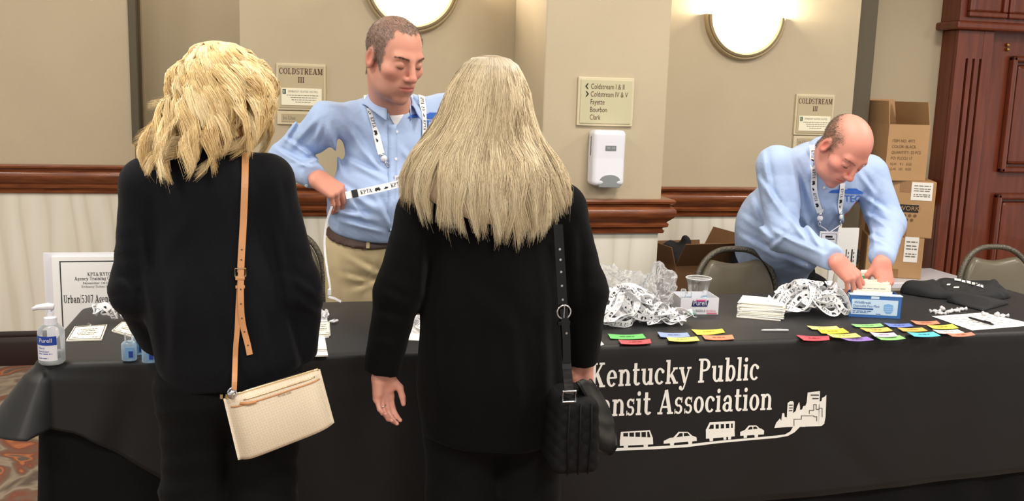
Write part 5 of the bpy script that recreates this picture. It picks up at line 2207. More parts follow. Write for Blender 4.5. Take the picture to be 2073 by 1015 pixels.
def man1():
    t = thing('person', 'man with short hair and khaki trousers holding out a lanyard', 'person', (float(at(760, 600, 3.53)[0]), 3.53, 0))
    f1 = nrm((.45, -.89, 0))
    r1 = nrm(np.cross(f1, (0, 0, 1)))
    up = np.array([0, 0, 1.])
    hs = 1.12
    Hc = at(797, 119, 3.30)
    R3 = rot_xyz((.47, -.84, -.36), (.05, -.1, 1))
    nb = at(790, 214, 3.45)
    ch, be, hp = at(788, 300, 3.52), at(764, 415, 3.50), at(752, 490, 3.53)
    sR, sL = at(665, 246, 3.43), at(900, 228, 3.60)
    eR, wR = at(580, 322, 3.60), at(637, 358, 3.37)
    eL, wL = at(925, 372, 3.62), at(868, 380, 3.38)
    legs = [(at(716, 540, 3.50), np.array([at(716, 540, 3.5)[0]-.02, 3.55, .06])), (at(806, 540, 3.60), np.array([at(806, 540, 3.6)[0]+.02, 3.62, .06]))]

    def hR(p):
        return hand_sdf(p, wR, (.80, -.34, -.50), (.15, -.62, .76), (.52, .70, .50), 1.06, [(52, 30, 25), (62, 22, 15), (66, 26, 18), (58, 30, 20)], THUMB_IN, wR+nrm(eR-wR)*.09, .8)

    def hL(p):
        return hand_sdf(p, wL, (-.8, -.5, -.2), (.0, -.5, .85), (-.5, .7, .4), 1.04, [(45, 50, 35)]*4, THUMB_IN, wL+nrm(eL-wL)*.09, .8)

    def mask(q):
        x = np.abs(q[:, 0])
        y, z = q[:, 1], q[:, 2]
        nz = .004*np.sin(q[:, 0]*300)+.003*np.sin(q[:, 2]*260)
        front = .066-.9*np.clip(x-.012, 0, .03)+.75*np.clip(x-.042, 0, .03)+nz    # widow's peak and receding temples
        top = np.clip((front-y)/.012, 0, 1)*np.clip((z-.052)/.02, 0, 1)
        side = np.clip((.040-y+nz)/.012, 0, 1)*np.clip((z+.012+1.2*np.clip(y-.01, 0, 1))/.012, 0, 1)*np.clip((x-.045)/.01, 0, 1)
        bk = np.clip((-.035-y)/.015, 0, 1)*np.clip((z+.075)/.015, 0, 1)
        ear = 1-np.exp(-(((x-.083)/.012)**2+((y+.010)/.022)**2+((z+.002)/.035)**2))
        return np.clip(np.maximum(np.maximum(top, side), bk), 0, 1)*np.clip(ear*1.6-.4, 0, 1)
    body, hv = male(t, Hc, R3, hs, nb, srgb(128, 106, 94), mask, .009,
                    [(ch, be, .13, .13, (f1, .75)), (be, hp, .13, .13, (f1, .8)), (sR, sL, .05, .05, None)],
                    [([sR, eR, wR], [.05, .042, .03]), ([sL, eL, wL], [.05, .042, .03]), ([legs[0][0], legs[0][1]], [.08, .045]), ([legs[1][0], legs[1][1]], [.08, .045])],
                    [(hR, wR+np.array([.05, -.04, -.04])), (hL, wL+np.array([-.05, -.04, -.02]))])
    rn = np.random.default_rng(3)
    crop(hv, None, None, lambda q: mask(q/hs), 9000, .009, (0, .28, -.25), 'hair', t, R3, Hc, HAIR1, rn)
    Rs = R3*hs
    brow_lash(t, Rs, Hc, [srgb(112, 84, 66), srgb(90, 66, 52)], rn)
    # ---- shirt
    bn = nrm(np.array([0, 0, 1.])+f1*.22)          # belt plane normal: lower in front
    bp = hp+np.array([0, 0, .050])

    def sh(p):
        d = cone(p, ch, be, .168, .172, (f1, .76))
        d = sm(d, ell(p, be+f1*.035, (.165, .145, .13)), .06)
        d = sm(d, cone(p, be, hp+np.array([0, 0, -.1]), .170, .150, (f1, .82)), .05)
        d = sm(d, cone(p, sR, sL, .064, .064), .07)
        d = sm(d, cone(p, nb+up*-.01, (sR+sL)/2, .066, .10), .06)
        for k, (s, e, q) in enumerate(((sR, eR, wR), (sL, eL, wL))):
            a = sm(cone(p, s, e, .070, .060), cone(p, e, q+(e-q)*.10, .060, .046), .03)
            a = a+wr(p, .002, (40, 20, 60), 1.+k)*near(p, e, .14)
            d = sm(d, a, .022)
        d = d+wr(p, .0018, (22, 10, 34), .4)+folds(p, F_M1)
        d = smx(d, (bp-p.astype(np.float64))@bn, .018)
        d = smx(d, -np.maximum(-((p-(nb+up*.012+f1*-.01))@nrm(up+f1*.45)), np.sqrt(((p-nb)**2).sum(1))-.12), .01)
        for q, e in ((wR, eR), (wL, eL)):
            n = nrm(q-e)
            cut = (p-(q-n*.004))@n
            d = smx(d, -np.maximum(-cut, np.sqrt(((p-q)**2).sum(1))-.09), .005)
        return d.astype(np.float32)
    al = np.array([sR, sL, eR, eL, wR, wL, hp, nb])
    V, Q = nets(sh, al.min(0)-.2, al.max(0)+.16, .0048)
    so = link_mesh('shirt', V, Q, M_SHIRT, t, True)
    bv = bvh_of(V, Q)
    shirt_collar(so, nb+np.array([0, 0, .012])+f1*.006, f1, r1, up, .070, M_SHIRT, open_a=44)

    def vee(s, v):
        y = 192+64*v
        c = 804-3*v
        w = 36*(1-v)**.9
        h, n = hit(c-w+2*w*s, y, bv, .002)
        return h if h is not None else at(c, y, 3.4)
    Vv, Fv = grid_patch(vee, 10, 12)
    link_mesh('undershirt', Vv, Fv, M_TEE, t, True)
    for bx_, by_ in ((803, 267), (801, 322)):
        px_button(bx_, by_, bv, so)
    plk = [hit(x, y, bv, .0015) for x, y in [(792+.18*(y-250) if False else 794, y) for y in range(252, 470, 9)]]
    plk = [q for q in plk if q[0] is not None]
    Vr, Fr, _, _ = ribbon([q[0] for q in plk], [q[1] for q in plk], .028, .001)
    link_mesh('placket', Vr, Fr, M_SHIRT, so, True)
    tec_logo(bv, so, 859, 258, 1., .02)
    for yy in (0, 1):
        px_button(620+18*yy, 376-yy*2, bv, so)
    # ---- trousers and belt

    def tr(p):
        d = leg_sdf(p, hp, (hp+r1*.05+np.array([0, 0, -.02]), hp-r1*.05+np.array([0, 0, -.02])), legs, (.128, .105, .085, .075))
        d = d+wr(p, .0015, (14, 8, 40), 1.1)+folds(p, F_K1)
        return d
    V, Q = nets(lambda p: smx(tr(p), (p-bp)@bn+.004, .006).astype(np.float32), (hp[0]-.33, 3.25, .03), (hp[0]+.33, 3.85, hp[2]+.10), .0085)
    to = link_mesh('trousers', V, Q, M_KHAKI, t, True)
    V, Q = nets(lambda p: np.maximum(tr(p)-.010, np.abs((p-bp)@bn+.004)-.021).astype(np.float32), (hp[0]-.25, 3.25, hp[2]-.14), (hp[0]+.25, 3.85, hp[2]+.14), .006)
    bo = link_mesh('belt', V, Q, M_BELT, t, True)
    bb = bvh_of(V, Q)
    for x, y in ((745, 490), (712, 478)):
        pts = [hit(x+dx_, y+dy_, bb, .002) for dx_, dy_ in ((1, -13), (0, 0), (-1, 13))]
        if all(q[0] is not None for q in pts) and x == 745:
            Vr, Fr, _, _ = ribbon([q[0] for q in pts], [q[1] for q in pts], .012, .002)
            link_mesh('belt_loop', Vr, Fr, M_KHAKI, to)
    shoes(t, [tuple(l[1][:2]) for l in legs], f1[:2], M_SHOEB)
    # ---- worn lanyard and badge
    ly, ends = worn_lanyard('white KPTA lanyard around the neck of the khaki-trousered man', [(741, 180), (745, 205), (752, 240), (762, 275), (772, 312)],
                            [(852, 196), (856, 225), (857, 260), (856, 300)], bv, None, None, None)
    (p0, n0), (p1, n1) = ends
    dn = nrm(at(798, 356, 3.3)-at(776, 316, 3.3))
    e = clip_at(ly, p0, n0, dn)
    b0, bn0 = hit(812, 358, bv, .012)
    badge_at(ly, b0, (0.0, 0, -1), nrm(bn0+np.array([0, -.6, 0])), .055, .14, 3)
    clip_at(ly, p1, n1, (-.2, -.1, -1))
    # ---- the lanyard held out between both hands
    hl = thing('held_lanyard', 'white lanyard stretched between the hands of the standing man', 'lanyard', at(706, 392, 3.27))
    A, B = at(700, 396, 3.285), at(858, 358, 3.27)
    pts = [A+(B-A)*s+np.array([0, 0, -.004*math.sin(math.pi*s)]) for s in np.linspace(0, 1, 14)]
    nn = [np.array([0.05, -.95, .25])]*14
    Vr, Fr, mp, L = ribbon(pts, nn, .025)
    st = link_mesh('strap', Vr, Fr, M_STRAP, hl)
    strap_print(mp, L, .025, st, .05, rev=False)
    Vr, Fr, _, _ = ribbon(pts[1:3], nn[1:3], .0265, .003)
    link_mesh('slider', Vr, Fr, M_BLACK, hl)
    tail = spline([at(672, 418, 3.26), at(660, 455, 3.27), at(657, 500, 3.27), at(662, 545, 3.26), at(668, 585, 3.26), at(664, 600, 3.27), at(676, 604, 3.28), at(690, 611, 3.30)], 30)
    Vr, Fr, _, _ = ribbon(tail, [np.array([.5, -.8, .1])]*30, .008)
    link_mesh('hanging_strap', Vr, Fr, M_STRAP, hl)
    c = at(667, 592, 3.258)
    MB().box(c, (.012, .008, .024), None, .003).build('buckle', M_WPL, hl)
    return t


man1()


def man2():
    t = thing('person', 'balding man in blue shirt bending over the index cards', 'person', (float(at(1560, 600, 3.9)[0]), 3.9, 0))
    hs = 1.06
    Hc = at(1706, 303, 3.26)
    R3 = rot_xyz((.06, -.66, -.72), (.22, -.35, 1))
    nb = at(1684, 318, 3.42)
    hp, be, ch = at(1556, 548, 3.86), at(1586, 462, 3.72), at(1650, 372, 3.54)
    f2 = nrm((.25, -.80, -.45))
    sR, sL = at(1572, 336, 3.44), at(1757, 352, 3.50)
    eR, wR = at(1584, 474, 3.38), at(1690, 524, 3.02)
    eL, wL = at(1796, 455, 3.44), at(1784, 526, 3.05)
    legs = [(at(1545, 600, 3.84), np.array([at(1545, 600, 3.84)[0]-.03, 3.92, .06])), (at(1630, 600, 3.92), np.array([at(1630, 600, 3.92)[0]+.04, 4.0, .06]))]

    def hR(p):
        return hand_sdf(p, wR, (.62, -.40, -.66), (.12, -.76, .60), (.78, .36, .40), 1.02, [(28, 30, 22), (34, 28, 20), (40, 26, 18), (42, 28, 18)], THUMB_IN, wR+nrm(eR-wR)*.09, 1.)

    def hL(p):
        return hand_sdf(p, wL, (.02, -.42, -.90), (.14, -.86, .46), (-.98, -.1, .06), 1.02, [(34, 28, 20), (38, 26, 18), (40, 26, 18), (42, 28, 18)], THUMB_IN, wL+nrm(eL-wL)*.09, 1.)

    def mask(q):
        x = np.abs(q[:, 0])
        y, z = q[:, 1], q[:, 2]
        nz = .004*np.sin(q[:, 0]*310)+.004*np.sin(q[:, 2]*240)
        side = np.clip((.030-y+nz)/.018, 0, 1)*np.clip((z+.010+1.2*np.clip(y-.01, 0, 1))/.014, 0, 1)*np.clip((.088+nz-z)/.03, 0, 1)*np.clip((x-.040)/.02, 0, 1)
        bk = np.clip((-.03-y)/.03, 0, 1)*np.clip((z+.075)/.015, 0, 1)*np.clip((.100-z)/.03, 0, 1)
        ear = 1-np.exp(-(((x-.083)/.012)**2+((y+.010)/.022)**2+((z+.002)/.035)**2))
        return np.clip(np.maximum(side, bk), 0, 1)*np.clip(ear*1.6-.4, 0, 1)*.85
    body, hv = male(t, Hc, R3, hs, nb, srgb(150, 118, 100), mask, .012,
                    [(ch, be, .14, .15, None), (be, hp, .15, .13, None), (sR, sL, .05, .05, None)],
                    [([sR, eR, wR], [.05, .045, .03]), ([sL, eL, wL], [.05, .045, .03]), ([legs[0][0], legs[0][1]], [.08, .045]), ([legs[1][0], legs[1][1]], [.08, .045])],
                    [(hR, wR+np.array([.05, -.04, -.05])), (hL, wL+np.array([0, -.05, -.07]))],
                    (srgb(214, 148, 130), srgb(206, 112, 100), srgb(190, 108, 100), srgb(188, 130, 116)))
    rn = np.random.default_rng(5)
    crop(hv, None, None, lambda q: mask(q/hs), 6500, .009, (0, -.1, -.35), 'hair', t, R3, Hc, [srgb(120, 98, 82), srgb(142, 122, 104), srgb(104, 84, 70)], rn)
    brow_lash(t, R3*hs, Hc, [srgb(170, 128, 104), srgb(150, 110, 90)], rn, thick=110)
    ax = nrm(ch-hp)
    bp = hp+ax*.055

    def sh(p):
        d = cone(p, ch, be, .172, .188, None)
        d = sm(d, ell(p, be+f2*.03, (.19, .18, .165)), .06)
        d = sm(d, cone(p, be, hp, .186, .165), .05)
        d = sm(d, cone(p, sR, sL, .072, .070), .08)
        d = sm(d, cone(p, nb, (sR+sL)/2, .068, .10), .06)
        for k, (s, e, q) in enumerate(((sR, eR, wR), (sL, eL, wL))):
            a = sm(cone(p, s, e, .078, .068), cone(p, e, q+(e-q)*.08, .068, .048), .03)
            a = a+wr(p, .002, (45, 20, 55), 1.+k)*near(p, e, .15)
            d = sm(d, a, .018)
        d = d+wr(p, .002, (22, 14, 30), 1.4)+folds(p, F_M2)
        d = smx(d, -((p-bp)@ax), .025)
        hd = nrm(Hc-nb)
        d = smx(d, -np.maximum(-((p-(nb+hd*.014))@nrm(hd+f2*.15)), np.sqrt(((p-nb)**2).sum(1))-.11), .01)
        for q, e in ((wR, eR), (wL, eL)):
            n = nrm(q-e)
            cut = (p-(q-n*.004))@n
            d = smx(d, -np.maximum(-cut, np.sqrt(((p-q)**2).sum(1))-.09), .005)
        return d.astype(np.float32)
    al = np.array([sR, sL, eR, eL, wR, wL, hp, nb])
    V, Q = nets(sh, al.min(0)-.24, al.max(0)+.16, .0050)
    so = link_mesh('shirt', V, Q, M_SHIRT, t, True)
    bv = bvh_of(V, Q)
    cu = nrm(Hc-nb+np.array([0, .05, .06]))
    cf = nrm(f2-cu*(f2@cu))
    shirt_collar(so, nb+cu*.006, cf, nrm(np.cross(cf, cu)), cu, .072, M_SHIRT, open_a=20)
    px_button(1665, 425, bv, so)
    px_button(1668, 380, bv, so)
    tec_logo(bv, so, 1708, 408, .9, .02)
    for x, y in ((1632, 537), (1654, 540)):
        px_button(x, y, bv, so)

    def tr(p):
        d = leg_sdf(p, hp, (hp+np.array([-.03, 0, -.02]), hp+np.array([.07, .03, -.02])), legs, (.158, .12, .09, .08))
        d = sm(d, cone(p, hp, be, .16, .165), .04)
        return (smx(d, (p-bp)@ax-.01, .01)+wr(p, .004, (14, 8, 40), 1.1)).astype(np.float32)
    V, Q = nets(tr, (hp[0]-.33, 3.45, .03), (hp[0]+.45, 4.2, hp[2]+.3), .010)
    link_mesh('trousers', V, Q, M_DARKT, t, True)
    shoes(t, [tuple(l[1][:2]) for l in legs], (0, -1), M_SHOEB)
    ly, ends = worn_lanyard('white KPTA lanyard with badge hanging from the bending man', [(1645, 296), (1645, 330), (1648, 375), (1654, 410), (1660, 430)],
                            [(1704, 372), (1702, 395), (1699, 430)], bv, None, None, None)
    for (p0, n0) in ends:
        clip_at(ly, p0, n0, (0, -.05, -1))
    # the badge hangs free in front of the belly
    top = at(1679, 469, 3.335)
    for (p0, n0) in ends:
        a = np.array(p0)+np.array([0, -.006, -.05])
        MB().tube([a, (a+top)/2+np.array([0, -.004, 0]), top+np.array([0, 0, -.004])], .002, 6).build('cord', M_WPL, ly)
    badge_at(ly, top, (0.02, .05, -1), (-.25, -.95, .12), .072, .105, 4)
    return t


man2()

# ------------------------------------------------------------------ things on and around the table
ZT0 = TZ+.0062


def tp(x, y, dz=0.):
    return on(x, y, ZT0+dz)+np.array([0, 0, 0.])


def clearmat(name, col=(1, 1, 1), rough=.05, alpha=.25, tint=None):
    """thin clear plastic: see-through with glossy highlights"""
    if name in MATS:
        return MATS[name]
    m, nt, b = _nodes(name)
    N, L = nt.nodes, nt.links
    b.inputs['Base Color'].default_value = (*col, 1)
    b.inputs['Roughness'].default_value = rough
    b.inputs['Specular IOR Level'].default_value = .8
    tr = N.new('ShaderNodeBsdfTransparent')
    tr.inputs[0].default_value = (*(tint or (.96, .97, .98)), 1)
    mx = N.new('ShaderNodeMixShader')
    fr = N.new('ShaderNodeFresnel')
    fr.inputs['IOR'].default_value = 1.5
    ad = N.new('ShaderNodeMath')
    ad.operation = 'ADD'
    ad.use_clamp = True
    ad.inputs[1].default_value = alpha
    L.new(fr.outputs[0], ad.inputs[0])
    L.new(ad.outputs[0], mx.inputs[0])
    L.new(tr.outputs[0], mx.inputs[1])
    L.new(b.outputs[0], mx.inputs[2])
    L.new(mx.outputs[0], N['Material Output'].inputs[0])
    MATS[name] = m
    return m


M_CLEAR = clearmat('clear_plastic', (.92, .95, .96), .08, .10)
M_FILM = clearmat('crumpled_clear_film', (.95, .95, .95), .14, .16)
M_PBLUE = mat('label_blue', srgb(28, 62, 150), .4)
M_PAPER = mat('white_paper', srgb(238, 237, 234), .75)
M_CREAM = mat('cream_card', srgb(238, 232, 214), .7)


def curved(polys, c, r, z0, ang0, name, material, parent, yaw=0.):
    """print wrapped on a cylinder: x of the polygons runs along the circumference"""
    V, Fc = [], []
    for p in subdiv(polys, .006):
        b = len(V)
        for q in p:
            a = ang0+q[0]/r
            V.append((c[0]+r*math.cos(a), c[1]+r*math.sin(a), z0+q[1]))
        Fc.append(tuple(range(b, b+len(p))))
    return link_mesh(name, V, Fc, material, parent)


# --- pump bottle
c = tp(106, 735)
t = thing('pump_bottle', 'clear pump bottle of hand sanitizer at the left table end', 'bottle', c)
r = .033
MB().lathe([(.028, 0), (r, .006), (r, .085), (.031, .094), (.022, .104), (.015, .108)], 28, c).build('bottle', M_CLEAR, t, smooth=True)
MB().lathe([(.026, .003), (.0305, .008), (.0305, .030), (.0303, .0305)], 24, c).build('gel', clearmat('clear_gel', (.9, .94, .95), .05, .12, (.9, .93, .94)), t, smooth=True)
MB().lathe([(.0165, .106), (.0165, .124), (.013, .127), (.008, .128), (.008, .138)], 20, c).build('cap', M_WPL, t, auto=40)
MB().tube([c+np.array([0, 0, .127]), c+np.array([0, 0, .150])], .006, 10).build('pump_stem', M_WPL, t, smooth=True)
ph = np.array([-1, -.05, -.08])
MB().tube([c+np.array([.010, 0, .152]), c+np.array([-.004, 0, .154]), c+np.array([-.030, 0, .152]), c+np.array([-.042, 0, .147])], [.009, .010, .007, .005], 10).build('nozzle', M_WPL, t, smooth=True)
lb = curved([rect(0, 0, .062, .062)], c, r+.0006, c[2]+.014, math.radians(200), 'label', M_WPL, t)
curved([rect(0, .042, .062, .066)], c, r+.0010, c[2]+.014, math.radians(200), 'label_band', M_PBLUE, lb)
curved(shift(sans('Purell', .016, sx=.95), .016, .050), c, r+.0014, c[2]+.014, math.radians(200), 'lettering', M_WPL, lb)
curved(shift(sans('Hand', .009), .012, .032)+shift(sans('Sanitizer', .009), .012, .023)+greek([(.012, .05, .018), (.012, .04, .006)], .006, .002, 2), c, r+.0010, c[2]+.014, math.radians(200), 'small_print', M_PBLUE, lb)

# --- mini sanitizer bottles
M_GEL = clearmat('blue_gel', (.6, .78, .92), .06, .35, (.75, .87, .96))
for i, (x, y, lab) in enumerate(((262, 730, 'nearest mini sanitizer bottle beside the blonde woman'), (283, 718, 'mini sanitizer bottle behind the nearest one'), (303, 734, 'mini sanitizer bottle half covered by the sweater sleeve'))):
    c = tp(x, y)
    t = thing('mini_sanitizer_bottle', lab, 'bottle', c, 'mini sanitizer bottles')
    MB().lathe([(.015, 0), (.018, .003), (.018, .045), (.014, .052), (.008, .055)], 18, c, 1.1, .7).build('bottle', M_GEL, t, smooth=True)
    MB().lathe([(.010, .054), (.011, .056), (.011, .076), (.009, .078)], 14, c).build('flip_cap', M_CLEAR, t, auto=40)
    MB().box(c+np.array([.003, -.0128, .024]), (.022, .0012, .032), None, .0005).build('label', mat('mini_label', srgb(120, 170, 214), .4), t)
    MB().box(c+np.array([.006, -.0140, .020]), (.011, .0012, .018), None, .0005).build('label_mark', M_PBLUE, t)

# --- poster boards leaning behind the table end
YP = 3.62
TLp, BLp = at(118, 526, YP), at(88, 512, YP+.02)
x0, z1 = float(BLp[0]), float(BLp[2])
t = thing('poster_board', 'white poster board with Urban 5307 heading behind the sanitizer bottle', 'poster', (x0+.28, YP+.02, 0))
MB().b2(x0, x0+.56, YP+.012, YP+.022, 0.0, z1).build('backing_board', M_WPL, t)
MB().b2(x0+.03, x0+.56, YP, YP+.010, 0.0, z1-.012).build('printed_board', M_PAPER, t)
O = np.array([0, YP-.0006, 0])


def ppx(x, y):
    return at(x, y, YP)


a = ppx(120, 529)
flat([rect(a[0], a[2]-.004, a[0]+.5, a[2]), rect(a[0], a[2]-.62, a[0]+.004, a[2])], O, AX, AZ, 'border', M_INK, t)
for txt, x, y, s, m in (('KPTA/KYTC', 177, 559, .0150, M_INK), ('Agency Training Conference', 151, 568, .0148, M_INK)):
    q = ppx(x, y)
    P, w = serif(txt, s*.85, .85, .05)
    flat(shift(P, q[0], q[2]), O, AX, AZ, 'lettering', m, t)
for txt, x, y, s, m in (('November 14-16, 2022', 168, 576, .0128, M_INK), ('Embassy Suites by Hilton', 165, 583, .0128, M_GREY)):
    q = ppx(x, y)
    flat(shift(sans(txt, s), q[0], q[2]), O, AX, AZ, 'lettering', m, t)
q = ppx(129, 614)
P, w = serif('Urban|5307 Agencies', .028, .53, .06)
flat(shift(P, q[0], q[2]), O, AX, AZ, 'lettering', M_INK, t)

# --- printed board behind the bending man
YQ = 4.22
q0, q1 = at(1702, 480, YQ), at(1745, 545, YQ)
t = thing('leaning_board', 'white printed board leaning between the bending man and the cartons', 'poster', (float(q0[0]), YQ, 0))
MB().b2(q0[0]-.05, q0[0]+.10, YQ, YQ+.012, 0, float(at(1712, 462, YQ)[2])).build('board', M_PAPER, t)
for i, x in enumerate((1710, 1721, 1733)):
    p = at(x, 535, YQ)
    flat([rect(0, 0, .005+.003*i, .075)]+greek([(.012, .017, .01+.02*k) for k in range(3)], .01, .012, i), (p[0], YQ-.001, p[2]), AX, AZ, 'print', M_INK, t)


# --- lanyards in heaps
def heap_lanyard(c, rx, ry, hz, rnd, label, group, cat='lanyard', length=1.):
    t = thing('loose_lanyard', label, cat, c, group)
    n = 46
    ph = rnd.uniform(0, 6.28, 6)
    am = rnd.uniform(.35, 1., 3)
    th = np.linspace(0, 2*math.pi*rnd.uniform(.8, 1.15), n)+ph[5]
    off = rnd.normal(0, .22, 2)
    rr = .55+.28*np.sin(2*th+ph[0])+.22*np.sin(3*th+ph[1])*am[0]
    x = np.clip(off[0]+rr*np.cos(th), -1, 1)
    y = np.clip(off[1]+rr*np.sin(th+.4*np.sin(th+ph[2])), -1, 1)
    prof = np.sqrt(np.clip(1-(x*x+y*y)*.85, 0.02, 1))
    lev = rnd.uniform(.35, 1.)
    z = .010+hz*prof*np.clip(lev+.28*np.sin(2*th+ph[3])+.16*np.sin(5*th+ph[4]), .05, 1.08)
    P = np.stack([c[0]+rx*x, c[1]+ry*y, c[2]+z], 1)
    Nn = np.stack([x*rx*6, y*ry*6-.5, prof*.6], 1)
    tw = 1.1*np.sin(1.5*th+ph[2])+.6*np.sin(3.3*th)
    T = np.gradient(P, axis=0)
    T /= np.linalg.norm(T, axis=1, keepdims=True)
    Nn -= T*(Nn*T).sum(1, keepdims=True)
    Nn /= np.linalg.norm(Nn, axis=1, keepdims=True)
    Bn = np.cross(T, Nn)
    Nn = Nn*np.cos(tw)[:, None]+Bn*np.sin(tw)[:, None]
    V, Fc, mp, L = ribbon(P, Nn, .0235)
    V[:, 2] = np.maximum(V[:, 2], c[2]+.0008)
    st = link_mesh('strap', V, Fc, M_STRAP, t)
    strap_print(mp, L, .0235, st, .01)
    e = P[-1]
    MB().tube([e, e+np.array([.006, -.008, 0]), e+np.array([.014, -.012, -.002]), e+np.array([.022, -.008, -.002])], .0022, 6).build('hook', M_CHROME, t, smooth=True)
    return t


rnd = np.random.default_rng(21)
c = tp(1262, 652)
for i in range(13):
    heap_lanyard(c+np.array([rnd.uniform(-.01, .02), rnd.uniform(-.02, .02), 0]), .145, .085, .10, rnd, 'white KPTA lanyard in the heap beside the clear plastic bag', 'lanyards heaped by the plastic bag')
c2_ = tp(1352, 655)
for i in range(6):
    heap_lanyard(c2_+np.array([rnd.uniform(-.03, .02), rnd.uniform(-.01, .02), 0]), .09, .055, .04, rnd, 'white KPTA lanyard in the heap beside the clear plastic bag', 'lanyards heaped by the plastic bag')
c = tp(1640, 636)
for i in range(16):
    heap_lanyard(c+np.array([rnd.uniform(-.03, .03), rnd.uniform(-.02, .03), 0]), .135, .08, .098, rnd, 'white KPTA lanyard in the heap between badge stack and blue mask box', 'lanyards heaped by the mask box')
for i, (x, y, rx, ry, hz) in enumerate(((206, 655, .04, .03, .045), (232, 652, .04, .03, .04), (266, 648, .05, .035, .04), (282, 652, .04, .03, .035))):
    heap_lanyard(tp(x, y), rx, ry, hz, rnd, 'white KPTA lanyard coiled behind the name badges at the left table end', 'lanyards coiled at the left table end')
heap_lanyard(tp(650, 648), .025, .03, .02, rnd, 'white KPTA lanyard loop beside the blonde woman\'s right sleeve', None)
heap_lanyard(tp(842, 668), .02, .10, .02, rnd, 'white KPTA lanyard glimpsed between the sleeve and tunic of the long-haired woman', None)


# --- flat cards given by their corners on the table
def card(px, name, label, cat, material, group=None, th=.002, dz=0., curl=0.):
    C = [tp(x, y, dz) for x, y in px]
    ctr = sum(C)/4
    t = thing(name, label, cat, ctr, group)
    mb = MB()
    n = 8
    for lay in (0, th):
        for i in range(n+1):
            s = i/n
            for e in ((C[0], C[1]), (C[3], C[2])):
                p = e[0]+(e[1]-e[0])*s
                mb.V.append((p[0], p[1], p[2]+lay+curl*(2*s-1)**2))
    m = 2*(n+1)
    for i in range(n):
        a = 2*i
        mb.F += [(a, a+1, a+3, a+2), (m+a, m+a+2, m+a+3, m+a+1), (a, a+2, m+a+2, m+a), (a+1, m+a+1, m+a+3, a+3)]
    mb.F += [(0, m, m+1, 1), (2*n, 2*n+1, m+2*n+1, m+2*n)]
    o = mb.build(name+'_sheet', material, t)
    return t, C, o


def card_print(t, C, dz, polys, name, material, parent=None):
    """polys in unit coordinates: x along first edge, y from near edge to far edge"""
    V, Fc = [], []
    for p in polys:
        b = len(V)
        for q in p:
            s, v = q
            lo, hi = C[3]+(C[2]-C[3])*s, C[0]+(C[1]-C[0])*s
            w = lo+(hi-lo)*v
            V.append((w[0], w[1], w[2]+dz))
        Fc.append(tuple(range(b, b+len(p))))
    return link_mesh(name, V, Fc, material, parent or t)


def badge_card(px, label, seed, group='name badges on the table', dz=0., clip=None):
    t, C, o = card(px, 'name_badge', label, 'badge', M_CREAM, group, .004, dz)
    f = .035
    card_print(t, C, .0046, [rect(f, f, 1-f, f+.03), rect(f, 1-f-.03, 1-f, 1-f), rect(f, f, f+.02, 1-f), rect(1-f-.02, f, 1-f, 1-f)], 'badge_border', M_BLACK, o)
    card_print(t, C, .0046, greek([(.25, .75, .72), (.3, .7, .6), (.2, .8, .45), (.25, .75, .34), (.12, .3, .15), (.7, .9, .15)], .06, .035, seed), 'badge_print', M_GREY, o)
    if clip is not None:
        e = tp(*clip, .006)
        d = nrm((C[0]+C[1])/2-e)
        MB().tube([e, e+d*.02, e+d*.03], [.004, .006, .003], 8).build('clip', M_CHROME, t, smooth=True)
    return t


badge_card([(151, 664), (217, 660), (206, 690), (134, 692)], 'name badge lying flat nearest the pump bottle', 1, clip=(178, 656))
badge_card([(247, 654), (290, 652), (282, 688), (226, 672)], 'name badge lying behind the mini sanitizer bottles', 2, clip=(256, 645))
badge_card([(640, 654), (667, 653), (669, 681), (640, 683)], 'name badge beside the blonde woman\'s right sleeve', 3, dz=.003)
t, C, o = card([(640, 640), (662, 642), (666, 684), (640, 686)], 'white_card', 'blank white card under the badge beside the blonde woman', 'card', M_PAPER, None, .002)
t, C, o = card([(638, 684), (657, 684), (664, 722), (630, 723)], 'paper_card', 'blank white card at the table edge beside the blonde woman', 'card', M_PAPER, None, .004)
MB().box(tp(646, 709, .008), (.045, .005, .004), None, .0015).build('clip_bar', M_CHROME, t)
pc_ = tp(676, 650, .008)
t = thing('badge_clip', 'white plastic badge clip right of the small name badge', 'clip', pc_)
MB().box(pc_, (.018, .028, .006), Matrix.Rotation(-.6, 3, 'Z'), .002).build('clip_body', M_WPL, t)
MB().box(pc_+np.array([.002, -.002, .004]), (.004, .016, .002), Matrix.Rotation(-.6, 3, 'Z'), .0008).build('clip_spring', M_CHROME, t)
t, C, o = card([(832, 640), (860, 640), (856, 692), (826, 690)], 'sleeve_card', 'white card glimpsed left of the long-haired woman\'s tunic', 'card', M_PAPER, None, .003)

# --- coloured badge ribbons
def z4(*q):
    return [(1180+x/3.76, 450+y/3.76) for x, y in q]


def z5(*q):
    return [(1480+x/3.496, 640+y/3.496) for x, y in q]


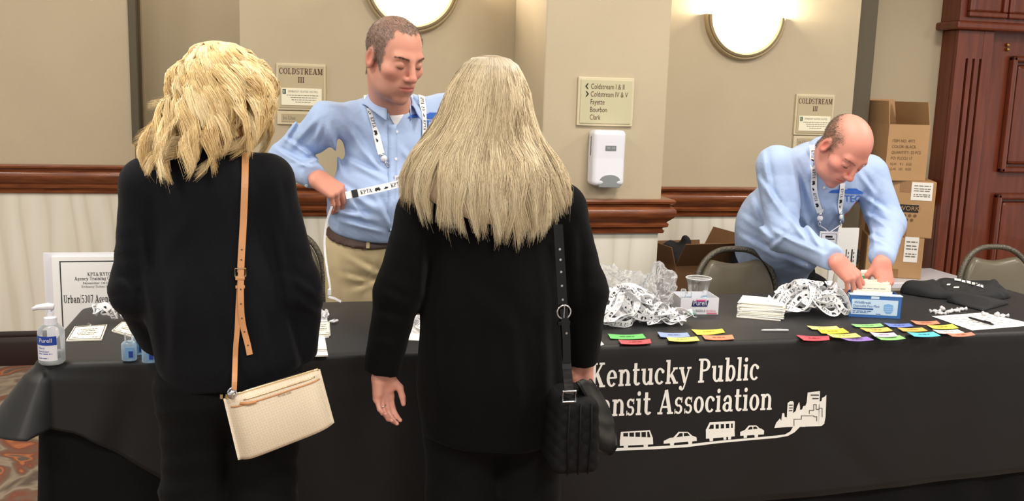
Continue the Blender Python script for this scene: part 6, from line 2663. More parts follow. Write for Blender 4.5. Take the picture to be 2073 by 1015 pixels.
RIB = [
    (z4((190, 860), (455, 860), (480, 893), (210, 895)), (96, 190, 96), 'green badge ribbon overlapping a red one beside the tunic'),
    (z4((270, 905), (510, 900), (522, 930), (290, 935)), (206, 70, 80), 'red badge ribbon under the left green ribbon'),
    (z4((566, 845), (795, 850), (815, 880), (590, 882)), (140, 160, 214), 'pale blue badge ribbon in front of the white sanitizer box'),
    (z4((635, 885), (865, 880), (888, 910), (655, 912)), (240, 228, 110), 'light yellow badge ribbon touching the pale blue ribbon'),
    (z4((825, 825), (1060, 820), (1080, 848), (870, 866)), (240, 214, 60), 'bright yellow badge ribbon above the left orange ribbon'),
    (z4((905, 868), (1135, 866), (1152, 898), (930, 900)), (240, 130, 90), 'orange badge ribbon below the bright yellow ribbon'),
    (z4((20, 888), (130, 888), (140, 915), (20, 918)), (90, 190, 226), 'light blue badge ribbon half hidden by the tunic'),
    (z4((0, 920), (140, 918), (160, 942), (0, 957)), (232, 238, 240), 'white badge ribbon half hidden by the tunic'),
    (z5((460, 143), (690, 150), (697, 176), (513, 180)), (214, 62, 78), 'red badge ribbon nearest the table edge below the badge stack'),
    (z5((535, 77), (745, 80), (770, 98), (575, 102)), (238, 226, 130), 'pale yellow badge ribbon behind the gold one'),
    (z5((607, 100), (790, 95), (835, 125), (640, 130)), (244, 208, 44), 'gold yellow badge ribbon in front of the mask box heap'),
    (z5((677, 135), (880, 130), (920, 155), (720, 158)), (240, 232, 120), 'lemon badge ribbon between gold and purple ribbons'),
    (z5((760, 160), (960, 155), (1010, 178), (830, 183)), (142, 108, 190), 'purple badge ribbon at the front table edge'),
    (z5((848, 65), (1055, 60), (1080, 80), (880, 83)), (140, 214, 120), 'light green badge ribbon just in front of the mask box'),
    (z5((912, 93), (1105, 88), (1142, 112), (960, 118)), (244, 196, 90), 'amber badge ribbon below the mask box ribbon'),
    (z5((980, 122), (1150, 125), (1180, 150), (1015, 152)), (222, 196, 224), 'lavender badge ribbon above a green one'),
    (z5((1015, 152), (1190, 145), (1236, 168), (1060, 176)), (146, 218, 120), 'green badge ribbon at the edge below the lavender ribbon'),
    (z5((1080, 57), (1260, 60), (1290, 80), (1120, 83)), (100, 126, 208), 'royal blue badge ribbon right of the mask box'),
    (z5((1175, 90), (1350, 90), (1390, 112), (1215, 115)), (246, 182, 84), 'orange yellow badge ribbon below the royal blue ribbon'),
    (z5((1245, 122), (1430, 120), (1482, 148), (1295, 152)), (90, 206, 222), 'turquoise badge ribbon left of the white sheet'),
    (z5((1270, 40), (1455, 42), (1480, 62), (1310, 66)), (240, 140, 106), 'coral badge ribbon behind the yellow ribbon by the sheet'),
    (z5((1385, 72), (1565, 65), (1610, 93), (1425, 95)), (244, 226, 84), 'yellow badge ribbon touching the white sheet'),
    (z5((1425, 105), (1600, 103), (1650, 125), (1470, 130)), (240, 234, 226), 'white badge ribbon below the yellow ribbon by the sheet'),
    (z5((1520, 130), (1700, 123), (1728, 142), (1565, 152)), (240, 138, 110), 'coral badge ribbon nearest the right table edge'),
]
for i, (px, col, lab) in enumerate(RIB):
    m = mat('ribbon_satin_%d_%d_%d' % col, srgb(*col), .5, sheen=.2)
    t, C, o = card(px, 'badge_ribbon', lab, 'ribbon', m, 'coloured badge ribbons', .0012, .0003+.0013*(i % 4), .003)
    card_print(t, C, .0022+.0006, greek([(.3, .72, .45)], .08, .14, i), 'gold_print', mat('ribbon_print_%d_%d_%d' % col, tuple(c_*.5 for c_ in srgb(*col)), .5), o)

# --- clear plastic bag crumpled behind the heap
def crumple(c, r, seed, name, label, cuts):
    bm = bmesh.new()
    bmesh.ops.create_icosphere(bm, subdivisions=5, radius=1.)
    sd = Vector((seed*3.1, seed*1.7, seed*.9))
    for v in bm.verts:
        d = v.co.normalized()
        a = mnoise.noise(d*1.6+sd)
        rid = 1-abs(mnoise.noise(d*3.4+sd*2))*2
        rid2 = 1-abs(mnoise.noise(d*7.5+sd*3))*2
        s = .72+.30*a+.16*rid+.09*rid2
        peak = sum(max(0, d.dot(Vector(k).normalized())-.86)*w for k, w in cuts)
        s += peak
        p = d*s
        v.co = Vector((c[0]+p.x*r[0], c[1]+p.y*r[1], max(c[2]+.001, c[2]+r[2]*.55+p.z*r[2]*.8)))
    me = bpy.data.meshes.new(name)
    bm.to_mesh(me)
    bm.free()
    o = bpy.data.objects.new(name, me)
    COL.objects.link(o)
    me.materials.append(M_FILM)
    tag(o, label, 'plastic bag')
    return o


crumple(tp(1252, 636), (.105, .05, .115), 2, 'plastic_bag', 'clear plastic bag crumpled against the tunic over the lanyards', [((-.5, 0, .8), 2.), ((.5, 0, .8), 2.)])
crumple(tp(1322, 634), (.075, .05, .115), 5, 'plastic_bag', 'clear plastic bag standing left of the white sanitizer box', [((.2, 0, 1), 3.), ((.9, 0, .5), 3.)])

# --- white box of sanitizer bottles
A, B = tp(1377, 637), tp(1453, 637)
w = float(np.linalg.norm(B-A))
ang = math.atan2(B[1]-A[1], B[0]-A[0])
R3 = Matrix.Rotation(ang, 3, 'Z')
u_ = nrm(B-A)
bk = np.array([-u_[1], u_[0], 0])
hgt = float(at(1452, 603, (A[1]+B[1])/2)[2]-ZT0)
t = thing('sanitizer_box', 'white open display box with blue Purell logo', 'box', (A+B)/2+bk*.05)
dp = .11
for nm, (a, b) in (('front_panel', (A, B)), ('back_panel', (A+bk*dp, B+bk*dp)), ('side_panel', (A, A+bk*dp)), ('side_panel', (B, B+bk*dp))):
    m = (a+b)/2
    dv = b-a
    MB().box(m+np.array([0, 0, hgt/2]), (np.linalg.norm(dv)+.001, .002, hgt), Matrix.Rotation(math.atan2(dv[1], dv[0]), 3, 'Z')).build(nm, M_WPL, t)
MB().box((A+B)/2+bk*dp/2+np.array([0, 0, .002]), (w-.004, dp-.004, .002), R3).build('bottom_panel', M_WPL, t)
fo = A-bk*.0018
lg = flat([[np.array(q) for q in ((w*.28, hgt*.48), (w*.31, hgt*.86), (w*.73, hgt*.86), (w*.70, hgt*.48))]], fo, u_, AZ, 'logo_panel', mat('logo_navy', srgb(30, 34, 92), .4), t)
flat([[np.array(q) for q in ((w*.40, hgt*.80), (w*.40, hgt*.90), (w*.66, hgt*.90), (w*.66, hgt*.80))]], fo-bk*.0001, u_, AZ, 'logo_tint', mat('logo_magenta', srgb(214, 80, 140), .4), lg)
flat(fit(sans('Purell', .026), w*.33, w*.68, hgt*.56), fo-bk*.0006, u_, AZ, 'lettering', M_WPL, lg)
for txt, x, m in (('VIBRANT &', .12, mat('mint_ink', srgb(120, 190, 160), .5)), ('PEACEFUL &', .40, M_INK), ('BLISSFUL', .69, mat('rose_ink', srgb(214, 110, 130), .5))):
    flat(fit(sans(txt, .0115), w*x, w*(x+.25), hgt*.16), fo-bk*.0004, u_, AZ, 'lettering', m, t)
flat([rect(w*.14, hgt*.04, w*.42, hgt*.11)], fo, u_, AZ, 'colour_strip', MATS['mint_ink'], t)
flat([rect(w*.7, hgt*.04, w*.97, hgt*.11)], fo, u_, AZ, 'colour_strip', MATS['rose_ink'], t)
for i, (s, d_) in enumerate(((.12, .03), (.30, .04), (.78, .06))):
    c = A+u_*w*s+bk*d_+np.array([0, 0, .004])
    o = thing('travel_sanitizer_bottle', ('small clear sanitizer bottle leaning at the left end of the white box', 'small clear sanitizer bottle second from the left in the white box', 'small clear sanitizer bottle at the right end of the white box')[i], 'bottle', c, 'small bottles in the display box')
    MB().lathe([(.014, 0), (.016, .003), (.016, .044), (.008, .050)], 16, c).build('bottle', M_GEL, o, smooth=True)
    MB().lathe([(.0095, .05), (.0095, .066+.012*(i == 0)), (.008, .068+.012*(i == 0))], 14, c).build('cap', M_CLEAR, o, smooth=True)

# --- plastic cup
c = tp(1412, 606)
zt = float(at(1412, 562, c[1])[2]-ZT0)
t = thing('plastic_cup', 'clear plastic cup standing behind the white sanitizer box', 'cup', c)
ro = .047
MB().lathe([(.030, 0), (.031, .002), (ro-.004, zt-.012), (ro-.002, zt-.010), (ro-.001, zt-.003)], 32, c).build('cup_wall', clearmat('cup_plastic', (.9, .9, .88), .1, .14), t, smooth=True)
MB().tube([c+np.array([ro*math.cos(a), ro*math.sin(a), zt-.002]) for a in np.linspace(0, 2*math.pi, 33)[:-1]], .0022, 6, closed=True).build('cup_rim', clearmat('cup_rim_plastic', (.95, .95, .95), .1, .5), t, smooth=True)

# --- stack of name badges
rn = random.Random(4)
c = tp(1538, 640)
for i in range(26):
    z = .0019*i
    a = math.radians(-26+rn.uniform(-4, 4)+(-5 if i > 15 else 0))
    R3 = Matrix.Rotation(a, 3, 'Z')
    o = thing('stacked_badge', 'white name badge in the fanned stack left of the lanyard heap', 'badge', c, 'stacked name badges')
    MB().box(c+np.array([rn.uniform(-.006, .006)+.0009*i, rn.uniform(-.005, .005)+.0012*i, z+.001]), (.148, .105, .0014), R3).build('card', M_PAPER if i % 3 else M_CREAM, o)

# --- silver pen bar
a, b = tp(1541, 669, .004), tp(1596, 669, .004)
t = thing('clear_pen', 'grey plastic pen lying between the orange and red ribbons', 'pen', (a+b)/2)
MB().tube([a, a+(b-a)*.1, a+(b-a)*.95, b], [.002, .004, .004, .003], 8).build('barrel', mat('grey_clear_plastic', srgb(190, 190, 192), .2), t, smooth=True)
MB().box((a+b)/2+np.array([.01, 0, .005]), (.03, .002, .0015), None).build('clip', M_CHROME, t)

# --- blue mask box with index cards
A, B = tp(1718, 641), tp(1822, 646)
u_ = nrm(B-A)
w = float(np.linalg.norm(B-A))
bk = np.array([-u_[1], u_[0], 0])
hgt = float(at(1770, 597, A[1])[2]-ZT0)
dp = .105
M_BX = mat('blue_carton', srgb(58, 110, 178), .4)
M_BXL = mat('pale_blue_print', srgb(196, 220, 240), .4)
t = thing('mask_box', 'blue face-mask box holding index cards', 'box', (A+B)/2+bk*dp/2)
for nm, (a, b) in (('front_panel', (A, B)), ('back_panel', (A+bk*dp, B+bk*dp)), ('side_panel', (A, A+bk*dp)), ('side_panel', (B, B+bk*dp))):
    m, dv = (a+b)/2, b-a
    MB().box(m+np.array([0, 0, hgt/2]), (np.linalg.norm(dv)+.002, .002, hgt), Matrix.Rotation(math.atan2(dv[1], dv[0]), 3, 'Z')).build(nm, M_BX, t)
MB().box((A+B)/2+bk*dp/2+np.array([0, 0, .002]), (w-.004, dp-.004, .002), Matrix.Rotation(math.atan2(u_[1], u_[0]), 3, 'Z')).build('bottom_panel', M_BX, t)
MB().box((A+B)/2+bk*.012+np.array([0, 0, hgt+.003]), (w+.004, .03, .003), Matrix.Rotation(math.atan2(u_[1], u_[0]), 3, 'Z')).build('lid_lip', M_BXL, t)
fo = A-bk*.0018
fp = flat([rect(.006, .010, w-.012, hgt-.012)], fo, u_, AZ, 'front_print', M_BXL, t)
lp_ = flat([rect(.006, .0, dp-.006, hgt)], A+bk*dp-u_*.0018, -bk, AZ, 'side_print', M_BXL, t)
n1 = fo-bk*.0005
flat(shift(sans('WildBreak', .0135), .014, hgt-.028), n1, u_, AZ, 'lettering', mat('box_navy', srgb(40, 80, 150), .4), fp)
flat(shift(sans('Disposable Face Mask', .0125, sx=.82), .012, hgt*.48), n1, u_, AZ, 'lettering', MATS['box_navy'], fp)
flat([rect(.012, hgt*.36, w*.46, hgt*.43)], n1, u_, AZ, 'caption_bar', MATS['box_navy'], fp)
flat(greek([(.012, w*.42, hgt*.27), (.012, w*.36, hgt*.2), (w*.52, w*.62, hgt*.16)], .01, .0025, 8), n1, u_, AZ, 'small_print', MATS['box_navy'], fp)
mk = flat([[np.array(q) for q in ((w*.66, hgt*.36), (w*.66, hgt*.62), (w*.74, hgt*.68), (w*.84, hgt*.62), (w*.85, hgt*.36), (w*.80, hgt*.22), (w*.72, hgt*.22))]], n1, u_, AZ, 'mask_picture', mat('mask_blue', srgb(120, 172, 222), .5), fp)
for k in range(3):
    flat([rect(w*.67, hgt*(.32+.09*k), w*.845, hgt*(.335+.09*k))], n1-bk*.0004, u_, AZ, 'mask_pleat', M_BXL, mk)
flat([rect(w*.40, hgt*.88, w*.56, hgt*1.0)], fo-bk*.0006, u_, AZ, 'lid_tab', M_BXL, t)
ct = A+u_*.012+bk*.02
for i in range(14):
    o = thing('index_card', 'cream index card filed upright in the blue mask box', 'card', ct+bk*.005*i, 'index cards in the mask box')
    tilt = -.10+.018*i
    R4 = Matrix.Rotation(math.atan2(u_[1], u_[0]), 3, 'Z') @ Matrix.Rotation(-tilt, 3, 'X')
    ww = .135 if i < 5 else .128
    hh2 = (hgt+.006+.002*i) if i < 5 else (hgt+.020+.0022*(i-5))
    cc = ct+bk*(.0055*i)+u_*(ww/2+.002*(i % 3)+(.012 if i > 6 else 0))+np.array([0, 0, hh2/2+.004])
    MB().box(cc, (ww, .0009, hh2), R4).build('card', (M_CREAM, M_PAPER, M_CREAM)[i % 3], o)
    if i in (0, 5, 8):
        ink = mat('peach_ink', srgb(230, 176, 130), .7) if i == 0 else M_GREY
        ux, vz = np.array(R4 @ Vector((1, 0, 0))), np.array(R4 @ Vector((0, 0, 1)))
        nb_ = np.array(R4 @ Vector((0, -1, 0)))
        flat(greek([(-ww*.42, ww*.42, hh2*.5-.008-.0055*k) for k in range(5)], .010, .003, i), cc+nb_*.0009, ux, vz, 'handwriting', ink, o)
for i, (x, y, col, lab) in enumerate(((1742, 561, (46, 158, 84), 'green divider tab among the index cards'), (1785, 562, (240, 130, 40), 'orange divider tab among the index cards'), (1750, 549, (240, 240, 236), 'white divider tab at the back of the index cards'))):
    q = at(x, y, float(A[1])+.052+.04*(i == 2))
    o = thing('divider_tab', lab, 'card', q, 'divider cards in the mask box')
    m = mat('tab_%d' % i, srgb(*col), .5)
    MB().box(q+np.array([0, 0, -.002]), (.030, .0014, .012), None, .0005).build('tab', m, o)
    MB().box(q+np.array([.0, .001, -.05]), (.06, .0009, .085), None).build('card', M_CREAM, o)
# tan file slips the man has pulled out
q0, q1 = at(1690, 560, 3.12), at(1684, 604, 3.12)
t = thing('paper_slip', 'cream paper slips hanging beside the blue mask box', 'paper', q1)
for k in range(3):
    MB().extrude([np.array(v) for v in ((0, 0), (.022, .004), (.030, .09), (.016, .10))], q1+np.array([-.012+.010*k, .012*k, .002+.02*k]), AX, AZ, (0, .0008, 0)).build('slip', M_CREAM if k < 2 else mat('tan_slip', srgb(206, 178, 140), .7), t)

# --- black tote bags
M_TOTE = mat('black_tote_fabric', srgb(24, 24, 26), .75, bump=.15, scale=500, sheen=.05)


def tote(pts, label, seed, hz, creases):
    """soft folded bag lying flat; its outline is a convex polygon on the table"""
    C = [tp(x, y)[:2] for x, y in pts]
    if sum(C[i][0]*C[(i+1) % len(C)][1]-C[(i+1) % len(C)][0]*C[i][1] for i in range(len(C))) < 0:
        C = C[::-1]
    ctr = sum(C)/len(C)

    def f(p):
        d2 = None
        for i in range(len(C)):
            e = C[(i+1) % len(C)]-C[i]
            n = np.array([e[1], -e[0]])/np.linalg.norm(e)
            c_ = (p[:, :2]-C[i])@n
            d2 = c_ if d2 is None else smx(d2, c_, .02)
        q = p[:, :2]-ctr
        h = hz*(.62+.28*np.sin(q[:, 0]*11+seed)*np.cos(q[:, 1]*17+seed*2)+.12*np.sin(q[:, 0]*31+q[:, 1]*25+seed))
        for (x0, y0, x1, y1, w, a) in creases:
            A_, B_ = tp(x0, y0)[:2], tp(x1, y1)[:2]
            ba = B_-A_
            t_ = np.clip((p[:, :2]-A_)@ba/(ba@ba), 0, 1)
            r_ = np.linalg.norm(p[:, :2]-A_-t_[:, None]*ba, axis=1)
            h = h+a*np.exp(-(r_/w)**2)
        edge = np.clip(-d2/.05, 0, 1)
        h = h*(.35+.65*np.sqrt(edge))
        return np.maximum(smx(d2, (p[:, 2]-(ZT0+h))*.8, .012), -(p[:, 2]-(ZT0+.0005))).astype(np.float32)
    lo, hi = np.append(np.min(C, 0)-.05, ZT0-.02), np.append(np.max(C, 0)+.05, ZT0+.16)
    V, Q = nets(f, lo, hi, .0055)
    o = link_mesh('tote_bag', V, Q, M_TOTE, None, True)
    tag(o, label, 'bag')
    return o, bvh_of(V, Q)


o1, b1 = tote([(1818, 594), (1890, 606), (2010, 612), (2050, 603), (2015, 586), (1900, 577)], 'black fabric tote bag with white print folded on the table', 1.3, .062,
              [(1830, 592, 1960, 588, .018, .016), (1900, 603, 2030, 606, .012, -.016), (1960, 606, 2020, 588, .012, .014), (1880, 580, 1920, 604, .012, -.012)])
P = [[np.array([1932+q[0]*58+6*math.sin(q[0]*3), 570-q[1]*6+q[0]*14]) for q in p] for p in [rect(.0, .2, .18, .9), rect(.2, .1, .3, .8), rect(.34, .1, .46, .9), rect(.5, 0, .62, .8), rect(.66, 0, .8, .9), rect(.84, 0, .98, .7)]]
px_print(P, b1, 'white_print', M_WHITE, o1, .003)
px_print([[np.array(q) for q in ((1917, 576), (1924, 576), (1923, 579), (1916, 579))], [np.array(q) for q in ((1931, 582), (1942, 582), (1941, 585), (1930, 585))]], b1, 'white_print', M_WHITE, o1, .003)
o2, b2 = tote([(1912, 611), (1990, 632), (2046, 616), (1975, 606)], 'black tote bag rolled in front of the printed one', 2.1, .05, [(1920, 612, 2000, 622, .014, .012), (2000, 612, 2035, 616, .01, -.012)])

# --- wrapped mints
M_WRAP = clearmat('candy_wrapper', (.93, .92, .92), .2, .45)
MINTS = [(1893, 630), (1908, 625), (1904, 634), (1922, 631), (1935, 629), (1947, 626), (1994, 636), (2030, 639), (2018, 637)]
for i, (x, y) in enumerate(MINTS):
    c = tp(x, y, .007)
    t = thing('wrapped_mint', 'white wrapped mint in the cluster before the black tote' if i < 6 else 'white wrapped mint behind the white sheet', 'candy', c, 'mints before the tote' if i < 6 else 'mints behind the sheet')
    a = i*1.3
    dv = np.array([math.cos(a), math.sin(a)*.6, 0])
    MB().lathe([(.002, -.006), (.008, -.004), (.009, 0), (.008, .004), (.002, .006)], 12, c).build('candy', mat('mint_white', srgb(236, 226, 222), .5), t, smooth=True)
    for s in (-1, 1):
        MB().tube([c+dv*s*.007, c+dv*s*.012, c+dv*s*.021], [.004, .002, .008], 7).build('twist', M_WRAP, t, smooth=True)

# --- white sheet and black pen
C = [tp(x, y) for x, y in ((1886, 642), (1990, 634), (2100, 659), (1968, 670))]
mb = MB()
n = 10
for lay in (.0008, .0016):
    for j in range(n+1):
        for i in range(n+1):
            s, v = i/n, j/n
            p = (C[0]*(1-s)+C[1]*s)*(1-v)+(C[3]*(1-s)+C[2]*s)*v
            mb.V.append((p[0], p[1], p[2]+lay+.0012*(1-s)**3*(1-v)))
m = (n+1)**2
for j in range(n):
    for i in range(n):
        a = j*(n+1)+i
        mb.F += [(a, a+1, a+n+2, a+n+1), (m+a, m+a+n+1, m+a+n+2, m+a+1)]
for i in range(n):
    for a, b in ((i, i+1), (n*(n+1)+i, n*(n+1)+i+1), (i*(n+1), (i+1)*(n+1)), (i*(n+1)+n, (i+1)*(n+1)+n)):
        mb.F.append((a, b, m+b, m+a))
o = mb.build('paper_sheet', M_PAPER)
tag(o, 'white printed sheet of paper with a pen at the right table end', 'paper')
rows = []
for k in range(5):
    v = .18+.13*k
    for s0 in (.15, .3, .45, .6, .75):
        q = []
        for s, vv in ((s0, v), (s0+.1, v), (s0+.1, v+.03), (s0, v+.03)):
            p = (C[0]*(1-s)+C[1]*s)*(1-vv)+(C[3]*(1-s)+C[2]*s)*vv
            q.append(np.array([p[0], p[1]]))
        rows.append(q)
flat(rows, (0, 0, ZT0+.0032), (1, 0, 0), (0, 1, 0), 'faint_print', mat('faint_ink', srgb(206, 206, 206), .7), o)
a, b = tp(1961, 643, .009), tp(2012, 658, .009)
t = thing('ballpoint_pen', 'black ballpoint pen lying on the white sheet', 'pen', (a+b)/2)
MB().tube([a, a+(b-a)*.08, a+(b-a)*.9, b], [.002, .0042, .0042, .0015], 8).build('barrel', M_BLACK, t, smooth=True)
MB().box(a+(b-a)*.75+np.array([0, 0, .005]), (.006, .028, .0015), Matrix.Rotation(math.atan2(b[1]-a[1], b[0]-a[0])-math.pi/2, 3, 'Z')).build('clip', M_BLACK, t)

# ------------------------------------------------------------------ the women's bags
# --- beige crossbody pouch
M_TAN = mat('tan_leather', srgb(196, 140, 92), .45, bump=.06, scale=200, var=.1, vscale=30)
M_GOLD = mat('pale_gold_metal', srgb(224, 200, 160), .25, 1.)


def bag_mat():
    m, nt, b = _nodes('beige_monogram_canvas')
    N, L = nt.nodes, nt.links
    tc = N.new('ShaderNodeTexCoord')
    mp = N.new('ShaderNodeMapping')
    mp.inputs['Rotation'].default_value = (math.pi/2, 0, .35)
    L.new(tc.outputs['Object'], mp.inputs[0])
    vo = N.new('ShaderNodeTexVoronoi')
    vo.voronoi_dimensions = '2D'
    vo.inputs['Scale'].default_value = 165
    vo.inputs['Randomness'].default_value = .25
    L.new(mp.outputs[0], vo.inputs[0])
    rp = N.new('ShaderNodeValToRGB')
    rp.color_ramp.elements[0].position, rp.color_ramp.elements[0].color = .30, (*srgb(212, 195, 168), 1)
    rp.color_ramp.elements[1].position, rp.color_ramp.elements[1].color = .45, (*srgb(220, 205, 180), 1)
    L.new(vo.outputs['Distance'], rp.inputs[0])
    L.new(rp.outputs[0], b.inputs['Base Color'])
    b.inputs['Roughness'].default_value = .5
    return m


M_BAG = bag_mat()
YB1 = 2.19
K = {k: at(*v, YB1) for k, v in dict(tl=(452, 808), tr=(648, 748), br=(677, 856), bl=(482, 932)).items()}
t = thing('crossbody_bag', 'beige monogram crossbody bag hanging on a tan strap', 'bag', (K['bl']+K['br'])/2)


def pouch(s, v, side):
    p = (K['tl']*(1-s)+K['tr']*s)*(1-v)+(K['bl']*(1-s)+K['br']*s)*v
    e = (1-(2*s-1)**6)*(.25+.75*math.sin(math.pi*min(1, .12+v*.62)))
    pinch = .6*math.exp(-((s-.02)/.05)**2)
    dz = .004*math.sin(s*11)*v*(1-v)
    return p+np.array([0, side*.034*e*(1-pinch)+(.0), dz])


mb = MB()
n1_, n2_ = 26, 16
for side in (-1, 1):
    base = len(mb.V)
    for j in range(n2_+1):
        for i in range(n1_+1):
            mb.V.append(tuple(pouch(i/n1_, j/n2_, side)))
    for j in range(n2_):
        for i in range(n1_):
            a = base+j*(n1_+1)+i
            mb.F.append((a, a+1, a+n1_+2, a+n1_+1))
h2 = (n1_+1)*(n2_+1)
for i in range(n1_):
    for j in (0, n2_):
        a = j*(n1_+1)+i
        mb.F.append((a, a+1, h2+a+1, h2+a))
for j in range(n2_):
    for i in (0, n1_):
        a = j*(n1_+1)+i
        mb.F.append((a, a+n1_+1, h2+a+n1_+1, h2+a))
pb = mb.build('pouch', M_BAG, t, smooth=True)
MB().tube([pouch(s, .0, 0)+np.array([0, -.002, .002]) for s in np.linspace(.02, .98, 20)], .0035, 6).build('zip', M_GOLD, t, smooth=True)
MB().tube([pouch(s, .14, -1)+np.array([0, -.0015, 0]) for s in np.linspace(.06, .97, 24)], .0018, 6).build('seam', M_TAN, t, smooth=True)
MB().tube([pouch(s, .07, -1)+np.array([0, -.0015, 0]) for s in np.linspace(.2, .93, 24)], .0016, 6).build('pocket_zip', M_GOLD, t, smooth=True)
MB().tube([pouch(.16, .10, -1)+np.array([0, -.004, 0]), pouch(.24, .13, -1)+np.array([0, -.006, 0]), pouch(.32, .14, -1)+np.array([0, -.005, 0])], [.003, .004, .003], 7).build('zip_pull', M_TAN, t, smooth=True)
bvp = bvh_of(mb.V, mb.F)
P = sans('MICHAEL KORS', 1.)
px_print([[np.array([562+q[0]*5.0*.8, 805-q[1]*5.6-q[0]*5.0*.8*.30]) for q in p] for p in P], bvp, 'metal_lettering', M_GOLD if False else mat('bronze_lettering', srgb(120, 92, 66), .35, .6), t, .0015)
for s in (-1, 1):
    MB().tube([K['tl']+np.array([.002+s*.006, -.004, .002+.010*k]) for k in range(2)], .003, 6).build('strap_tab', M_GOLD, t)
MB().tube([K['tl']+np.array([.020, -.012, .016])+.009*np.array([math.cos(a), .2*math.sin(a), 1.3*math.sin(a)]) for a in np.linspace(0, 2*math.pi, 17)[:-1]], .0022, 6, closed=True).build('swivel_ring', M_CHROME, t, smooth=True)
MB().tube([at(468, 806, YB1-.02), at(466, 798, YB1-.02), at(474, 790, YB1-.02)], [.006, .007, .004], 8).build('swivel_clip', M_CHROME, t, smooth=True)


def strap_on(path, bv, w, material, name, parent, off=.004, th=.003, free=None, line=None):
    P, Nn = [], []
    for x, y, _ in spline([(a, b, 0) for a, b in path], 40):
        h, n = hit(x, y, bv, off)
        if line is not None:
            h, n = at(x, y, float(np.interp(y, *line))), np.array([0, -1., 0])
        elif h is None or (free is not None and y > free[0]):
            h, n = at(x, y, free[1] if free is not None else (P[-1][1] if P else 2.2)), np.array([0, -1., 0])
        P.append(h)
        Nn.append(n*.4+np.array([0, -.6, 0]))
    P, Nn = np.array(P), np.array(Nn)
    for _ in range(14):
        P[1:-1] = (P[:-2]+P[1:-1]*2+P[2:])/4
        Nn[1:-1] = (Nn[:-2]+Nn[1:-1]+Nn[2:])/3
    V, Fc, mp, L = ribbon(P, Nn, w, th)
    return link_mesh(name, V, Fc, material, parent), mp, L, P, Nn


st, mp, L, P1, N1 = strap_on([(496, 313), (493, 400), (489, 480), (486, 552)], BV_W1, .0155, M_TAN, 'strap', t)
st2, mp2, L2, P2, N2 = strap_on([(486, 548), (480, 640), (477, 720), (474, 790)], BV_W1, .0115, M_TAN, 'lower_strap', t, .004, .003, (752, YB1-.014))
st3, mp3, L3, P3, N3 = strap_on([(486, 540), (485, 600), (489, 660), (502, 718)], BV_W1, .0135, M_TAN, 'strap_tail', t, .009)
for s in (.82, .90):
    MB().tube([mp(L*s, 0, .001), mp(L*s, 0, .003)], .0016, 6).build('strap_hole', M_BLACK, st)
for k in range(5):
    MB().tube([mp3(L3*(.25+.16*k), 0, .0005), mp3(L3*(.25+.16*k), 0, .002)], .0016, 6).build('strap_hole', M_BLACK, st3)
bc = P1[-1]+np.array([0, -.006, .002])
MB().tube([bc+np.array([sx*.012, -.002, sz*.009]) for sx, sz in ((-1, -1), (1, -1), (1, 1), (-1, 1))], .0016, 6, closed=True).build('buckle', M_GOLD, t)
for k in (-.014, -.034):
    MB().box(bc+np.array([-.001, -.003, k]), (.021, .007, .008), None, .002).build('keeper_loop', M_TAN, t)

# --- black quilted shoulder bag
M_QUILT = mat('black_quilted_nylon', srgb(9, 9, 10), .75, bump=.1, scale=300, spec=.25)
M_PATENT = mat('black_patent_leather', srgb(7, 7, 8), .3, bump=.05, scale=90, spec=.35)
YB2 = 2.17
A = at(1118, 800, YB2)
B = at(1200, 945, YB2)
t = thing('shoulder_bag', 'black quilted shoulder bag with glossy flap on the long-haired woman', 'bag', (float((A[0]+B[0])/2), YB2, float(B[2])))
cx_, cz_ = (A[0]+B[0])/2, (A[2]+B[2])/2
hw, hh_ = (B[0]-A[0])/2, (A[2]-B[2])/2


def f_bag(p):
    q = p-np.array([cx_, YB2, cz_], np.float32)
    tapr = 1-.12*np.clip(q[:, 2]/hh_, -1, 1)
    b = np.stack([np.abs(q[:, 0])-(hw-.022)*tapr, np.abs(q[:, 1]-.03)-.062, np.abs(q[:, 2])-(hh_-.022)], 1)
    d = np.linalg.norm(np.maximum(b, 0), axis=1)+np.minimum(b.max(1), 0)-.022
    ql = .0022*(np.abs(np.sin((q[:, 2]+q[:, 0]*.9)*95))**.5+np.abs(np.sin((q[:, 2]-q[:, 0]*.9)*95))**.5)
    return (d-ql+.004).astype(np.float32)


V, Q = nets(f_bag, (A[0]-.05, YB2-.12, B[2]-.05), (B[0]+.05, YB2+.22, A[2]+.05), .0042)
link_mesh('bag_body', V, Q, M_QUILT, t, True)
for s in (-.35, .0, .35):
    MB().tube([np.array([cx_+s*hw*2*.7, YB2-.054, cz_+hh_*.92]), np.array([cx_+s*hw*1.5, YB2-.058, cz_]), np.array([cx_+s*hw*1.3, YB2-.054, cz_-hh_*.95])], .0022, 6).build('piping', M_QUILT, t, smooth=True)


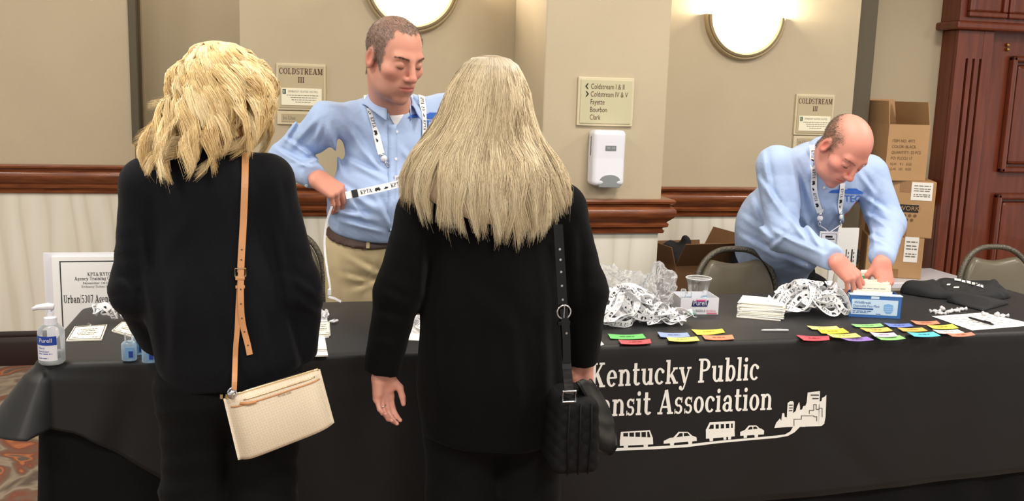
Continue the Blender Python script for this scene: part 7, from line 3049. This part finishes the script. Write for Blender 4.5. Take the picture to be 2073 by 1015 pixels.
def flap(s, v):
    """front flap swinging open towards the table"""
    a = at(1168, 774, YB2-.02)*(1-v)+at(1196, 912, YB2-.015)*v
    b = at(1194, 768, YB2+.14)*(1-v)+at(1238, 905, YB2+.14)*v
    p = a*(1-s)+b*s
    bow = .022*math.sin(math.pi*v)
    return p+np.array([bow+.012*v*v, 0, .004*math.sin(s*6)-.02*v*(1-(2*s-1)**2)])


V, Fc = grid_patch(flap, 12, 16)
o = link_mesh('flap', V, Fc, M_PATENT, t, True)
md = o.modifiers.new('solid', 'SOLIDIFY')
md.thickness = .005
for s in (.0, 1.):
    MB().tube([flap(s, v) for v in np.linspace(0, 1, 14)], .0035, 6).build('flap_piping', M_PATENT, t, smooth=True)
st, mp, L, P1, N1 = strap_on([(1129, 455), (1133, 520), (1138, 610), (1143, 700), (1152, 800)], BV_W2, .024, M_PATENT, 'strap', t, .004, .003, None, ([455, 540, 740, 810], [2.226, 2.214, 2.190, YB2-.056]))
st2, mp2, L2, P2, N2 = strap_on([(1141, 625), (1146, 680), (1147, 735)], BV_W2, .020, M_PATENT, 'strap_tail', t, .010, .003, None, ([625, 740], [2.196, 2.178]))
for s in (.02, .08, .15, .23, .31, .39):
    p = mp(L*(.12+s), 0, .001)
    MB().tube([p, p+np.array([0, -.002, 0])], .003, 8).build('eyelet', M_CHROME, st)
p = mp2(L2*.45, 0, .001)
MB().tube([p, p+np.array([0, -.002, 0])], .003, 8).build('eyelet', M_CHROME, st2)
bc = mp(L*.5, 0, .006)
MB().tube([bc+np.array([.017*math.cos(a), -.002, .017*math.sin(a)]) for a in np.linspace(0, 2*math.pi, 21)[:-1]], .0024, 6, closed=True).build('buckle', M_CHROME, t, smooth=True)
MB().tube([bc+np.array([0, -.004, .016]), bc+np.array([0, -.004, -.014])], .0016, 6).build('buckle_pin', M_CHROME, t)
MB().box(bc+np.array([.001, -.001, -.028]), (.032, .009, .011), None, .002).build('keeper_loop', M_PATENT, t)
rc = at(1152, 803, YB2-.060)
MB().tube([rc+np.array([sx*.016, -.002, sz*.013]) for sx, sz in ((-1, -1), (1, -1), (1, 1), (-1, 1))], .0024, 6, closed=True).build('ring', M_CHROME, t)
